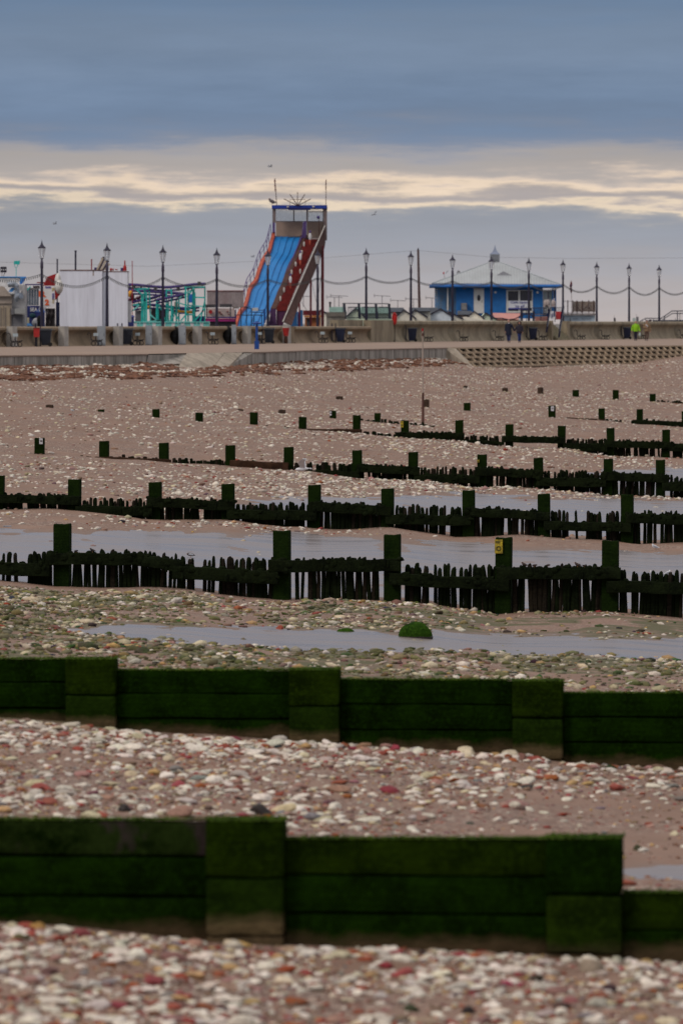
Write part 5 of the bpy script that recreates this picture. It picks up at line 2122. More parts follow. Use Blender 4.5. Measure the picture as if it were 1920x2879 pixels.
t = prop('ride_cars', 'orange and maroon coaster train on the track beside the white hoarding', 'ride car', 372, 848, Yc + 1.5)
MB().ell(P(367, 826, Yc + 1.5), (.2, .4, .28)).build('car_nose', m_ora, t, True)
MB().ell(P(372, 831, Yc + 1.3), (.16, .4, .25)).build('car_seat', m_dbr, t, True)
for x, y in ((365, 842), (376, 841), (388, 837), (397, 833)):
    MB().ell(P(x, y, Yc + 1.5), (.18, .4, .13)).build('car_body', mat('maroon_paint', (.13, .02, .06), .4, .2), t, True)

# rusty cage fence and magenta stall left of the slide
Yg = 433.0
m_cage = mat('rusty_mesh_panel', (.48, .43, .43), .7, .16, 1.3, 0, (.38, .30, .30), stretch=(1, 1, .2))
t = prop('container', 'pale ribbed shipping container with rusty stripes left of the slide', 'container', 630, 862, Yg)
pb(t, 'container_body', m_cage, 582, 684, 818, 862, Yg, 2.5)
for k in range(22):
    pb(t, 'rib', mat('rusty_rib', (.33, .26, .27), .7, .25, 2), 583 + k * 4.65, 584.6 + k * 4.65, 819, 861, Yg - .05, .045)
pb(t, 'top_rail', mat('rust_dark', (.22, .10, .10), .7, .3, 1), 581, 685, 815.5, 818.5, Yg - .08, 2.6)
t = prop('fair_stall', 'low fairground stall with magenta bumper and a red disc on its back wall', 'stall', 625, 915, Yg - 4)
pb(t, 'canopy_bar', m_dgrey, 575, 605, 855, 864, Yg - 5, .5)
pb(t, 'canopy_bar', m_dgrey, 618, 652, 854, 863, Yg - 5, .5)
pb(t, 'back_panel', mat('pale_pink_panel', (.46, .38, .36), .7, .15, 1.5), 582, 660, 866, 892, Yg - 3.5, .2)
mb = MB().tube([P(592, 876, Yg - 3.75), P(592, 876, Yg - 3.6)], 5.5 / F * Yg, 18)
mb.build('red_disc', m_red, t)
for x, y, w in ((617, 877, 5), (622, 882, 4), (640, 875, 4), (643, 883, 3)):
    MB().ell(P(x, y, Yg - 3.6), (w / 40, .05, w / 55)).build('painted_motif', mat('faded_maroon', (.25, .12, .11), .7, .2), t, True)
m_mag = mat('magenta_paint', (.30, .02, .16), .4, .15)
pb(t, 'bumper', m_mag, 565, 661, 896, 903, Yg - 5.5, .4)
pb(t, 'bumper_edge', mat('pink_edge', (.5, .12, .2), .4, .1), 565, 661, 894.5, 896, Yg - 5.55, .4)
pb(t, 'skirt', m_dgrey, 590, 662, 903, 925, Yg - 5.2, .3)
pb(t, 'deck', m_purp, 580, 664, 890, 894, Yg - 5.4, 1.5)
for x in (581, 648):
    pb(t, 'stall_post', m_dgrey, x - 1.5, x + 1.5, 864, 915, Yg - 5.1, .1)

# ------------------------------------------------------------------ the slide
YT, YB = 452.0, 442.0
t = thing('fairground_slide', 'tall blue four lane fairground slide with dark red stairs and a railed tower', 'slide', P(800, 917, 446))
m_sblue = mat('slide_blue', (.018, .185, .50), .38, .05, .8, 0, (.026, .21, .54), spec=.3)
m_srail = mat('slide_orange', (.50, .105, .06), .45, .12, 1)
m_sbrown = mat('slide_brown', (.078, .036, .031), .7, .2, 1.5)
m_sred = mat('stair_red', (.16, .013, .012), .7, .2, 2)
m_spurp = mat('slide_purple', (.09, .05, .19), .5, .15, 2)
m_sgrey = mat('tower_grey', (.17, .135, .135), .7, .12, 1)
m_stan = mat('tower_tan', (.34, .255, .21), .75, .06, 1)
m_roofb = mat('tower_roof_blue', (.016, .045, .30), .45, .1, 1)
m_leg = mat('dark_red_leg', (.13, .014, .022), .5, .15, 1)
m_hand = mat('pale_handrail', (.36, .31, .30), .5, .1, 2)


def Z(xz, yz):   # from the zoomed reading to photo pixels
    return 640 + xz / 4.125, 470 + yz / 4.125


bed = [(800, 553, 846), (850, 540, 830), (900, 526, 815), (950, 514, 799), (988, 505, 784), (1012, 492, 773), (1035, 474, 760), (1070, 450, 742), (1110, 428, 716), (1150, 410, 698), (1200, 393, 678), (1260, 372, 658), (1320, 356, 640), (1352, 340, 630), (1380, 316, 614), (1415, 288, 594), (1450, 272, 578), (1500, 260, 560), (1550, 248, 541), (1600, 234, 520), (1640, 220, 502), (1668, 195, 486), (1692, 174, 468), (1730, 152, 450), (1780, 134, 430), (1850, 112, 404)]
smin_, smax_ = 404, 846
L3, R3 = [], []
for yz, xl, xr in bed:
    Yd = YB + (YT - YB) * (xr - smin_) / (smax_ - smin_)
    a, b = Z(xl, yz), Z(xr, yz)
    L3.append(P(a[0], a[1], Yd))
    R3.append(P(b[0], b[1], Yd))
for lane in range(4):
    vs, fs = [], []
    for a, b in zip(L3, R3):
        for k, dip in ((0, .0), (.06, -.05), (.5, -.07), (.94, -.05), (1, 0)):
            vs.append(a.lerp(b, (lane + k) / 4) + Vector((0, 0, dip)))
    n = len(L3)
    for i in range(n - 1):
        for j in range(4):
            fs.append((i * 5 + j, i * 5 + j + 1, i * 5 + j + 6, i * 5 + j + 5))
    o = MB().add(vs, fs)
    me_o = o.build('lane', m_sblue, t, True)
    md = me_o.modifiers.new('thick', 'SOLIDIFY')
    md.thickness = .06
for k in range(5):
    pts = [a.lerp(b, k / 4) + Vector((0, -.0, .02)) for a, b in zip(L3, R3)]
    MB().tube(pts, .022, 5).build('lane_divider', mat('divider_blue', (.012, .12, .36), .4, .1), t, True)


def ribbon(name, m, pts_a, pts_b, h, parent):
    """raised strip between two lines, top lifted by h"""
    vs, fs = [], []
    n = len(pts_a)
    for a, b in zip(pts_a, pts_b):
        vs += [a, b, b + Vector((0, 0, h)), a + Vector((0, 0, h))]
    for i in range(n - 1):
        for j in range(4):
            j2 = (j + 1) % 4
            fs.append((i * 4 + j, i * 4 + j2, i * 4 + 4 + j2, i * 4 + 4 + j))
    fs += [(0, 1, 2, 3), tuple((n - 1) * 4 + j for j in (3, 2, 1, 0))]
    return MB().add(vs, fs).build(name, m, parent, True)


OL = [p + Vector((-9.0 / F * p.y, 0, 0)) for p in L3]
ribbon('side_chute_rail', m_srail, OL, L3, .34, t)
# outer wire railing
rl = [p + Vector((-4.5 / F * p.y, 0, 1.0)) for p in OL]
rl = [rl[0]] + [(rl[i - 1] + rl[i] + rl[i + 1]) / 3 for i in range(1, len(rl) - 1)] + [rl[-1]]
MB().tube(rl, .03, 6).build('outer_rail', m_spurp, t)
MB().tube([p - Vector((0, 0, .4)) for p in rl], .02, 6).build('outer_rail', m_spurp, t)
for i in range(0, len(OL), 2):
    MB().beam(OL[i] + Vector((-.04, 0, -.1)), rl[i], .045).build('rail_post', m_spurp, t)
# wall between chute and stairs
SL = [(800, 930), (900, 872), (1000, 832), (1200, 750), (1420, 662), (1580, 592), (1640, 566)]      # stairs left edge (y, x) zoomed
SR = [(830, 1046), (1000, 968), (1200, 880), (1400, 792), (1640, 690)]


def zline(lst, y):
    return float(np.interp(y, [q[0] for q in lst], [q[1] for q in lst]))


def yd(yz):
    return YT - (YT - YB) * (yz - 800) / (1850 - 800)


da, db, dr = [], [], []
for yz in range(800, 1700, 50):
    xr = float(np.interp(yz, [q[0] for q in bed], [q[2] for q in bed]))
    da.append(P(*Z(xr + 2, yz), yd(yz)))
    db.append(P(*Z(zline(SL, yz) - 2, yz), yd(yz)))
ribbon('dividing_wall', m_sbrown, da, db, .12, t)
MB().tube([P(*Z(888, 738), yd(770)), P(*Z(700, 1178), yd(1190)), P(*Z(474, 1716), yd(1700))], .045, 6).build('handrail', m_spurp, t)
m_lampw = mat('stair_lamp_white', (.55, .53, .5), .5, .1)
for x, y in ((886, 890), (860, 985), (790, 1120), (742, 1215), (655, 1420), (612, 1520), (475, 1750), (842, 1205)):
    a = P(*Z(x, y), yd(y) - .35)
    MB().lathe([(.04, -.20), (.065, -.1), (.07, .12), (.03, .2)], a, 8).build('stair_lamp', m_lampw, t, True)
for x, y in ((955, 850), (843, 1085), (728, 1350)):      # painted cut-out figures on the stair side
    a = P(*Z(x, y), yd(y) - .5)
    MB().lathe([(.04, -.35), (.07, -.1), (.06, .1)], a, 8).build('figure_legs', m_srail, t, True)
    MB().lathe([(.08, .1), (.12, .35), (.1, .5), (.05, .62)], a, 8).build('figure_body', m_white, t, True)
    MB().ell(a + Vector((0, 0, .72)), (.09, .09, .11)).build('figure_head', m_spurp, t, True)
# stair treads
NSt = 40
for i in range(NSt):
    y0 = 832 + (1650 - 832) * i / NSt
    y1 = 832 + (1650 - 832) * (i + 1) / NSt
    Ya = yd(y0)
    a0, b0_ = Z(zline(SL, y1), y0), Z(zline(SR, y1), y0)
    a1, b1_ = Z(zline(SL, y1), y1), Z(zline(SR, y1), y1)
    Yb = yd(y1)
    mb = MB()
    p0, p1 = P(a1[0], a1[1], Yb), P(b1_[0], b1_[1], Yb)
    top = P(a0[0], a0[1] + .4, Yb).z
    mb.box(p0.x, p1.x, Yb, Yb + .34, p0.z - .10, top)
    mb.build('stair_tread', m_sred, t)
MB().quadprism([P(*Z(566, 1835), yd(1640) - .2), P(*Z(640, 1835), yd(1640) - .2), P(*Z(690, 1640), yd(1640)), P(*Z(566, 1640), yd(1640))], (0, .3, 0)).build('stair_foot', mat('stair_purple', (.07, .015, .06), .7, .2), t)
MB().quadprism([P(*Z(478, 1835), yd(1640) - .4), P(*Z(566, 1835), yd(1640) - .4), P(*Z(560, 1640), yd(1640) - .2), P(*Z(500, 1640), yd(1640) - .2)], (0, .2, 0)).build('entrance_gate', mat('gate_purple', (.055, .018, .075), .7, .3, 3), t)
# right flank: slatted panel and pale handrail
Hh = [(668, 1130), (1790, 640)]
Lw = [(870, 1135), (950, 1120), (1030, 1086), (1270, 985), (1460, 890), (1640, 810), (1830, 745)]
ts = np.linspace(0, 1, 30)
for i in range(29):
    q = []
    for tt in (ts[i] + .0004, ts[i + 1] - .0004):
        hy = 668 + (1790 - 668) * tt
        hx = 1130 + (640 - 1130) * tt
        ly = 872 + (1832 - 872) * tt
        lx = float(np.interp(ly, [q_[0] for q_ in Lw], [q_[1] for q_ in Lw]))
        Yx = YT - (YT - YB) * tt
        q.append((P(*Z(hx, hy), Yx), P(*Z(lx, ly), Yx + .02)))
    off = .01 * (i % 2)
    mb = MB()
    mb.quadprism([q[1][1], q[0][1], q[0][0], q[1][0]], (-.08, .06 + off, 0))
    mb.build('flank_slat', m_sbrown, t)
MB().tube([P(*Z(1132, 664), YT - .1), P(*Z(640, 1790), YB - .1)], .038, 8).build('handrail', m_lampw, t)
# tower
Yw_ = YT
pb(t, 'roof_band', m_roofb, 764, 918, 575.5, 585, Yw_ - .4, 3.4)
pb(t, 'roof_side', mat('tower_roof_violet', (.10, .08, .30), .45, .1, 1), 913.5, 920, 576, 586, Yw_ - .35, 3.2)
pb(t, 'sign_box', mat('tower_sign_navy', (.012, .014, .10), .5, .1), 811, 872, 583, 589.5, Yw_ - .55, .14)
for x in (809, 881):
    pb(t, 'roof_lamp', m_lampw, x - 3, x + 3, 578, 581.5, Yw_ - .47, .06)
pb(t, 'tower_post', m_sgrey, 766, 775.5, 585.2, 625, Yw_ - .2, .3)
pb(t, 'tower_post', m_spurp, 766, 773, 625, 652, Yw_ - .25, .3)
pb(t, 'tower_post', m_sgrey, 910, 919.5, 586.2, 674, Yw_ - .2, .3)
pb(t, 'tower_post', m_sgrey, 825, 828.5, 589.8, 622, Yw_ + 2.5, .15)
pb(t, 'tower_post', m_sgrey, 862, 866.5, 587, 622, Yw_ + .2, .2)
pb(t, 'tower_post', m_sgrey, 767, 773, 585.2, 680, Yw_ + 2.6, .3)
pb(t, 'tower_post', m_sgrey, 908, 915, 586.2, 680, Yw_ + 2.6, .3)
for k in range(32):
    x = 778 + k * 4.15
    MB().beam(P(x, 587, Yw_ + 2.75), P(x, 623, Yw_ + 2.75), .035).build('railing_bar', m_sgrey, t)
pb(t, 'back_rail', m_sgrey, 775, 910, 620.5, 623, Yw_ + 2.6, .1)
pb(t, 'side_rail', m_sgrey, 868, 911, 593.5, 595.5, Yw_ + .1, .06)
pb(t, 'front_panel', m_stan, 775.5, 852, 622.5, 665, Yw_ + 1.1, .1)
pb(t, 'front_panel', m_stan, 862, 909.5, 622.5, 671, Yw_ + 1.1, .1)
pb(t, 'panel_divider', m_spurp, 853, 861.5, 621, 662, Yw_ - .1, .2)
for k in range(4):
    MB().beam(P(852 - k * .6 + k * 3, 626, Yw_ - .3), P(849 + k * 3, 668, Yw_ - .4), .045).build('divider_bar', m_spurp, t)
pb(t, 'floor_edge', m_sgrey, 773, 846, 662.5, 664.5, Yw_ - .02, 2.8)
pb(t, 'floor_edge', m_hand, 874, 911, 667.5, 671.5, Yw_ - .1, 2.8)
pb(t, 'platform', m_dgrey, 772, 914, 666, 676, Yw_ + .3, 2.5)
pb(t, 'side_wall', m_sbrown, 913.5, 918.5, 622, 674, Yw_ + .15, 2.4)
for xa, ya, xb, yb in ((837, 577, 798, 558), (837, 577, 815, 545), (836.5, 575, 836.5, 539), (837, 577, 857, 545), (837, 577, 874, 558)):
    MB().tube([P(xa, ya, Yw_ - .5), P(xb, yb, Yw_ - .5)], .032, 6).build('sunburst_ray', m_sbrown, t)
MB().tube([P(815, 576, Yw_ + .4), P(815, 560, Yw_ + .4), P(858.5, 559.5, Yw_ + .4), P(858.5, 575, Yw_ + .4)], .022, 6).build('roof_frame', m_sbrown, t)
for x0, x1, yt in ((778, 773, 500), (916, 917, 503)):
    o = MB().tube([P(x0, 577, Yw_ + .3), P(x1, yt, Yw_ + .3)], .03, 6).build('flagpole', m_sbrown, t)
    mb = MB()
    pts = []
    rr = []
    for k in range(8):
        u = k / 7
        pts.append(P(x1 - .6 + (x0 - x1) * u * .45, yt + 3 + u * (34 if x0 < 800 else 26), Yw_ + .3))
        rr.append(.03 + .05 * math.sin(u * 9) ** 2 * (1 if x0 < 800 else .35))
    mb.tube(pts, rr, 7)
    mb.build('furled_flag', mat('faded_flag', (.25, .14, .13), .8, .35, 6), o, True)
ptube(t, 'camera_pole', m_sbrown, [(897, 660, Yw_ - .5), (897.5, 606, Yw_ - .5)], .035)
MB().ell(P(895, 610, Yw_ - .6), (.13, .13, .13)).build('camera_dome', m_purp, t, True)
for x, y0, w, Yx in ((908, 690, 6, YT - 1.5), (873.5, 786, 6, YT - 5), (842, 852, 5, YT - 8), (905, 676, 5, YT + 2.4), (775, 676, 4, YT + 2.4)):
    if x == 775:
        continue
    MB().tube([P(x, 925, Yx), P(x, y0, Yx)], w / 2 / F * Yx, 10).build('support_leg', m_leg, t, True)
for a, b in (((876, 792), (890, 850)), ((905, 760), (893, 842)), ((848, 848), (872, 888))):
    MB().tube([P(a[0], a[1], YT - 2.5), P(b[0], b[1], YT - 2.5)], .015, 5).build('stay_cable', m_iron, t)
t2 = prop('barrier', 'dark blue tubular barrier with two white light boxes in front of the slide foot', 'barrier', 705, 915, 436)
Yb_ = 435.0
for x, y0 in ((648, 862), (662, 873), (677.5, 862), (693, 862), (707, 866), (714, 885), (736, 885)):
    ptube(t2, 'upright', m_rail, [(x, 918, Yb_), (x, y0, Yb_)], .04)
for y, x0, x1 in ((862, 648, 705), (885, 663, 740), (877, 707, 740), (871, 707, 742), (866, 693, 707)):
    ptube(t2, 'cross_rail', m_rail, [(x0, y, Yb_), (x1, y + .5, Yb_)], .03)
pb(t2, 'gate_post', m_blue, 660, 664, 871, 890, Yb_ - .1, .12)
pb(t2, 'gate_post', m_blue, 741, 746.5, 868, 907, Yb_ - .1, .12)
m_lb = mat('white_light_box', (.8, .8, .78), .4, .03)
pb(t2, 'light_box', m_lb, 655, 671.5, 857.5, 866, Yb_ - .3, .2)
pb(t2, 'light_box', m_lb, 709, 725.5, 864.5, 873.5, Yb_ - .3, .2)
t2 = prop('ticket_hut', 'bright blue hut panels tucked under the slide stairs', 'hut', 836, 915, 450)
pb(t2, 'panel', m_skyb, 818, 836, 872, 925, 449, .4)
pb(t2, 'panel', m_skyb, 844, 851, 871, 925, 449.2, .4)
pb(t2, 'panel', m_skyd, 836.5, 843.5, 876, 925, 449.5, .4)
t2 = prop('kiosk', 'small orange brown kiosk behind the slide legs', 'kiosk', 880, 915, 456)
m_okiosk = mat('orange_kiosk', (.42, .15, .06), .7, .2, 1)
pb(t2, 'wall', m_okiosk, 857, 901, 892, 925, 456, 1.5)
pb(t2, 'fascia', mat('orange_fascia', (.55, .22, .06), .6, .1), 855, 903, 886, 891.5, 455.6, 2)
pb(t2, 'roof', m_leg, 852, 900, 872, 885.5, 456.3, 2)
pb(t2, 'opening', m_dgrey, 862, 872, 896, 915, 455.95, .04)
t2 = prop('fence', 'weathered grey board fence between the slide and the railing', 'fence', 940, 915, 460)
for k in range(12):
    pb(t2, 'fence_board', mat('weathered_boards', (.21, .19, .165), .9, .2, 2), 918 + k * 4.4, 921.9 + k * 4.4, 876 + (k % 2) * .8, 930, 460, .08)
pb(t2, 'fence_rail', mat('weathered_boards', (.21, .19, .165), .9, .2, 2), 917, 971, 886, 889, 459.9, .08)

# ------------------------------------------------------------------ chalets
m_tile = mat('slate_roof', (.05, .062, .085), .7, .25, 2)
m_tileg = mat('green_roof', (.15, .25, .22), .7, .12, 1)
m_barge = mat('dark_bargeboard', (.035, .035, .055), .6, .15)
m_chw = mat('chalet_cream', (.76, .73, .64), .7, .06, 1)
m_chg = mat('chalet_green', (.62, .72, .57), .7, .06, 1)
m_chb = mat('chalet_blue', (.64, .72, .80), .7, .06, 1)
m_terr = mat('terracotta', (.34, .15, .12), .7, .12, 1)
m_brick = mat('pink_roof', (.50, .235, .21), .7, .06, 1)


def gable(label, xl, xa, xr, yb, ya, Y, wall, roof, left=None, barge=True, base=925):
    """caravan gable facing us: apex (xa, ya), eaves at xl/xr, yb; roof ridge runs away and to the left"""
    t = prop('chalet', label, 'chalet', xa, 915, Y, 'holiday chalets behind the sea wall')
    MB().poly([P(xl + 4, base, Y), P(xr - 4, base, Y), P(xr - 4, yb - 1, Y), P(xa, ya + 3, Y), P(xl + 4, yb - 1, Y)], (0, 8, 0)).build('wall', wall, t)
    for (x0, y0, x1, y1) in ((xl, yb, xa, ya), (xa, ya, xr, yb)):
        MB().quadprism([P(x0, y0 + 4.5, Y - .15), P(x1, y1 + 4.5, Y - .15), P(x1, y1, Y - .15), P(x0, y0, Y - .15)], (0, .1, 0)).build('bargeboard', m_barge if barge else wall, t)
    MB().quadprism([P(xl, yb, Y - .14), P(xa, ya, Y - .14), P(xa - .5, ya, Y + 9), P(xl - .5, yb, Y + 9)], (0, 0, -.07)).build('roof', roof, t)
    MB().quadprism([P(xa, ya, Y - .14), P(xr, yb, Y - .14), P(xr, yb, Y + 9), P(xa, ya, Y + 9)], (0, 0, -.07)).build('roof', roof, t)
    if left:
        x0, x1, y0, y1 = left
        MB().quadprism([P(x0, y1, Y + 1.5), P(x1, y1, Y + 1.5), P(x1 - 6, y0, Y + 3.5), P(x0, y0, Y + 3.5)], (0, .3, -.05)).build('side_roof', roof, t)
        pb(t, 'side_wall', wall, x0, x1, y1 - .5, base, Y + 2, .3)
    return t


gable('cream chalet gable with dark edges just right of the slide leg', 876, 902, 938, 888, 869, 468, m_chw, m_tileg, (925, 975, 862, 877))
gable('pale green chalet seen through the railing on the wall block', 962, 1000, 1034, 897, 864, 472, m_chg, m_tileg, (1000, 1100, 862, 880))
gable('white chalet with dark gable edges right of the lifebuoy', 1106, 1136, 1170, 893, 868, 476, m_chw, m_tile, (1098, 1140, 864, 876))
gable('cream chalet gable with a small lamp, second right of the lifebuoy', 1150, 1167, 1202, 889, 867, 480, m_chw, m_tile, (1150, 1210, 864, 874))
gable('wide white chalet gable with dark finial left of the cafe', 1200, 1239, 1272, 886, 865.5, 484, m_chb, m_tile, (1175, 1236, 864, 880))
gable('low chalet with terracotta roof edge below the cafe drainpipe', 1240, 1262, 1302, 893, 874, 489, m_chw, m_terr, None)
gable('cream chalet gable before the cafe door', 1308, 1333, 1362, 893, 873, 491, m_chw, m_tile, (1286, 1330, 873, 884))
gable('pale yellow green chalet gable right below the cafe door', 1350, 1365, 1398, 895, 877, 493, m_chg, m_tile, None)
t2 = prop('chalet', 'flat terracotta pink roof in front of the cafe window', 'chalet', 1425, 915, 506, 'holiday chalets behind the sea wall')
MB().quadprism([P(1392, 896, 506), P(1456, 898, 506), P(1463, 880, 508), P(1384, 879, 508)], (0, .2, -.12)).build('roof', m_brick, t2)
MB().tube([P(1384, 894, 505.5), P(1410, 894, 505.5), P(1430, 898, 505.5), P(1447, 896, 505.5), P(1463, 888, 505.5)], .05, 6).build('gutter', m_dbr, t2)
pb(t2, 'wall', m_chw, 1330, 1462, 897, 930, 507, 1)
t2 = prop('chalet', 'low white chalet ridge under the cafe, beside the man in the long coat', 'chalet', 1330, 915, 492, 'holiday chalets behind the sea wall')
MB().poly([P(1288, 925, 490), P(1385, 925, 490), P(1385, 900, 490), P(1345, 897, 490), P(1310, 890, 490), P(1288, 892, 490)], (0, 2, 0)).build('wall', m_chw, t2)
# tv aerials
m_aer = mat('aerial_metal', (.16, .15, .17), .5, .1)
for i, (x, y, w, yb, Y, lab) in enumerate(((853, 833, 22, 862, 470, 'tv aerial nearest the slide, low behind the slanting legs'), (940, 836, 26, 862, 472, 'low tv aerial left of the railing'), (953, 832, 28, 862, 474, 'tv aerial above the left end of the railing'), (1074, 832, 26, 866, 476, 'tv aerial rising behind the right part of the railing'),
                                       (1118, 845, 24, 866, 478, 'low tv aerial left of the leaning pole lamp'), (1162, 841, 26, 866, 480, 'tv aerial beside the leaning pole'), (1214, 838, 20, 866, 482, 'tv aerial at the left wall of the cafe'))):
    t2 = prop('tv_aerial', lab, 'aerial', x, yb, Y, 'television aerials on the chalets')
    MB().tube([P(x, yb, Y), P(x, y - 1, Y)], .028, 5).build('mast', m_aer, t2)
    MB().tube([P(x - w * .8, y - 2, Y), P(x + w * .9, y, Y)], .022, 5).build('boom', m_aer, t2)
    mb = MB()
    for k in range(7):
        xx = x - w * .75 + k * w * .24
        mb.tube([P(xx, y - 2.6 + k * .2, Y - .14), P(xx, y - .9 + k * .2, Y + .22)], .012, 4)
    mb.build('elements', m_aer, t2)
    MB().tube([P(x - w * .8, y - 6.5, Y), P(x - w * .86, y - 2, Y), P(x - w * .8, y + 3, Y)], .022, 5).build('reflector', m_aer, t2)
t2 = prop('chimney_cowl', 'small dark chimney cowl beside the aerials right of the slide', 'chimney', 928, 862, 470)
MB().lathe([(.07, 0), (.07, .3), (.11, .32), (.1, .42), (.03, .46)], P(928, 863, 470), 8).build('cowl', m_iron, t2)

t2 = prop('pole', 'tall brown wooden pole leaning slightly, left of the cafe', 'pole', 1180, 865, 500)
MB().tube([P(1180, 920, 500), P(1175.5, 701, 500)], [.14, .10], 8).build('shaft', mat('pole_wood', (.09, .055, .055), .8, .2, 2), t2)
MB().lathe([(.06, 0), (.05, .12), (.02, .16)], P(1175.5, 701, 500), 8).build('insulator', m_iron, t2)
for i, pts in enumerate(((((-40, 735), (420, 748), (900, 725), (1175, 703))), ((1175, 703), (1380, 722), (1600, 726), (1960, 724)))):
    t2 = prop('overhead_wire', ['thin overhead wire running left from the leaning brown pole', 'thin overhead wire running right from the leaning brown pole over the cafe'][i], 'wire', pts[0][0], pts[0][1], 500)
    MB().tube([P(x, y, 500 + k * .5) for k, (x, y) in enumerate(pts)], .014, 4).build('wire', mat('wire_grey', (.2, .19, .2), .6, .1), t2)

# ------------------------------------------------------------------ cafe
YF = 530.0


def ZC(xz, yz):
    return 1200 + xz / 3.92, 660 + yz / 3.92


cafe = prop('cafe', 'blue boarded seafront cafe with pale hipped metal roof and louvred turret', 'cafe', 1390, 905, YF)
m_cb = mat('cafe_blue_boards', (.012, .14, .42), .55, .1, 1.5, 0, (.010, .12, .36))
m_cbo = mat('cafe_side_blue', (.055, .15, .30), .7, .2, 1.5, 0, (.10, .13, .17))  # greyer, patchier blue for the left face
m_croof = mat('pale_metal_roof', (.44, .475, .50), .45, .06, 1)
m_croofd = mat('roof_rib', (.385, .42, .45), .45, .08, 1)
m_eave = mat('eave_blue', (.03, .16, .50), .4, .1, 1)
m_glassd = mat('dark_glass', (.03, .032, .045), .12, .2, 1, spec=.5)
m_frame = mat('white_frame', (.62, .62, .60), .5, .05)


def cb(name, m, x0, x1, y0, y1, d0, d=.2, parent=None):
    a, b = ZC(x0, y0), ZC(x1, y1)
    return MB().pbox(a[0], b[0], a[1], b[1], YF + d0, d).build(name, m, parent or cafe)


nb = 15
for k in range(nb):     # weatherboards of the front, each its own board
    ya, yb_ = 582 + k * (900 - 582) / nb, 582 + (k + 1) * (900 - 582) / nb - 1.2
    for x0, x1 in ((322, 516), (630, 873), (1168, 1262)):
        a, b = ZC(x0, ya), ZC(x1, yb_)
        mb = MB()
        p0, p1 = P(a[0], b[1], YF), P(b[0], a[1], YF)
        mb.hexa([(p0.x, YF - .05, p0.z), (p1.x, YF - .05, p0.z), (p1.x, YF + .06, p0.z), (p0.x, YF + .06, p0.z), (p0.x, YF - .02, p1.z), (p1.x, YF - .02, p1.z), (p1.x, YF + .06, p1.z), (p0.x, YF + .06, p1.z)])
        mb.build('weatherboard', m_cb, cafe)
    for x0, x1 in ((86, 322),):
        a, b = ZC(x0, ya), ZC(x1, yb_)
        q0, q1 = P(a[0], b[1], YF + 3.0), P(b[0], b[1], YF + .12)
        r0, r1 = P(b[0], a[1], YF + .12), P(a[0], a[1], YF + 3.0)
        MB().quadprism([q0, q1, r0, r1], (.05, .1, 0)).build('weatherboard', m_cbo, cafe)
cb('core_wall', m_cb, 330, 1262, 575, 920, .1, 5)
cb('core_wall', m_cbo, 120, 330, 575, 920, 3.2, 2)
door = cb('door', m_frame, 518, 628, 600, 862, -.04, .12)
a = ZC(572, 693)
mb = MB()
mb.ell(P(a[0], a[1], YF - .05), (.16, .03, .30), nu=16)
mb.build('door_window', m_glassd, door, True)
cb('door_handle', m_iron, 604, 610, 725, 740, -.08, .035, door)
cb('door_frame', m_frame, 512, 517.5, 596, 862, -.02, .1)
cb('door_frame', m_frame, 628.5, 634, 596, 862, -.02, .1)
cb('door_lintel', m_frame, 512, 634, 588, 595.5, -.03, .1)
win = cb('window', m_frame, 875, 1166, 606, 856, -.02, .1)
for x0, x1, y0, y1 in ((893, 1007, 618, 724), (1028, 1112, 612, 724), (1122, 1156, 612, 724), (893, 1007, 808, 836), (1028, 1156, 808, 836)):
    cb('pane', m_glassd, x0, x1, y0, y1, -.035, .012, win)
ban = cb('banner', mat('banner_white', (.66, .68, .74), .6, .04), 900, 1135, 724, 806, -.12, .04)
cb('banner_stripe', mat('banner_stripe', (.05, .05, .3), .6, .1), 900, 1135, 803, 818, -.125, .03, ban)
m_bt = mat('banner_text', (.09, .09, .32), .6, .1)
a = ZC(922, 758)
text_mesh(ban, 'lettering', 'Cafe open', m_bt, a[0], a[1] + .4, YF - .14, 7.6, 48, .012)
a = ZC(972, 797)
text_mesh(ban, 'lettering', 'to all', m_bt, a[0], a[1] + .2, YF - .14, 7.6, 25.5, .012)
for x, y in ((754, 630), (1219, 632)):
    a = ZC(x, y)
    MB().ell(P(a[0], a[1], YF - .08), (.11, .08, .11)).build('wall_lamp', m_lb, cafe, True)
cb('side_window', m_frame, 1278, 1378, 608, 862, .3, .1)
cb('pane', mat('bright_glass', (.36, .42, .42), .15, .1), 1286, 1322, 616, 705, .27, .025)
cb('pane', mat('grey_glass', (.18, .2, .23), .15, .1), 1326, 1352, 616, 705, .27, .025)
cb('pane', mat('green_glass', (.27, .38, .34), .15, .1), 1355, 1372, 616, 705, .27, .025)
cb('corner_post', m_cb, 1379, 1394, 588, 870, .0, .3)
cb('side_glazing', mat('side_glass', (.10, .17, .24), .2, .2), 1395, 1411, 605, 700, .6, .08)
cb('corner_post', m_cb, 1412, 1426, 588, 870, .5, .3)
cb('corner_post', m_cb, 1263, 1277, 582, 900, -.06, .3)
cb('rear_wall', m_cb, 1270, 1420, 706, 900, 1.2, .2)
cb('fascia', m_eave, 30, 1488, 548, 578, -1.0, .15)
a0_, a1_ = ZC(26, 562), ZC(1492, 562)
MB().tube([P(a0_[0], a0_[1], YF - 1.05), P(a1_[0], a1_[1], YF - 1.05)], .14, 8).build('gutter', m_eave, cafe, True)
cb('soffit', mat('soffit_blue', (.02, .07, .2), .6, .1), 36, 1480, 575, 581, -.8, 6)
cb('drainpipe', m_frame, 222, 235, 545, 830, -.4, .12)
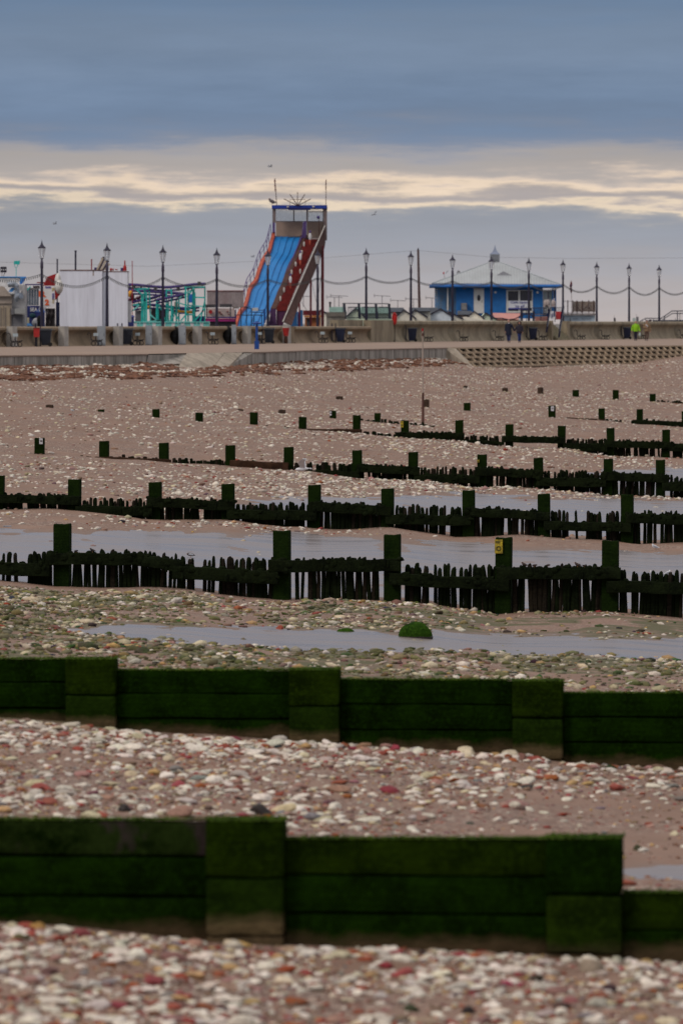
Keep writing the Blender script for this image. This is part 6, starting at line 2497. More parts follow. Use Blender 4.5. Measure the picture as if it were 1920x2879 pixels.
# hipped roof with standing ribs
APX = ZC(750, 300)
ap = P(APX[0], APX[1], YF + 2.6)
el, er = P(*ZC(60, 530), YF - .95), P(*ZC(1470, 545), YF - .95)
bl, brr = el + Vector((0, 8, 0)), er + Vector((0, 8, 0))
tl, tr = P(*ZC(690, 300), YF + 2.4), P(*ZC(810, 300), YF + 2.4)
mb = MB().quadprism([el, er, tr, tl], (0, .06, -.10))
mb.build('front_roof', m_croof, cafe)
MB().quadprism([bl, el, tl, tl + Vector((0, 1.2, 0))], (.06, 0, -.10)).build('side_roof', m_croof, cafe)
MB().quadprism([er, brr, tr + Vector((0, 1.2, 0)), tr], (-.06, 0, -.10)).build('side_roof', m_croof, cafe)
MB().quadprism([brr, bl, tl + Vector((0, 1.2, 0)), tr + Vector((0, 1.2, 0))], (0, -.06, -.10)).build('rear_roof', m_croof, cafe)
for k in range(46):
    u = (k + .5) / 46
    p = el.lerp(er, u)
    # ribs run straight up the slope until they meet a hip
    cx = (tl.x + tr.x) / 2
    if p.x < tl.x:
        f = (p.x - el.x) / (tl.x - el.x)
    elif p.x > tr.x:
        f = (er.x - p.x) / (er.x - tr.x)
    else:
        f = 1
    q = Vector((p.x, el.y + (tl.y - el.y) * f, el.z + (tl.z - el.z) * f))
    MB().beam(p + Vector((0, -.02, .03)), q + Vector((0, -.02, .03)), .055).build('roof_rib', m_croofd, cafe)
MB().tube([el, tl], .07, 6).build('hip_cap', m_croofd, cafe)
MB().tube([er, tr], .07, 6).build('hip_cap', m_croofd, cafe)
g0, g1, g2 = P(*ZC(725, 466), YF + .35), P(*ZC(985, 466), YF + .35), P(*ZC(842, 398), YF + .35)
MB().poly([g0, g1, g2], (0, 2.2, 0)).build('gablet', mat('gablet_grey', (.30, .31, .34), .6, .06), cafe)
for k in range(5):
    y0 = 215 + k * 17
    cb('louvre', mat('louvre_grey', (.34, .37, .41), .5, .08), 694, 804, y0, y0 + 10, 2.6 + .05 * (k % 2), .9)
cb('turret_core', m_mgrey, 700, 798, 210, 305, 2.8, .7)
c0 = ZC(750, 212)
mb = MB()
prof = [(.56, 0), (.50, .06), (.36, .16), (.22, .30), (.13, .46), (.07, .62), (.025, .8), (.01, .88)]
mb.lathe(prof, P(c0[0], c0[1], YF + 3.1), 4)
rot_o = mb
cz = P(c0[0], c0[1], YF + 3.1)
for v in mb.v:
    d = v - cz
    a_ = math.pi / 4
    v.x, v.y = cz.x + d.x * math.cos(a_) - d.y * math.sin(a_), cz.y + d.x * math.sin(a_) + d.y * math.cos(a_)
for v in mb.v:
    v.x = cz.x + (v.x - cz.x) * 1.25
mb.build('turret_roof', mat('turret_lead', (.22, .26, .36), .5, .1), cafe)
cb('alarm_box', m_mgrey, 395, 430, 578, 596, -.15, .15)
cb('lamp_box', m_mgrey, 555, 590, 572, 584, -.3, .15)
t2 = prop('weathervane', 'small red topped aerial at the left end of the cafe roof', 'aerial', 1250, 790, YF + 1)
MB().tube([P(1252, 792, YF + 1), P(1247, 765, YF + 1)], .03, 5).build('mast', m_hand, t2)
MB().ell(P(1247, 767, YF + 1), (.07, .07, .12)).build('cap', m_redf, t2)
MB().tube([P(1253, 768, YF + 1), P(1259, 760, YF + 1)], .025, 5).build('arm', m_iron, t2)
t2 = prop('satellite_dish', 'grey satellite dish on the left slope of the cafe roof', 'satellite dish', 1283, 775, YF + .5)
MB().quadprism([P(1278, 778, YF + .4), P(1292, 776, YF + .4), P(1294, 762, YF + .7), P(1287, 759, YF + .7)], (0, .08, 0)).build('dish', m_mgrey, t2)
MB().tube([P(1286, 786, YF + .6), P(1286, 772, YF + .6)], .03, 5).build('mount', m_iron, t2)
t2 = prop('cool_box_unit', 'grey condenser unit standing against the cafe wall left of the door', 'condenser', 1304, 872, YF - .6)
pb(t2, 'casing', m_mgrey, 1296, 1313, 851, 872, YF - .6, .4)
pb(t2, 'grille', m_grey, 1298, 1311, 853, 869, YF - .63, .025)
for k in range(4):
    pb(t2, 'grille_bar', m_dgrey, 1298, 1311, 855 + k * 3.6, 856 + k * 3.6, YF - .66, .025)

# cafe terrace, signs, screen
t2 = prop('railing', 'thin dark terrace railing around the cafe door and steps', 'railing', 1500, 905, YF - 6)
Yx = YF - 7
for x in (1466, 1501, 1480, 1520, 1541, 1560):
    ptube(t2, 'railing_post', m_rail, [(x, 905, Yx), (x, 862, Yx)], .035)
ptube(t2, 'top_rail', m_rail, [(1463, 866, Yx), (1582, 864, Yx)], .03)
mb = MB()
for k in range(38):
    x = 1503 + k * 2.1
    mb.beam(P(x, 866, Yx), P(x, 884, Yx), .02)
mb.build('railing_bars', m_rail, t2)
for y in (882, 888):
    pb(t2, 'kick_board', m_hand, 1503, 1536, y, y + 2.5, Yx + .2, .05)
pb(t2, 'gate_post', m_navy, 1463, 1470, 868, 902, Yx - .2, .2)
pb(t2, 'gate_post', m_navy, 1497, 1503, 873, 902, Yx - .2, .2)
ptube(t2, 'curved_brace', m_dbr, [(1470, 886, Yx), (1480, 881, Yx), (1490, 882, Yx), (1498, 890, Yx)], .05)
pb(t2, 'lower_wall', m_brick, 1504, 1540, 889, 903, Yx + .6, .3)
t2 = prop('chairs_stack', 'pale grey plastic chairs stacked at the right corner of the cafe', 'chairs', 1537, 870, YF - 3)
for x in (1534, 1540, 1556):
    MB().ell(P(x, 852, YF - 3), (.22, .2, .34)).build('chair_back', m_hand, t2, True)
    pb(t2, 'chair_seat', m_hand, x - 7, x + 6, 858, 862, YF - 3.2, .4)
    pb(t2, 'chair_leg', m_iron, x - 6, x - 4.6, 862, 880, YF - 3.1, .05)
    pb(t2, 'chair_leg', m_iron, x + 4, x + 5.4, 862, 880, YF - 3.1, .05)
t2 = prop('notice_sign', 'white upright notice board at the top of the steps', 'sign', 1551, 897, YF - 9)
bd = pb(t2, 'board', m_wht, 1547, 1556.5, 874, 898, YF - 9, .06)
for k in range(3):
    MB().beam(P(1549, 884 + k * 4, YF - 9.03), P(1555, 880 + k * 4, YF - 9.03), .04).build('print', m_purp, bd)
t2 = prop('red_sign', 'plain red sign board beside the white notice at the steps', 'sign', 1570, 897, YF - 9)
pb(t2, 'board', mat('red_board', (.40, .035, .04), .6, .08), 1562, 1579, 875, 897.5, YF - 8.6, .06)
for k in range(4):
    pb(t2, 'board_edge', m_white, 1560.5, 1561.8, 875 + k * 6, 880 + k * 6, YF - 8.6, .06)
for xb, xt in ((1537, 1545), (1572, 1582)):
    t2 = prop('stair_rail', 'dark slanting handrail at the %s side of the steps' % ('cafe' if xb < 1550 else 'terrace'), 'handrail', xb, 950, 498)
    yb0 = 934 if xb < 1550 else 948
    MB().quadprism([P(xb - 3, yb0, 496), P(xb + 1.5, yb0, 496), P(xt + 3, 868, 503), P(xt - 3, 868, 503)], (0, .3, 0)).build('rail_panel', mat('matt_navy', (.012, .012, .03), .95, .2, 4, spec=0.0), t2)
    ptube(t2, 'top_rail', m_rail, [(xb + 2, yb0 - 16, 496), (xt + 4, 862, 503)], .04)
t2 = prop('terrace_screen', 'brown wooden windbreak screen on a pale base right of the cafe', 'screen', 1640, 903, YF + 6)
m_wood = mat('screen_wood', (.22, .165, .13), .8, .2, 2)
m_woodd = mat('screen_post', (.10, .065, .06), .8, .2, 2)
Yx = YF + 6
for k in range(16):
    pb(t2, 'screen_board', m_wood, 1609 + k * 4.05, 1612.7 + k * 4.05, 846.5, 876, Yx, .05)
for x in (1596, 1610, 1622, 1637, 1655, 1669):
    pb(t2, 'screen_post', m_woodd, x - 1.4, x + 1.4, 843.5, 882, Yx - .15, .14)
for a, b in (((1622, 862), (1636, 878)), ((1656, 864), (1670, 878)), ((1638, 872), (1654, 856))):
    MB().beam(P(a[0], a[1], Yx - .1), P(b[0], b[1], Yx - .1), .06).build('brace', m_woodd, t2)
ptube(t2, 'wire', m_aer, [(1585, 846, Yx), (1609, 846, Yx)], .02)
pb(t2, 'deck', m_hand, 1585, 1674, 878.5, 881, Yx - .4, 3)
pb(t2, 'deck_edge', m_woodd, 1585, 1674, 882.5, 885.5, Yx - .3, 3)
basew = pb(t2, 'base_wall', mat('pale_blue_base', (.56, .66, .74), .7, .06, 1), 1585, 1673, 886, 930, Yx, 2)
m_faint = mat('faint_grey_text', (.33, .39, .46), .7, .05)
text_mesh(basew, 'lettering', 'café', m_faint, 1610, 898, Yx - .03, 5.5, 16)
text_mesh(basew, 'lettering', 'terrace', m_faint, 1634, 898, Yx - .03, 5.5, 28)
t2 = prop('post', 'small dark hooked post before the pale terrace base', 'post', 1603, 905, YF + 4)
pb(t2, 'shaft', m_iron, 1602, 1604.2, 894, 905, YF + 4, .08)
pb(t2, 'foot', m_iron, 1602, 1607, 902.5, 905, YF + 3.9, .08)
t2 = prop('flagpole', 'white flagpole with a limp dark purple flag above the terrace', 'flag', 1606, 880, YF + 9)
MB().tube([P(1607, 900, YF + 9), P(1606, 787, YF + 9)], .03, 6).build('pole', m_hand, t2)
mb = MB()
pts = [P(1605 + .8 * math.sin(k * 1.3), 790 + k * 4.8, YF + 8.95) for k in range(8)]
mb.tube(pts, [.04, .1, .13, .14, .13, .12, .09, .03], 8)
mb.build('flag', mat('flag_purple', (.035, .012, .05), .8, .5, 6, 0, (.16, .04, .03)), t2, True)

# far right
Yx = 568.0
for x, y0, lab in ((1728, 893, 'small brown post on the sea wall right of the terrace'), (1791, 890, 'grey box post on the sea wall behind the yellow jacket walker')):
    t2 = prop('bollard', lab, 'post', x, 905, Yx)
    pb(t2, 'block', m_dgrey if x < 1750 else m_mgrey, x - 2.6, x + (2.8 if x < 1750 else 4.5), y0, 912, Yx, .15)
    ptube(t2, 'rod', m_iron, [(x - 1.6, y0, Yx - .02), (x - 1.6, y0 - 6.5, Yx - .02)], .02)
t2 = prop('glass_shelter', 'pale green translucent panel beside the grey box post', 'panel', 1783, 905, Yx + 2)
pb(t2, 'sheet', mat('pale_green_sheet', (.42, .50, .48), .4, .05), 1778, 1787, 893, 912, Yx + 2, .05)
t2 = prop('access_ramp', 'dark deck with stepped railings above the wall at the right edge', 'ramp', 1870, 905, Yx + 10)
Yx = 580.0
pb(t2, 'deck', m_rail, 1837, 2000, 899, 910, Yx, 2)
for pts, r in (([(1797, 904, Yx), (1815, 894, Yx), (1858, 894.5, Yx)], .045), ([(1856, 896, Yx), (1889, 873.5, Yx), (2000, 873.5, Yx)], .05), ([(1862, 898, Yx), (1890, 880.5, Yx), (2000, 880.5, Yx)], .045)):
    ptube(t2, 'rail', m_rail, pts, r)
for x, y0, y1, w in ((1806, 899, 906, 1.4), (1815, 894, 906, 1.6), (1825, 894, 906, 1.4), (1836, 894, 906, 1.4), (1868, 887, 899, 2.2), (1904.5, 873.5, 899, 2.6), (1899, 894, 900, 1.4), (1911, 878, 899, 1.4), (1940, 873.5, 899, 2.4)):
    pb(t2, 'railing_post', m_rail, x - w / 2, x + w / 2, y0, y1, Yx - .03, .06)
MB().poly([P(1807, 908, Yx), P(1832, 908, Yx), P(1832, 897, Yx)], (0, 1.5, 0)).build('ramp_side', m_dbr, t2)
t2 = prop('marker_pole', 'slender marker pole on the beach, pale above and rust brown below', 'marker pole', 1189, 1197, 256)
MB().tube([P(1189, 1199, 256), P(1189, 1104, 256)], [.065, .055], 8).build('lower_pole', mat('rust_pole', (.11, .05, .04), .8, .25, 3), t2)
MB().tube([P(1189, 1103.8, 256), P(1188, 930, 256)], [.035, .03], 8).build('upper_pole', mat('pale_pole', (.36, .30, .26), .7, .1, 2), t2)
MB().lathe([(.045, 0), (.045, .12)], P(1188, 930, 256), 8).build('top_band', m_redf, t2)
MB().tube([P(1188, 944, 256), P(1187.9, 936, 256)], .05, 8).build('top_band', mat('rust_pole', (.11, .05, .04), .8, .25, 3), t2)

# ------------------------------------------------------------------ rocks and birds
m_moss = weed_mat('bright_moss', (.012, .035, .004), (.030, .072, .007), None)
m_rock = mat('dark_wet_rock', (.03, .022, .02), .5, .3, 6, .5)
m_rockg = mat('weedy_rock', (.06, .05, .03), .8, .3, 6, .5, (.035, .05, .015))


def rock(name, label, x, y, wpx, hpx, m, lo=34, hi=430, seed=1, skirt=None):
    p = beach_at(x, y, lo, hi)
    s = F / p.y
    V, Fc = stone_variant(3, seed, 1.0)
    r = random.Random(seed)
    w, h = wpx / s / 2, hpx / s
    me = bpy.data.meshes.new(name)
    if name == 'boulder':
        n_ = V / np.linalg.norm(V, axis=1, keepdims=True)
        V = n_ * (.9 + .1 * np.linalg.norm(V, axis=1, keepdims=True))
        V[:, 2] = np.sign(V[:, 2]) * np.abs(V[:, 2]) ** .8
    V = V * np.array([w, w * .8, h * 1.08])
    V[:, 2] = np.where(V[:, 2] < 0, V[:, 2] * .15, V[:, 2])
    V *= 1 + .03 * np.sin(V[:, :1] * 31 / max(w, .1) * .2 + V[:, 1:2] * 19)
    me.from_pydata(V.tolist(), [], Fc.tolist())
    me.shade_smooth()
    me.materials.append(m)
    o = bpy.data.objects.new(name, me)
    C.objects.link(o)
    o.location = p
    tag(o, label, 'rock')
    if skirt:
        mb = MB()
        mb.ell((0, 0, h * .06), (w * 1.04, w * .86, h * .22), nu=18)
        q = mb.build('rock_foot', skirt, o, True, local=True)
    return o


rock('boulder', 'large rounded boulder covered in bright green moss in the shallow stream', 1168, 1795, 98, 44, m_moss, 64, 111, 5, m_rock)
rock('boulder', 'low green weedy stone left of the mossy boulder by the stream', 972, 1780, 52, 13, m_moss, 64, 111, 8)
rock('rock', 'dark brown rounded rock lying just above the middle of the nearest groyne', 734, 2290, 70, 32, m_rock, 41, 62, 12)
rock('rock', 'black rock with a yellow stone on it above the nearest groyne at the left', 352, 2282, 44, 22, m_rock, 41, 62, 15)
rock('rock', 'long dark weedy rock in the left shingle below the third groyne', 245, 1824, 74, 20, m_rockg, 64, 111, 18)
rock('rock', 'dark weedy rock behind the second groyne, left of its middle block', 403, 1836, 58, 18, m_rockg, 64, 111, 21)
rock('rock', 'dark weedy rock just behind the second groyne near its middle block', 646, 1854, 44, 14, m_rockg, 64, 111, 24)
rock('brick_lump', 'red brick lump standing out of the stones left of the mossy boulder', 786, 1770, 24, 15, mat('brick_red', (.30, .06, .035), .8, .2, 9), 64, 111, 27)
rock('rock', 'small black rock low at the right among the nearest pebbles', 1318, 2850, 42, 26, m_rock, 30, 40, 30)
rock('rock', 'brown flat rock among the nearest pebbles at the lower right', 1580, 2836, 58, 24, mat('brown_rock', (.10, .05, .04), .7, .3, 8), 30, 40, 33)
rock('rock', 'big grey tan stone leaning at the foot of the nearest groyne right block', 1672, 2735, 92, 46, mat('tan_rock', (.30, .24, .18), .8, .2, 9, .4), 30, 40, 36)
rock('rock', 'yellow orange knobbly stone at the left foot of the nearest groyne', 104, 2620, 60, 38, mat('orange_rock', (.42, .24, .07), .8, .25, 9, .4), 30, 40.2, 39)
rock('rock', 'dark weedy stone in the damp sand at the right beyond the nearest groyne', 1790, 2392, 30, 16, m_rockg, 41, 62, 42)

m_gw = mat('gull_white', (.68, .69, .72), .6, .06, 5)
m_gg = mat('gull_grey', (.36, .38, .43), .6, .1, 8)
m_beak = mat('beak_orange', (.5, .2, .05), .5, .1)
m_bdk = mat('dark_plumage', (.035, .028, .03), .7, .3, 20)
m_bbr = mat('brown_plumage', (.075, .05, .045), .7, .35, 20, 0, (.03, .02, .02))


def standing_bird(label, x, y, Y, hpx, face, mbody, mback=None, p=None, squat=1.0):
    p = p or P(x, y, Y)
    s = F / p.y
    h = hpx / s
    t = thing('bird', label, 'bird', p)
    f = face
    rot = Matrix.Rotation(f * R(24 if squat > .8 else 8), 3, 'Y')
    mb = MB()
    mb.ell((0, 0, h * .52), (h * .52 / squat, h * .24, h * .27), rot, 12, 8)
    mb.ell((f * -h * .36, 0, h * .86 * squat), (h * .17, h * .14, h * .15), None, 10, 7)
    mb.tube([(f * -h * .25, 0, h * .62), (f * -h * .35, 0, h * .82 * squat)], [h * .2, h * .13], 8)
    mb.tube([(f * h * .35, 0, h * .45), (f * h * .78, 0, h * .34)], [h * .14, h * .04], 6)
    o = mb.build('body', mbody, t, True, local=True)
    md = o.modifiers.new('one_skin', 'REMESH')
    md.mode = 'VOXEL'
    md.voxel_size = h * .035
    MB().tube([(f * -h * .5, 0, h * .85 * squat), (f * -h * .72, 0, h * .80 * squat)], [h * .05, h * .015], 5).build('beak', m_beak, t, local=True)
    for sy in (-1, 1):
        MB().ell((f * h * .08, sy * h * .2, h * .54), (h * .48, h * .06, h * .17), rot, 10, 6).build('wing', mback or mbody, t, True, local=True)
        MB().tube([(f * h * .02, sy * h * .07, h * .32), (f * h * .0, sy * h * .07, 0)], h * .03, 5).build('leg', m_beak, t, local=True)
    return t


def on_row(x, y, row_Y, tan=.14, d=-.09):
    """point on the top of a groyne beam"""
    a = math.atan(tan)
    k = (x - HX) / F
    u = k * row_Y / (math.cos(a) + k * math.sin(a))
    Yd = row_Y - u * math.sin(a)
    return P(x, y, Yd - .09)


standing_bird('dark bird hunched on the left beam of the third groyne, beak to the right', 214, 1553.5, 0, 9, -1, m_bdk, p=on_row(214, 1553.5, 112), squat=.72)
standing_bird('small dark bird upright on the left beam of the third groyne', 260, 1554.5, 0, 14, 1, m_bdk, p=on_row(260, 1554.5, 112))
for x, h, f, lab, sq in ((1474, 15, 1, 'small brown bird upright, first right of the yellow signed post', 1), (1503, 11, -1, 'brown bird crouching second right of the yellow signed post', .75), (1540, 11, -1, 'dark brown bird crouching in the middle of the right beam', .75),
                         (1592, 10, -1, 'brown bird leaning right on the right beam', .75), (1623, 15, 1, 'small brown bird upright near the right tall post of the third groyne', 1), (1642, 9, 1, 'dark bird crouching closest to the right tall post of the third groyne', .75)):
    standing_bird(lab, x, 1595, 0, h, f, m_bbr, p=on_row(x, 1595, 112), squat=sq)
standing_bird('white gull standing on the sand behind the third groyne at the right', 1841, 1546, 0, 17, 1, m_gw, m_gg, p=beach_at(1841, 1546, 114, 144))
standing_bird('grey gull standing in shallow water behind the left stakes of the third groyne', 536, 1568, 0, 17, 1, m_bbr, m_gg, p=beach_at(536, 1568, 113, 144), squat=.8)
standing_bird('white gull behind the short stakes at the right end of the third groyne', 1834, 1618, 0, 14, 1, m_gw, m_gg, p=beach_at(1834, 1618, 113, 144))
standing_bird('white gull behind the stakes nearest the right edge', 1877, 1619, 0, 16, -1, m_gw, m_gg, p=beach_at(1877, 1619, 113, 144))
standing_bird('tiny white gull standing alone on the far shingle at the left', 203, 1158, 0, 9, 1, m_gw, m_gg, p=beach_at(203, 1158, 200, 285))
standing_bird('grey pigeon perched on the left front corner of the slide roof', 765, 576, YT - .2, 19, 1, mat('pigeon_grey', (.16, .14, .15), .7, .2, 9), p=P(765, 575, YT - .2))

# white gull in flight
Yg_ = 186.0
t = thing('gull', 'white gull flying low with raised wings before the fifth groyne', 'bird', P(848, 1318, Yg_))
s = F / Yg_
mb = MB()
mb.tube([P(830.5, 1321, Yg_), P(834, 1319.5, Yg_), P(840, 1319.5, Yg_), P(850, 1319, Yg_), P(860, 1317.5, Yg_), P(868, 1317, Yg_)], [.012, .04, .055, .068, .045, .012], 10)
mb.build('body', m_gw, t, True)
MB().poly([P(858, 1316, Yg_), P(877, 1319, Yg_), P(876, 1315.5, Yg_), P(860, 1315.5, Yg_)], (0, .1, 0)).build('tail', m_gw, t)
MB().tube([P(831, 1321, Yg_), P(828, 1322, Yg_)], [.014, .004], 5).build('beak', m_beak, t)
for sgn, yy, mm in ((-1, 0, m_gw), (1, 5, m_gg)):
    q = [(843, 1317, 0), (858, 1316, 0), (857, 1306, .12), (855.5, 1299, .2), (860, 1291.5, .34), (849, 1290.5, .33), (840, 1297, .22), (837, 1302, .15), (842, 1310, .06)]
    pts = [P(x + (2.5 if sgn > 0 else 0), y - (1.5 if sgn > 0 else 0) * (1317 - y) / 20, Yg_ + sgn * (.04 + d)) for x, y, d in q]
    MB().poly(pts, (0, .014, 0)).build('wing', mm, t)


def far_bird(label, x, y, Y, span, tilt):
    p = P(x, y, Y)
    t = thing('gull', label, 'bird', p)
    k = span / 2
    MB().tube([(-.16, -.1, 0), (0, 0, .01), (.2, .08, 0)], [.03, .06, .015], 7).build('body', m_gg, t, True, local=True)
    for sg in (-1, 1):
        pts = [Vector((0, -.07, 0)), Vector((0, .07, 0)), Vector((sg * k * .5, .06, .13 + sg * tilt)), Vector((sg * k, .04, .06 + 2 * sg * tilt)), Vector((sg * k * .5, -.06, .14 + sg * tilt))]
        MB().poly(pts, (0, 0, .02)).build('wing', m_gg, t, local=True)


far_bird('far gull gliding in the bright band above the slide', 759, 467, 470, .42, .02)
far_bird('far gull with raised wings in the sky right of the slide', 1051, 602, 480, .5, .10)
far_bird('far gull in the grey sky over the left lamps', 154, 628, 480, .36, .04)
far_bird('tiny far gull beside the slide at the left', 710, 721, 560, .40, .02)

# ------------------------------------------------------------------ people
m_skin = mat('skin', (.46, .25, .19), .6, .06, 20)
m_hair_w = mat('white_hair', (.45, .42, .40), .8, .1, 30)
m_hair_d = mat('dark_hair', (.03, .018, .018), .7, .2, 30)
m_eye = mat('eye_dark', (.02, .015, .015), .3, .05)
m_lip = mat('lip', (.32, .10, .09), .6, .05)
m_shoe = mat('brown_shoe', (.09, .06, .045), .6, .2, 20)
m_shoed = mat('dark_shoe', (.02, .018, .025), .6, .2, 20)


def remesh(o, v=.012):
    md = o.modifiers.new('one_surface', 'REMESH')
    md.mode = 'VOXEL'
    md.voxel_size = v
    md.use_smooth_shade = True
    return o


def loft(mb, secs, n=16):
    """closed tube of elliptical sections (cx, cy, z, rx, ry)"""
    vs, fs = [], []
    for cx, cy, z, rx, ry in secs:
        for k in range(n):
            a = 2 * math.pi * k / n
            vs.append((cx + rx * math.cos(a), cy + ry * math.sin(a), z))
    for i in range(len(secs) - 1):
        for k in range(n):
            k2 = (k + 1) % n
            fs.append((i * n + k, i * n + k2, (i + 1) * n + k2, (i + 1) * n + k))
    fs.append(tuple(range(n - 1, -1, -1)))
    fs.append(tuple((len(secs) - 1) * n + k for k in range(n)))
    return mb.add(vs, fs)


def hand(mb, w, d, side):
    """palm, four fingers and a thumb from wrist w along direction d"""
    d = d.normalized()
    across = Vector((0, 1, 0)) - d * d.y
    across.normalize()
    nrm = d.cross(across).normalized() * side
    mb.tube([w, w + d * .05, w + d * .095], [.028, .034, .030], 8)
    for k, ln in enumerate((.062, .074, .070, .055)):
        o = w + d * .085 + across * (-.027 + k * .018)
        mb.tube([o, o + d * ln * .5 - nrm * .006, o + d * ln * .8 - nrm * .022, o + d * ln - nrm * .036], [.0095, .009, .0085, .007], 6)
    o = w + d * .03 - across * .028
    mb.tube([o, o - across * .022 + d * .025, o - across * .02 + d * .055 - nrm * .01], [.012, .0105, .008], 6)


def person(label, loc, H, legs, arms, top_secs, sleeves, m_top, m_leg, m_shoe_, hair, m_hair, extra=None, yaw=0.0):
    """faces -y. legs: ((hip),(knee),(ankle)) per side; arms: ((shoulder),(elbow),(wrist)) per side"""
    t = thing('person', label, 'person', loc, rz=yaw)
    k = H / 1.75
    t.scale = (k, k, k)
    V = Vector
    mb = MB()
    loft(mb, [(0, 0, .86, .15, .10), (0, 0, .95, .165, .115), (0, 0, 1.08, .14, .10), (0, 0, 1.25, .165, .115), (0, 0, 1.38, .185, .11), (0, 0, 1.45, .12, .08), (0, 0, 1.48, .06, .06)])
    mb.tube([(0, .0, 1.44), (0, -.01, 1.56)], [.062, .055], 10)
    mb.ell((0, -.015, 1.64), (.076, .095, .115), nu=14, nv=10)
    mb.ell((0, -.05, 1.575), (.052, .05, .045))
    mb.tube([(0, -.105, 1.655), (0, -.128, 1.622), (0, -.108, 1.612)], [.009, .014, .010], 7)
    for sx in (-1, 1):
        mb.ell((sx * .078, 0, 1.635), (.012, .022, .032))
    for hip, knee, ank in legs:
        h_, kn, an = V(hip), V(knee), V(ank)
        mb.tube([h_, h_.lerp(kn, .5), kn, kn.lerp(an, .35), an], [.085, .075, .055, .056, .04], 10)
        mb.tube([an + V((0, .03, -.04)), an + V((0, -.06, -.055)), an + V((0, -.15, -.065))], [.035, .036, .025], 8)
    for i, (sh, el, wr) in enumerate(arms):
        s_, e_, w_ = V(sh), V(el), V(wr)
        mb.tube([s_, s_.lerp(e_, .5), e_, e_.lerp(w_, .4), w_], [.055, .048, .040, .040, .028], 9)
        hand(mb, w_, w_ - e_, 1 if i else -1)
    remesh(mb.build('body', m_skin, t, True, local=True), .0085)
    for sx in (-1, 1):
        MB().ell((sx * .03, -.098, 1.655), (.011, .008, .007)).build('eye', m_eye, t, True, local=True)
        MB().tube([(sx * .016, -.106, 1.676), (sx * .044, -.098, 1.676)], .004, 5).build('eyebrow', m_hair, t, local=True)
    MB().ell((0, -.098, 1.585), (.024, .008, .007)).build('mouth', m_lip, t, True, local=True)
    # trousers
    mb = MB()
    loft(mb, [(0, 0, .84, .16, .115), (0, 0, .95, .175, .125), (0, 0, 1.04, .165, .118)])
    for hip, knee, ank in legs:
        h_, kn, an = V(hip), V(knee), V(ank)
        mb.tube([h_ + V((0, 0, .02)), h_.lerp(kn, .5), kn, kn.lerp(an, .5), an + V((0, 0, .02))], [.105, .092, .075, .07, .064], 12)
    remesh(mb.build('trousers', m_leg, t, True, local=True), .013)
    for hip, knee, ank in legs:
        an = V(ank)
        mb = MB()
        mb.tube([an + V((0, .055, -.052)), an + V((0, -.02, -.045)), an + V((0, -.1, -.056)), an + V((0, -.17, -.066))], [.042, .052, .046, .034], 10)
        mb.box(an.x - .042, an.x + .042, an.y - .19, an.y + .08, an.z - .09, an.z - .066)
        remesh(mb.build('shoe', m_shoe_, t, True, local=True), .01)
    mb = MB()
    loft(mb, top_secs, 20)
    for (sh, el, wr), rs in zip(arms, sleeves):
        s_, e_, w_ = V(sh), V(el), V(wr)
        mb.tube([s_ + (s_ - e_).normalized() * .02, s_.lerp(e_, .5), e_, e_.lerp(w_, .5), w_ + (w_ - e_).normalized() * .01], [rs * 1.15, rs, rs * .88, rs * .82, rs * .74], 12)
    remesh(mb.build('coat', m_top, t, True, local=True), .013)
    mb = MB()
    if hair == 'bald':
        for sx in (-1, 1):
            mb.ell((sx * .062, .025, 1.65), (.024, .065, .045))
        mb.ell((0, .065, 1.655), (.068, .035, .05))
        mb.ell((0, .02, 1.725), (.06, .07, .03))
    elif hair == 'hood':
        mb.ring((0, -.03, 1.64), .125, .05, 'y', 20, 8)
        mb.ell((0, .05, 1.64), (.14, .10, .15))
        mb.ell((0, .0, 1.50), (.16, .12, .06))
    elif hair == 'cap':
        mb.ell((0, .0, 1.70), (.084, .10, .07))
        mb.ring((0, -.0, 1.69), .08, .018, 'z', 18, 6)
        mb.ell((0, 0, 1.775), (.02, .02, .02))
    else:
        mb.ell((0, .025, 1.675), (.086, .09, .095))
        mb.ell((0, .06, 1.62), (.08, .05, .09))
    remesh(mb.build('hair' if hair in ('bald', 'short') else ('hood' if hair == 'hood' else 'cap'), m_hair, t, True, local=True), .011)
    if extra:
        extra(t)
    return t


m_coat = mat('dark_navy_coat', (.010, .014, .035), .8, .2, 9)
m_jack = mat('dusky_jacket', (.024, .020, .036), .7, .25, 9)
m_jean = mat('blue_jeans', (.022, .036, .12), .8, .2, 9)
m_jean2 = mat('bright_jeans', (.018, .036, .15), .8, .2, 9)
m_hiv = mat('hi_vis_jacket', (.24, .52, .012), .6, .12, 7)
m_tro = mat('navy_trousers', (.018, .016, .035), .8, .2, 9)
m_tanj = mat('tan_coat', (.235, .155, .095), .8, .15, 8)
m_tant = mat('brown_trousers', (.11, .065, .055), .8, .2, 8)


def collar(t):
    MB().tube([(-.05, -.07, 1.50), (0, -.10, 1.45), (.05, -.07, 1.50)], .022, 7).build('shirt_collar', m_gw, t, True, local=True)


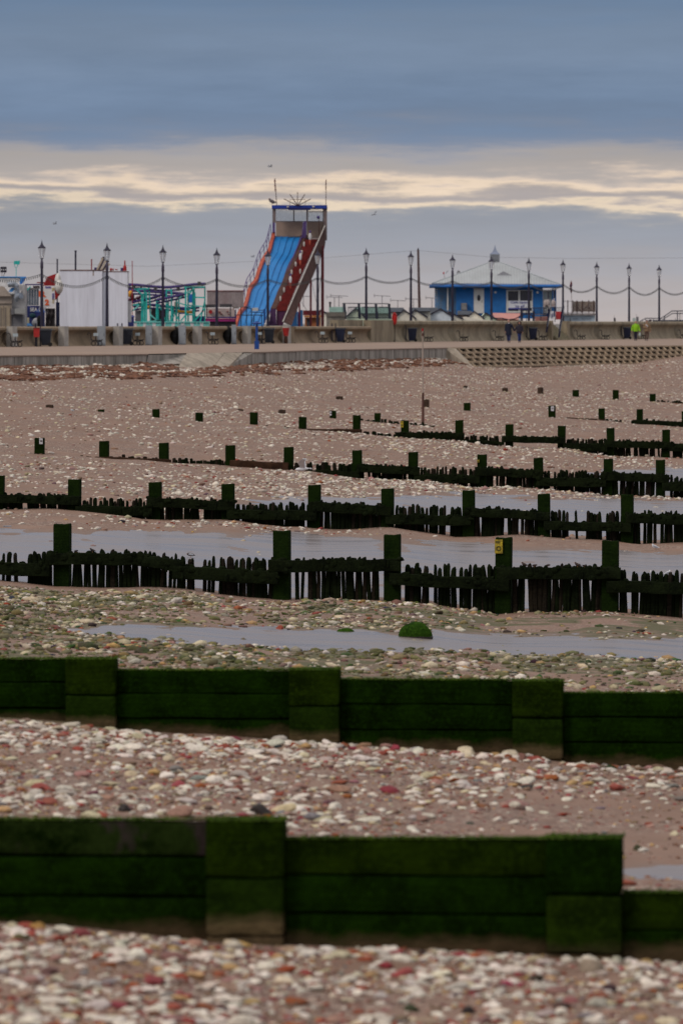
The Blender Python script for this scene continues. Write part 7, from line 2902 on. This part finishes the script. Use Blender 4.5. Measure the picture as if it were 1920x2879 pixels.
p = prom_at(1430, 962)
person('man in a long dark navy coat and jeans holding the woman by the hand', p, 1.86,
       [((.085, 0, .9), (.075, -.05, .49), (.06, -.10, .10)), ((-.085, 0, .9), (-.085, .0, .49), (-.05, .10, .12))],
       [((.19, 0, 1.40), (.32, 0, 1.12), (.44, 0, .87)), ((-.19, 0, 1.40), (-.25, .02, 1.12), (-.25, -.03, .86))],
       [(.0, 0, .56, .245, .17), (0, 0, .60, .24, .17), (0, 0, .80, .225, .16), (0, 0, 1.0, .20, .145), (0, 0, 1.2, .205, .15), (0, 0, 1.36, .215, .14), (0, 0, 1.44, .16, .11), (0, 0, 1.50, .085, .085)],
       (.075, .078), m_coat, m_jean, m_shoe, 'bald', m_hair_w, collar)
p = prom_at(1460, 962)
person('woman in a dusky padded jacket with dark fur hood and blue jeans, holding hands', p, 1.70,
       [((.08, 0, .9), (.06, .02, .49), (.075, .06, .11)), ((-.08, 0, .9), (-.06, -.06, .49), (-.05, -.10, .10))],
       [((-.18, 0, 1.38), (-.31, 0, 1.14), (-.44, 0, .96)), ((.18, 0, 1.38), (.27, .02, 1.12), (.26, -.06, .90))],
       [(0, 0, .76, .20, .15), (0, 0, .82, .25, .18), (0, 0, .95, .255, .185), (0, 0, 1.1, .235, .17), (0, 0, 1.25, .235, .165), (0, 0, 1.38, .22, .15), (0, 0, 1.45, .16, .12), (0, 0, 1.50, .09, .09)],
       (.085, .088), m_jack, m_jean2, m_shoed, 'hood', m_hair_d)


def bag(t):
    mb = MB()
    loft(mb, [(.36, -.02, .40, .05, .03), (.36, -.02, .45, .10, .06), (.365, -.02, .58, .105, .06), (.37, -.02, .68, .06, .035), (.375, -.02, .76, .02, .02)])
    mb.build('carrier_bag', mat('pale_bag', (.42, .48, .46), .6, .1, 6), t, True, local=True)


p = prom_at(1787, 957)
person('walker in a bright yellow green jacket and navy trousers carrying a pale bag', p, 1.74,
       [((.085, 0, .9), (.075, -.03, .49), (.065, -.06, .10)), ((-.085, 0, .9), (-.075, -.0, .49), (-.065, .05, .10))],
       [((.20, 0, 1.40), (.31, .03, 1.12), (.36, -.02, .86)), ((-.20, 0, 1.40), (-.32, .03, 1.12), (-.35, -.04, .88))],
       [(0, 0, .82, .215, .16), (0, 0, .87, .22, .165), (0, 0, 1.0, .225, .165), (0, 0, 1.2, .23, .165), (0, 0, 1.36, .23, .15), (0, 0, 1.45, .16, .115), (0, 0, 1.54, .10, .10)],
       (.095, .095), m_hiv, m_tro, m_shoed, 'short', m_hair_d, bag)


def paper(t):
    MB().quadprism([(-.10, -.19, 1.34), (.09, -.19, 1.17), (.11, -.185, 1.23), (-.06, -.185, 1.44)], (0, .02, 0)).build('scarf', m_wht, t, local=True)


p = prom_at(1818, 957)
person('walker in a tan coat, brown trousers and dark cap striding along the wall', p, 1.84,
       [((.085, 0, .9), (.12, -.05, .49), (.05, -.10, .10)), ((-.085, 0, .9), (-.085, -.02, .49), (-.10, .05, .10))],
       [((.20, 0, 1.40), (.30, .03, 1.12), (.31, -.04, .84)), ((-.20, 0, 1.40), (-.28, .0, 1.14), (-.13, -.18, 1.13))],
       [(0, 0, .78, .235, .165), (0, 0, .84, .23, .165), (0, 0, 1.0, .215, .155), (0, 0, 1.2, .22, .16), (0, 0, 1.36, .225, .15), (0, 0, 1.45, .16, .115), (0, 0, 1.52, .095, .095)],
       (.088, .088), m_tanj, m_tant, m_shoed, 'cap', mat('dark_purple_cap', (.035, .015, .03), .8, .2, 9), paper)
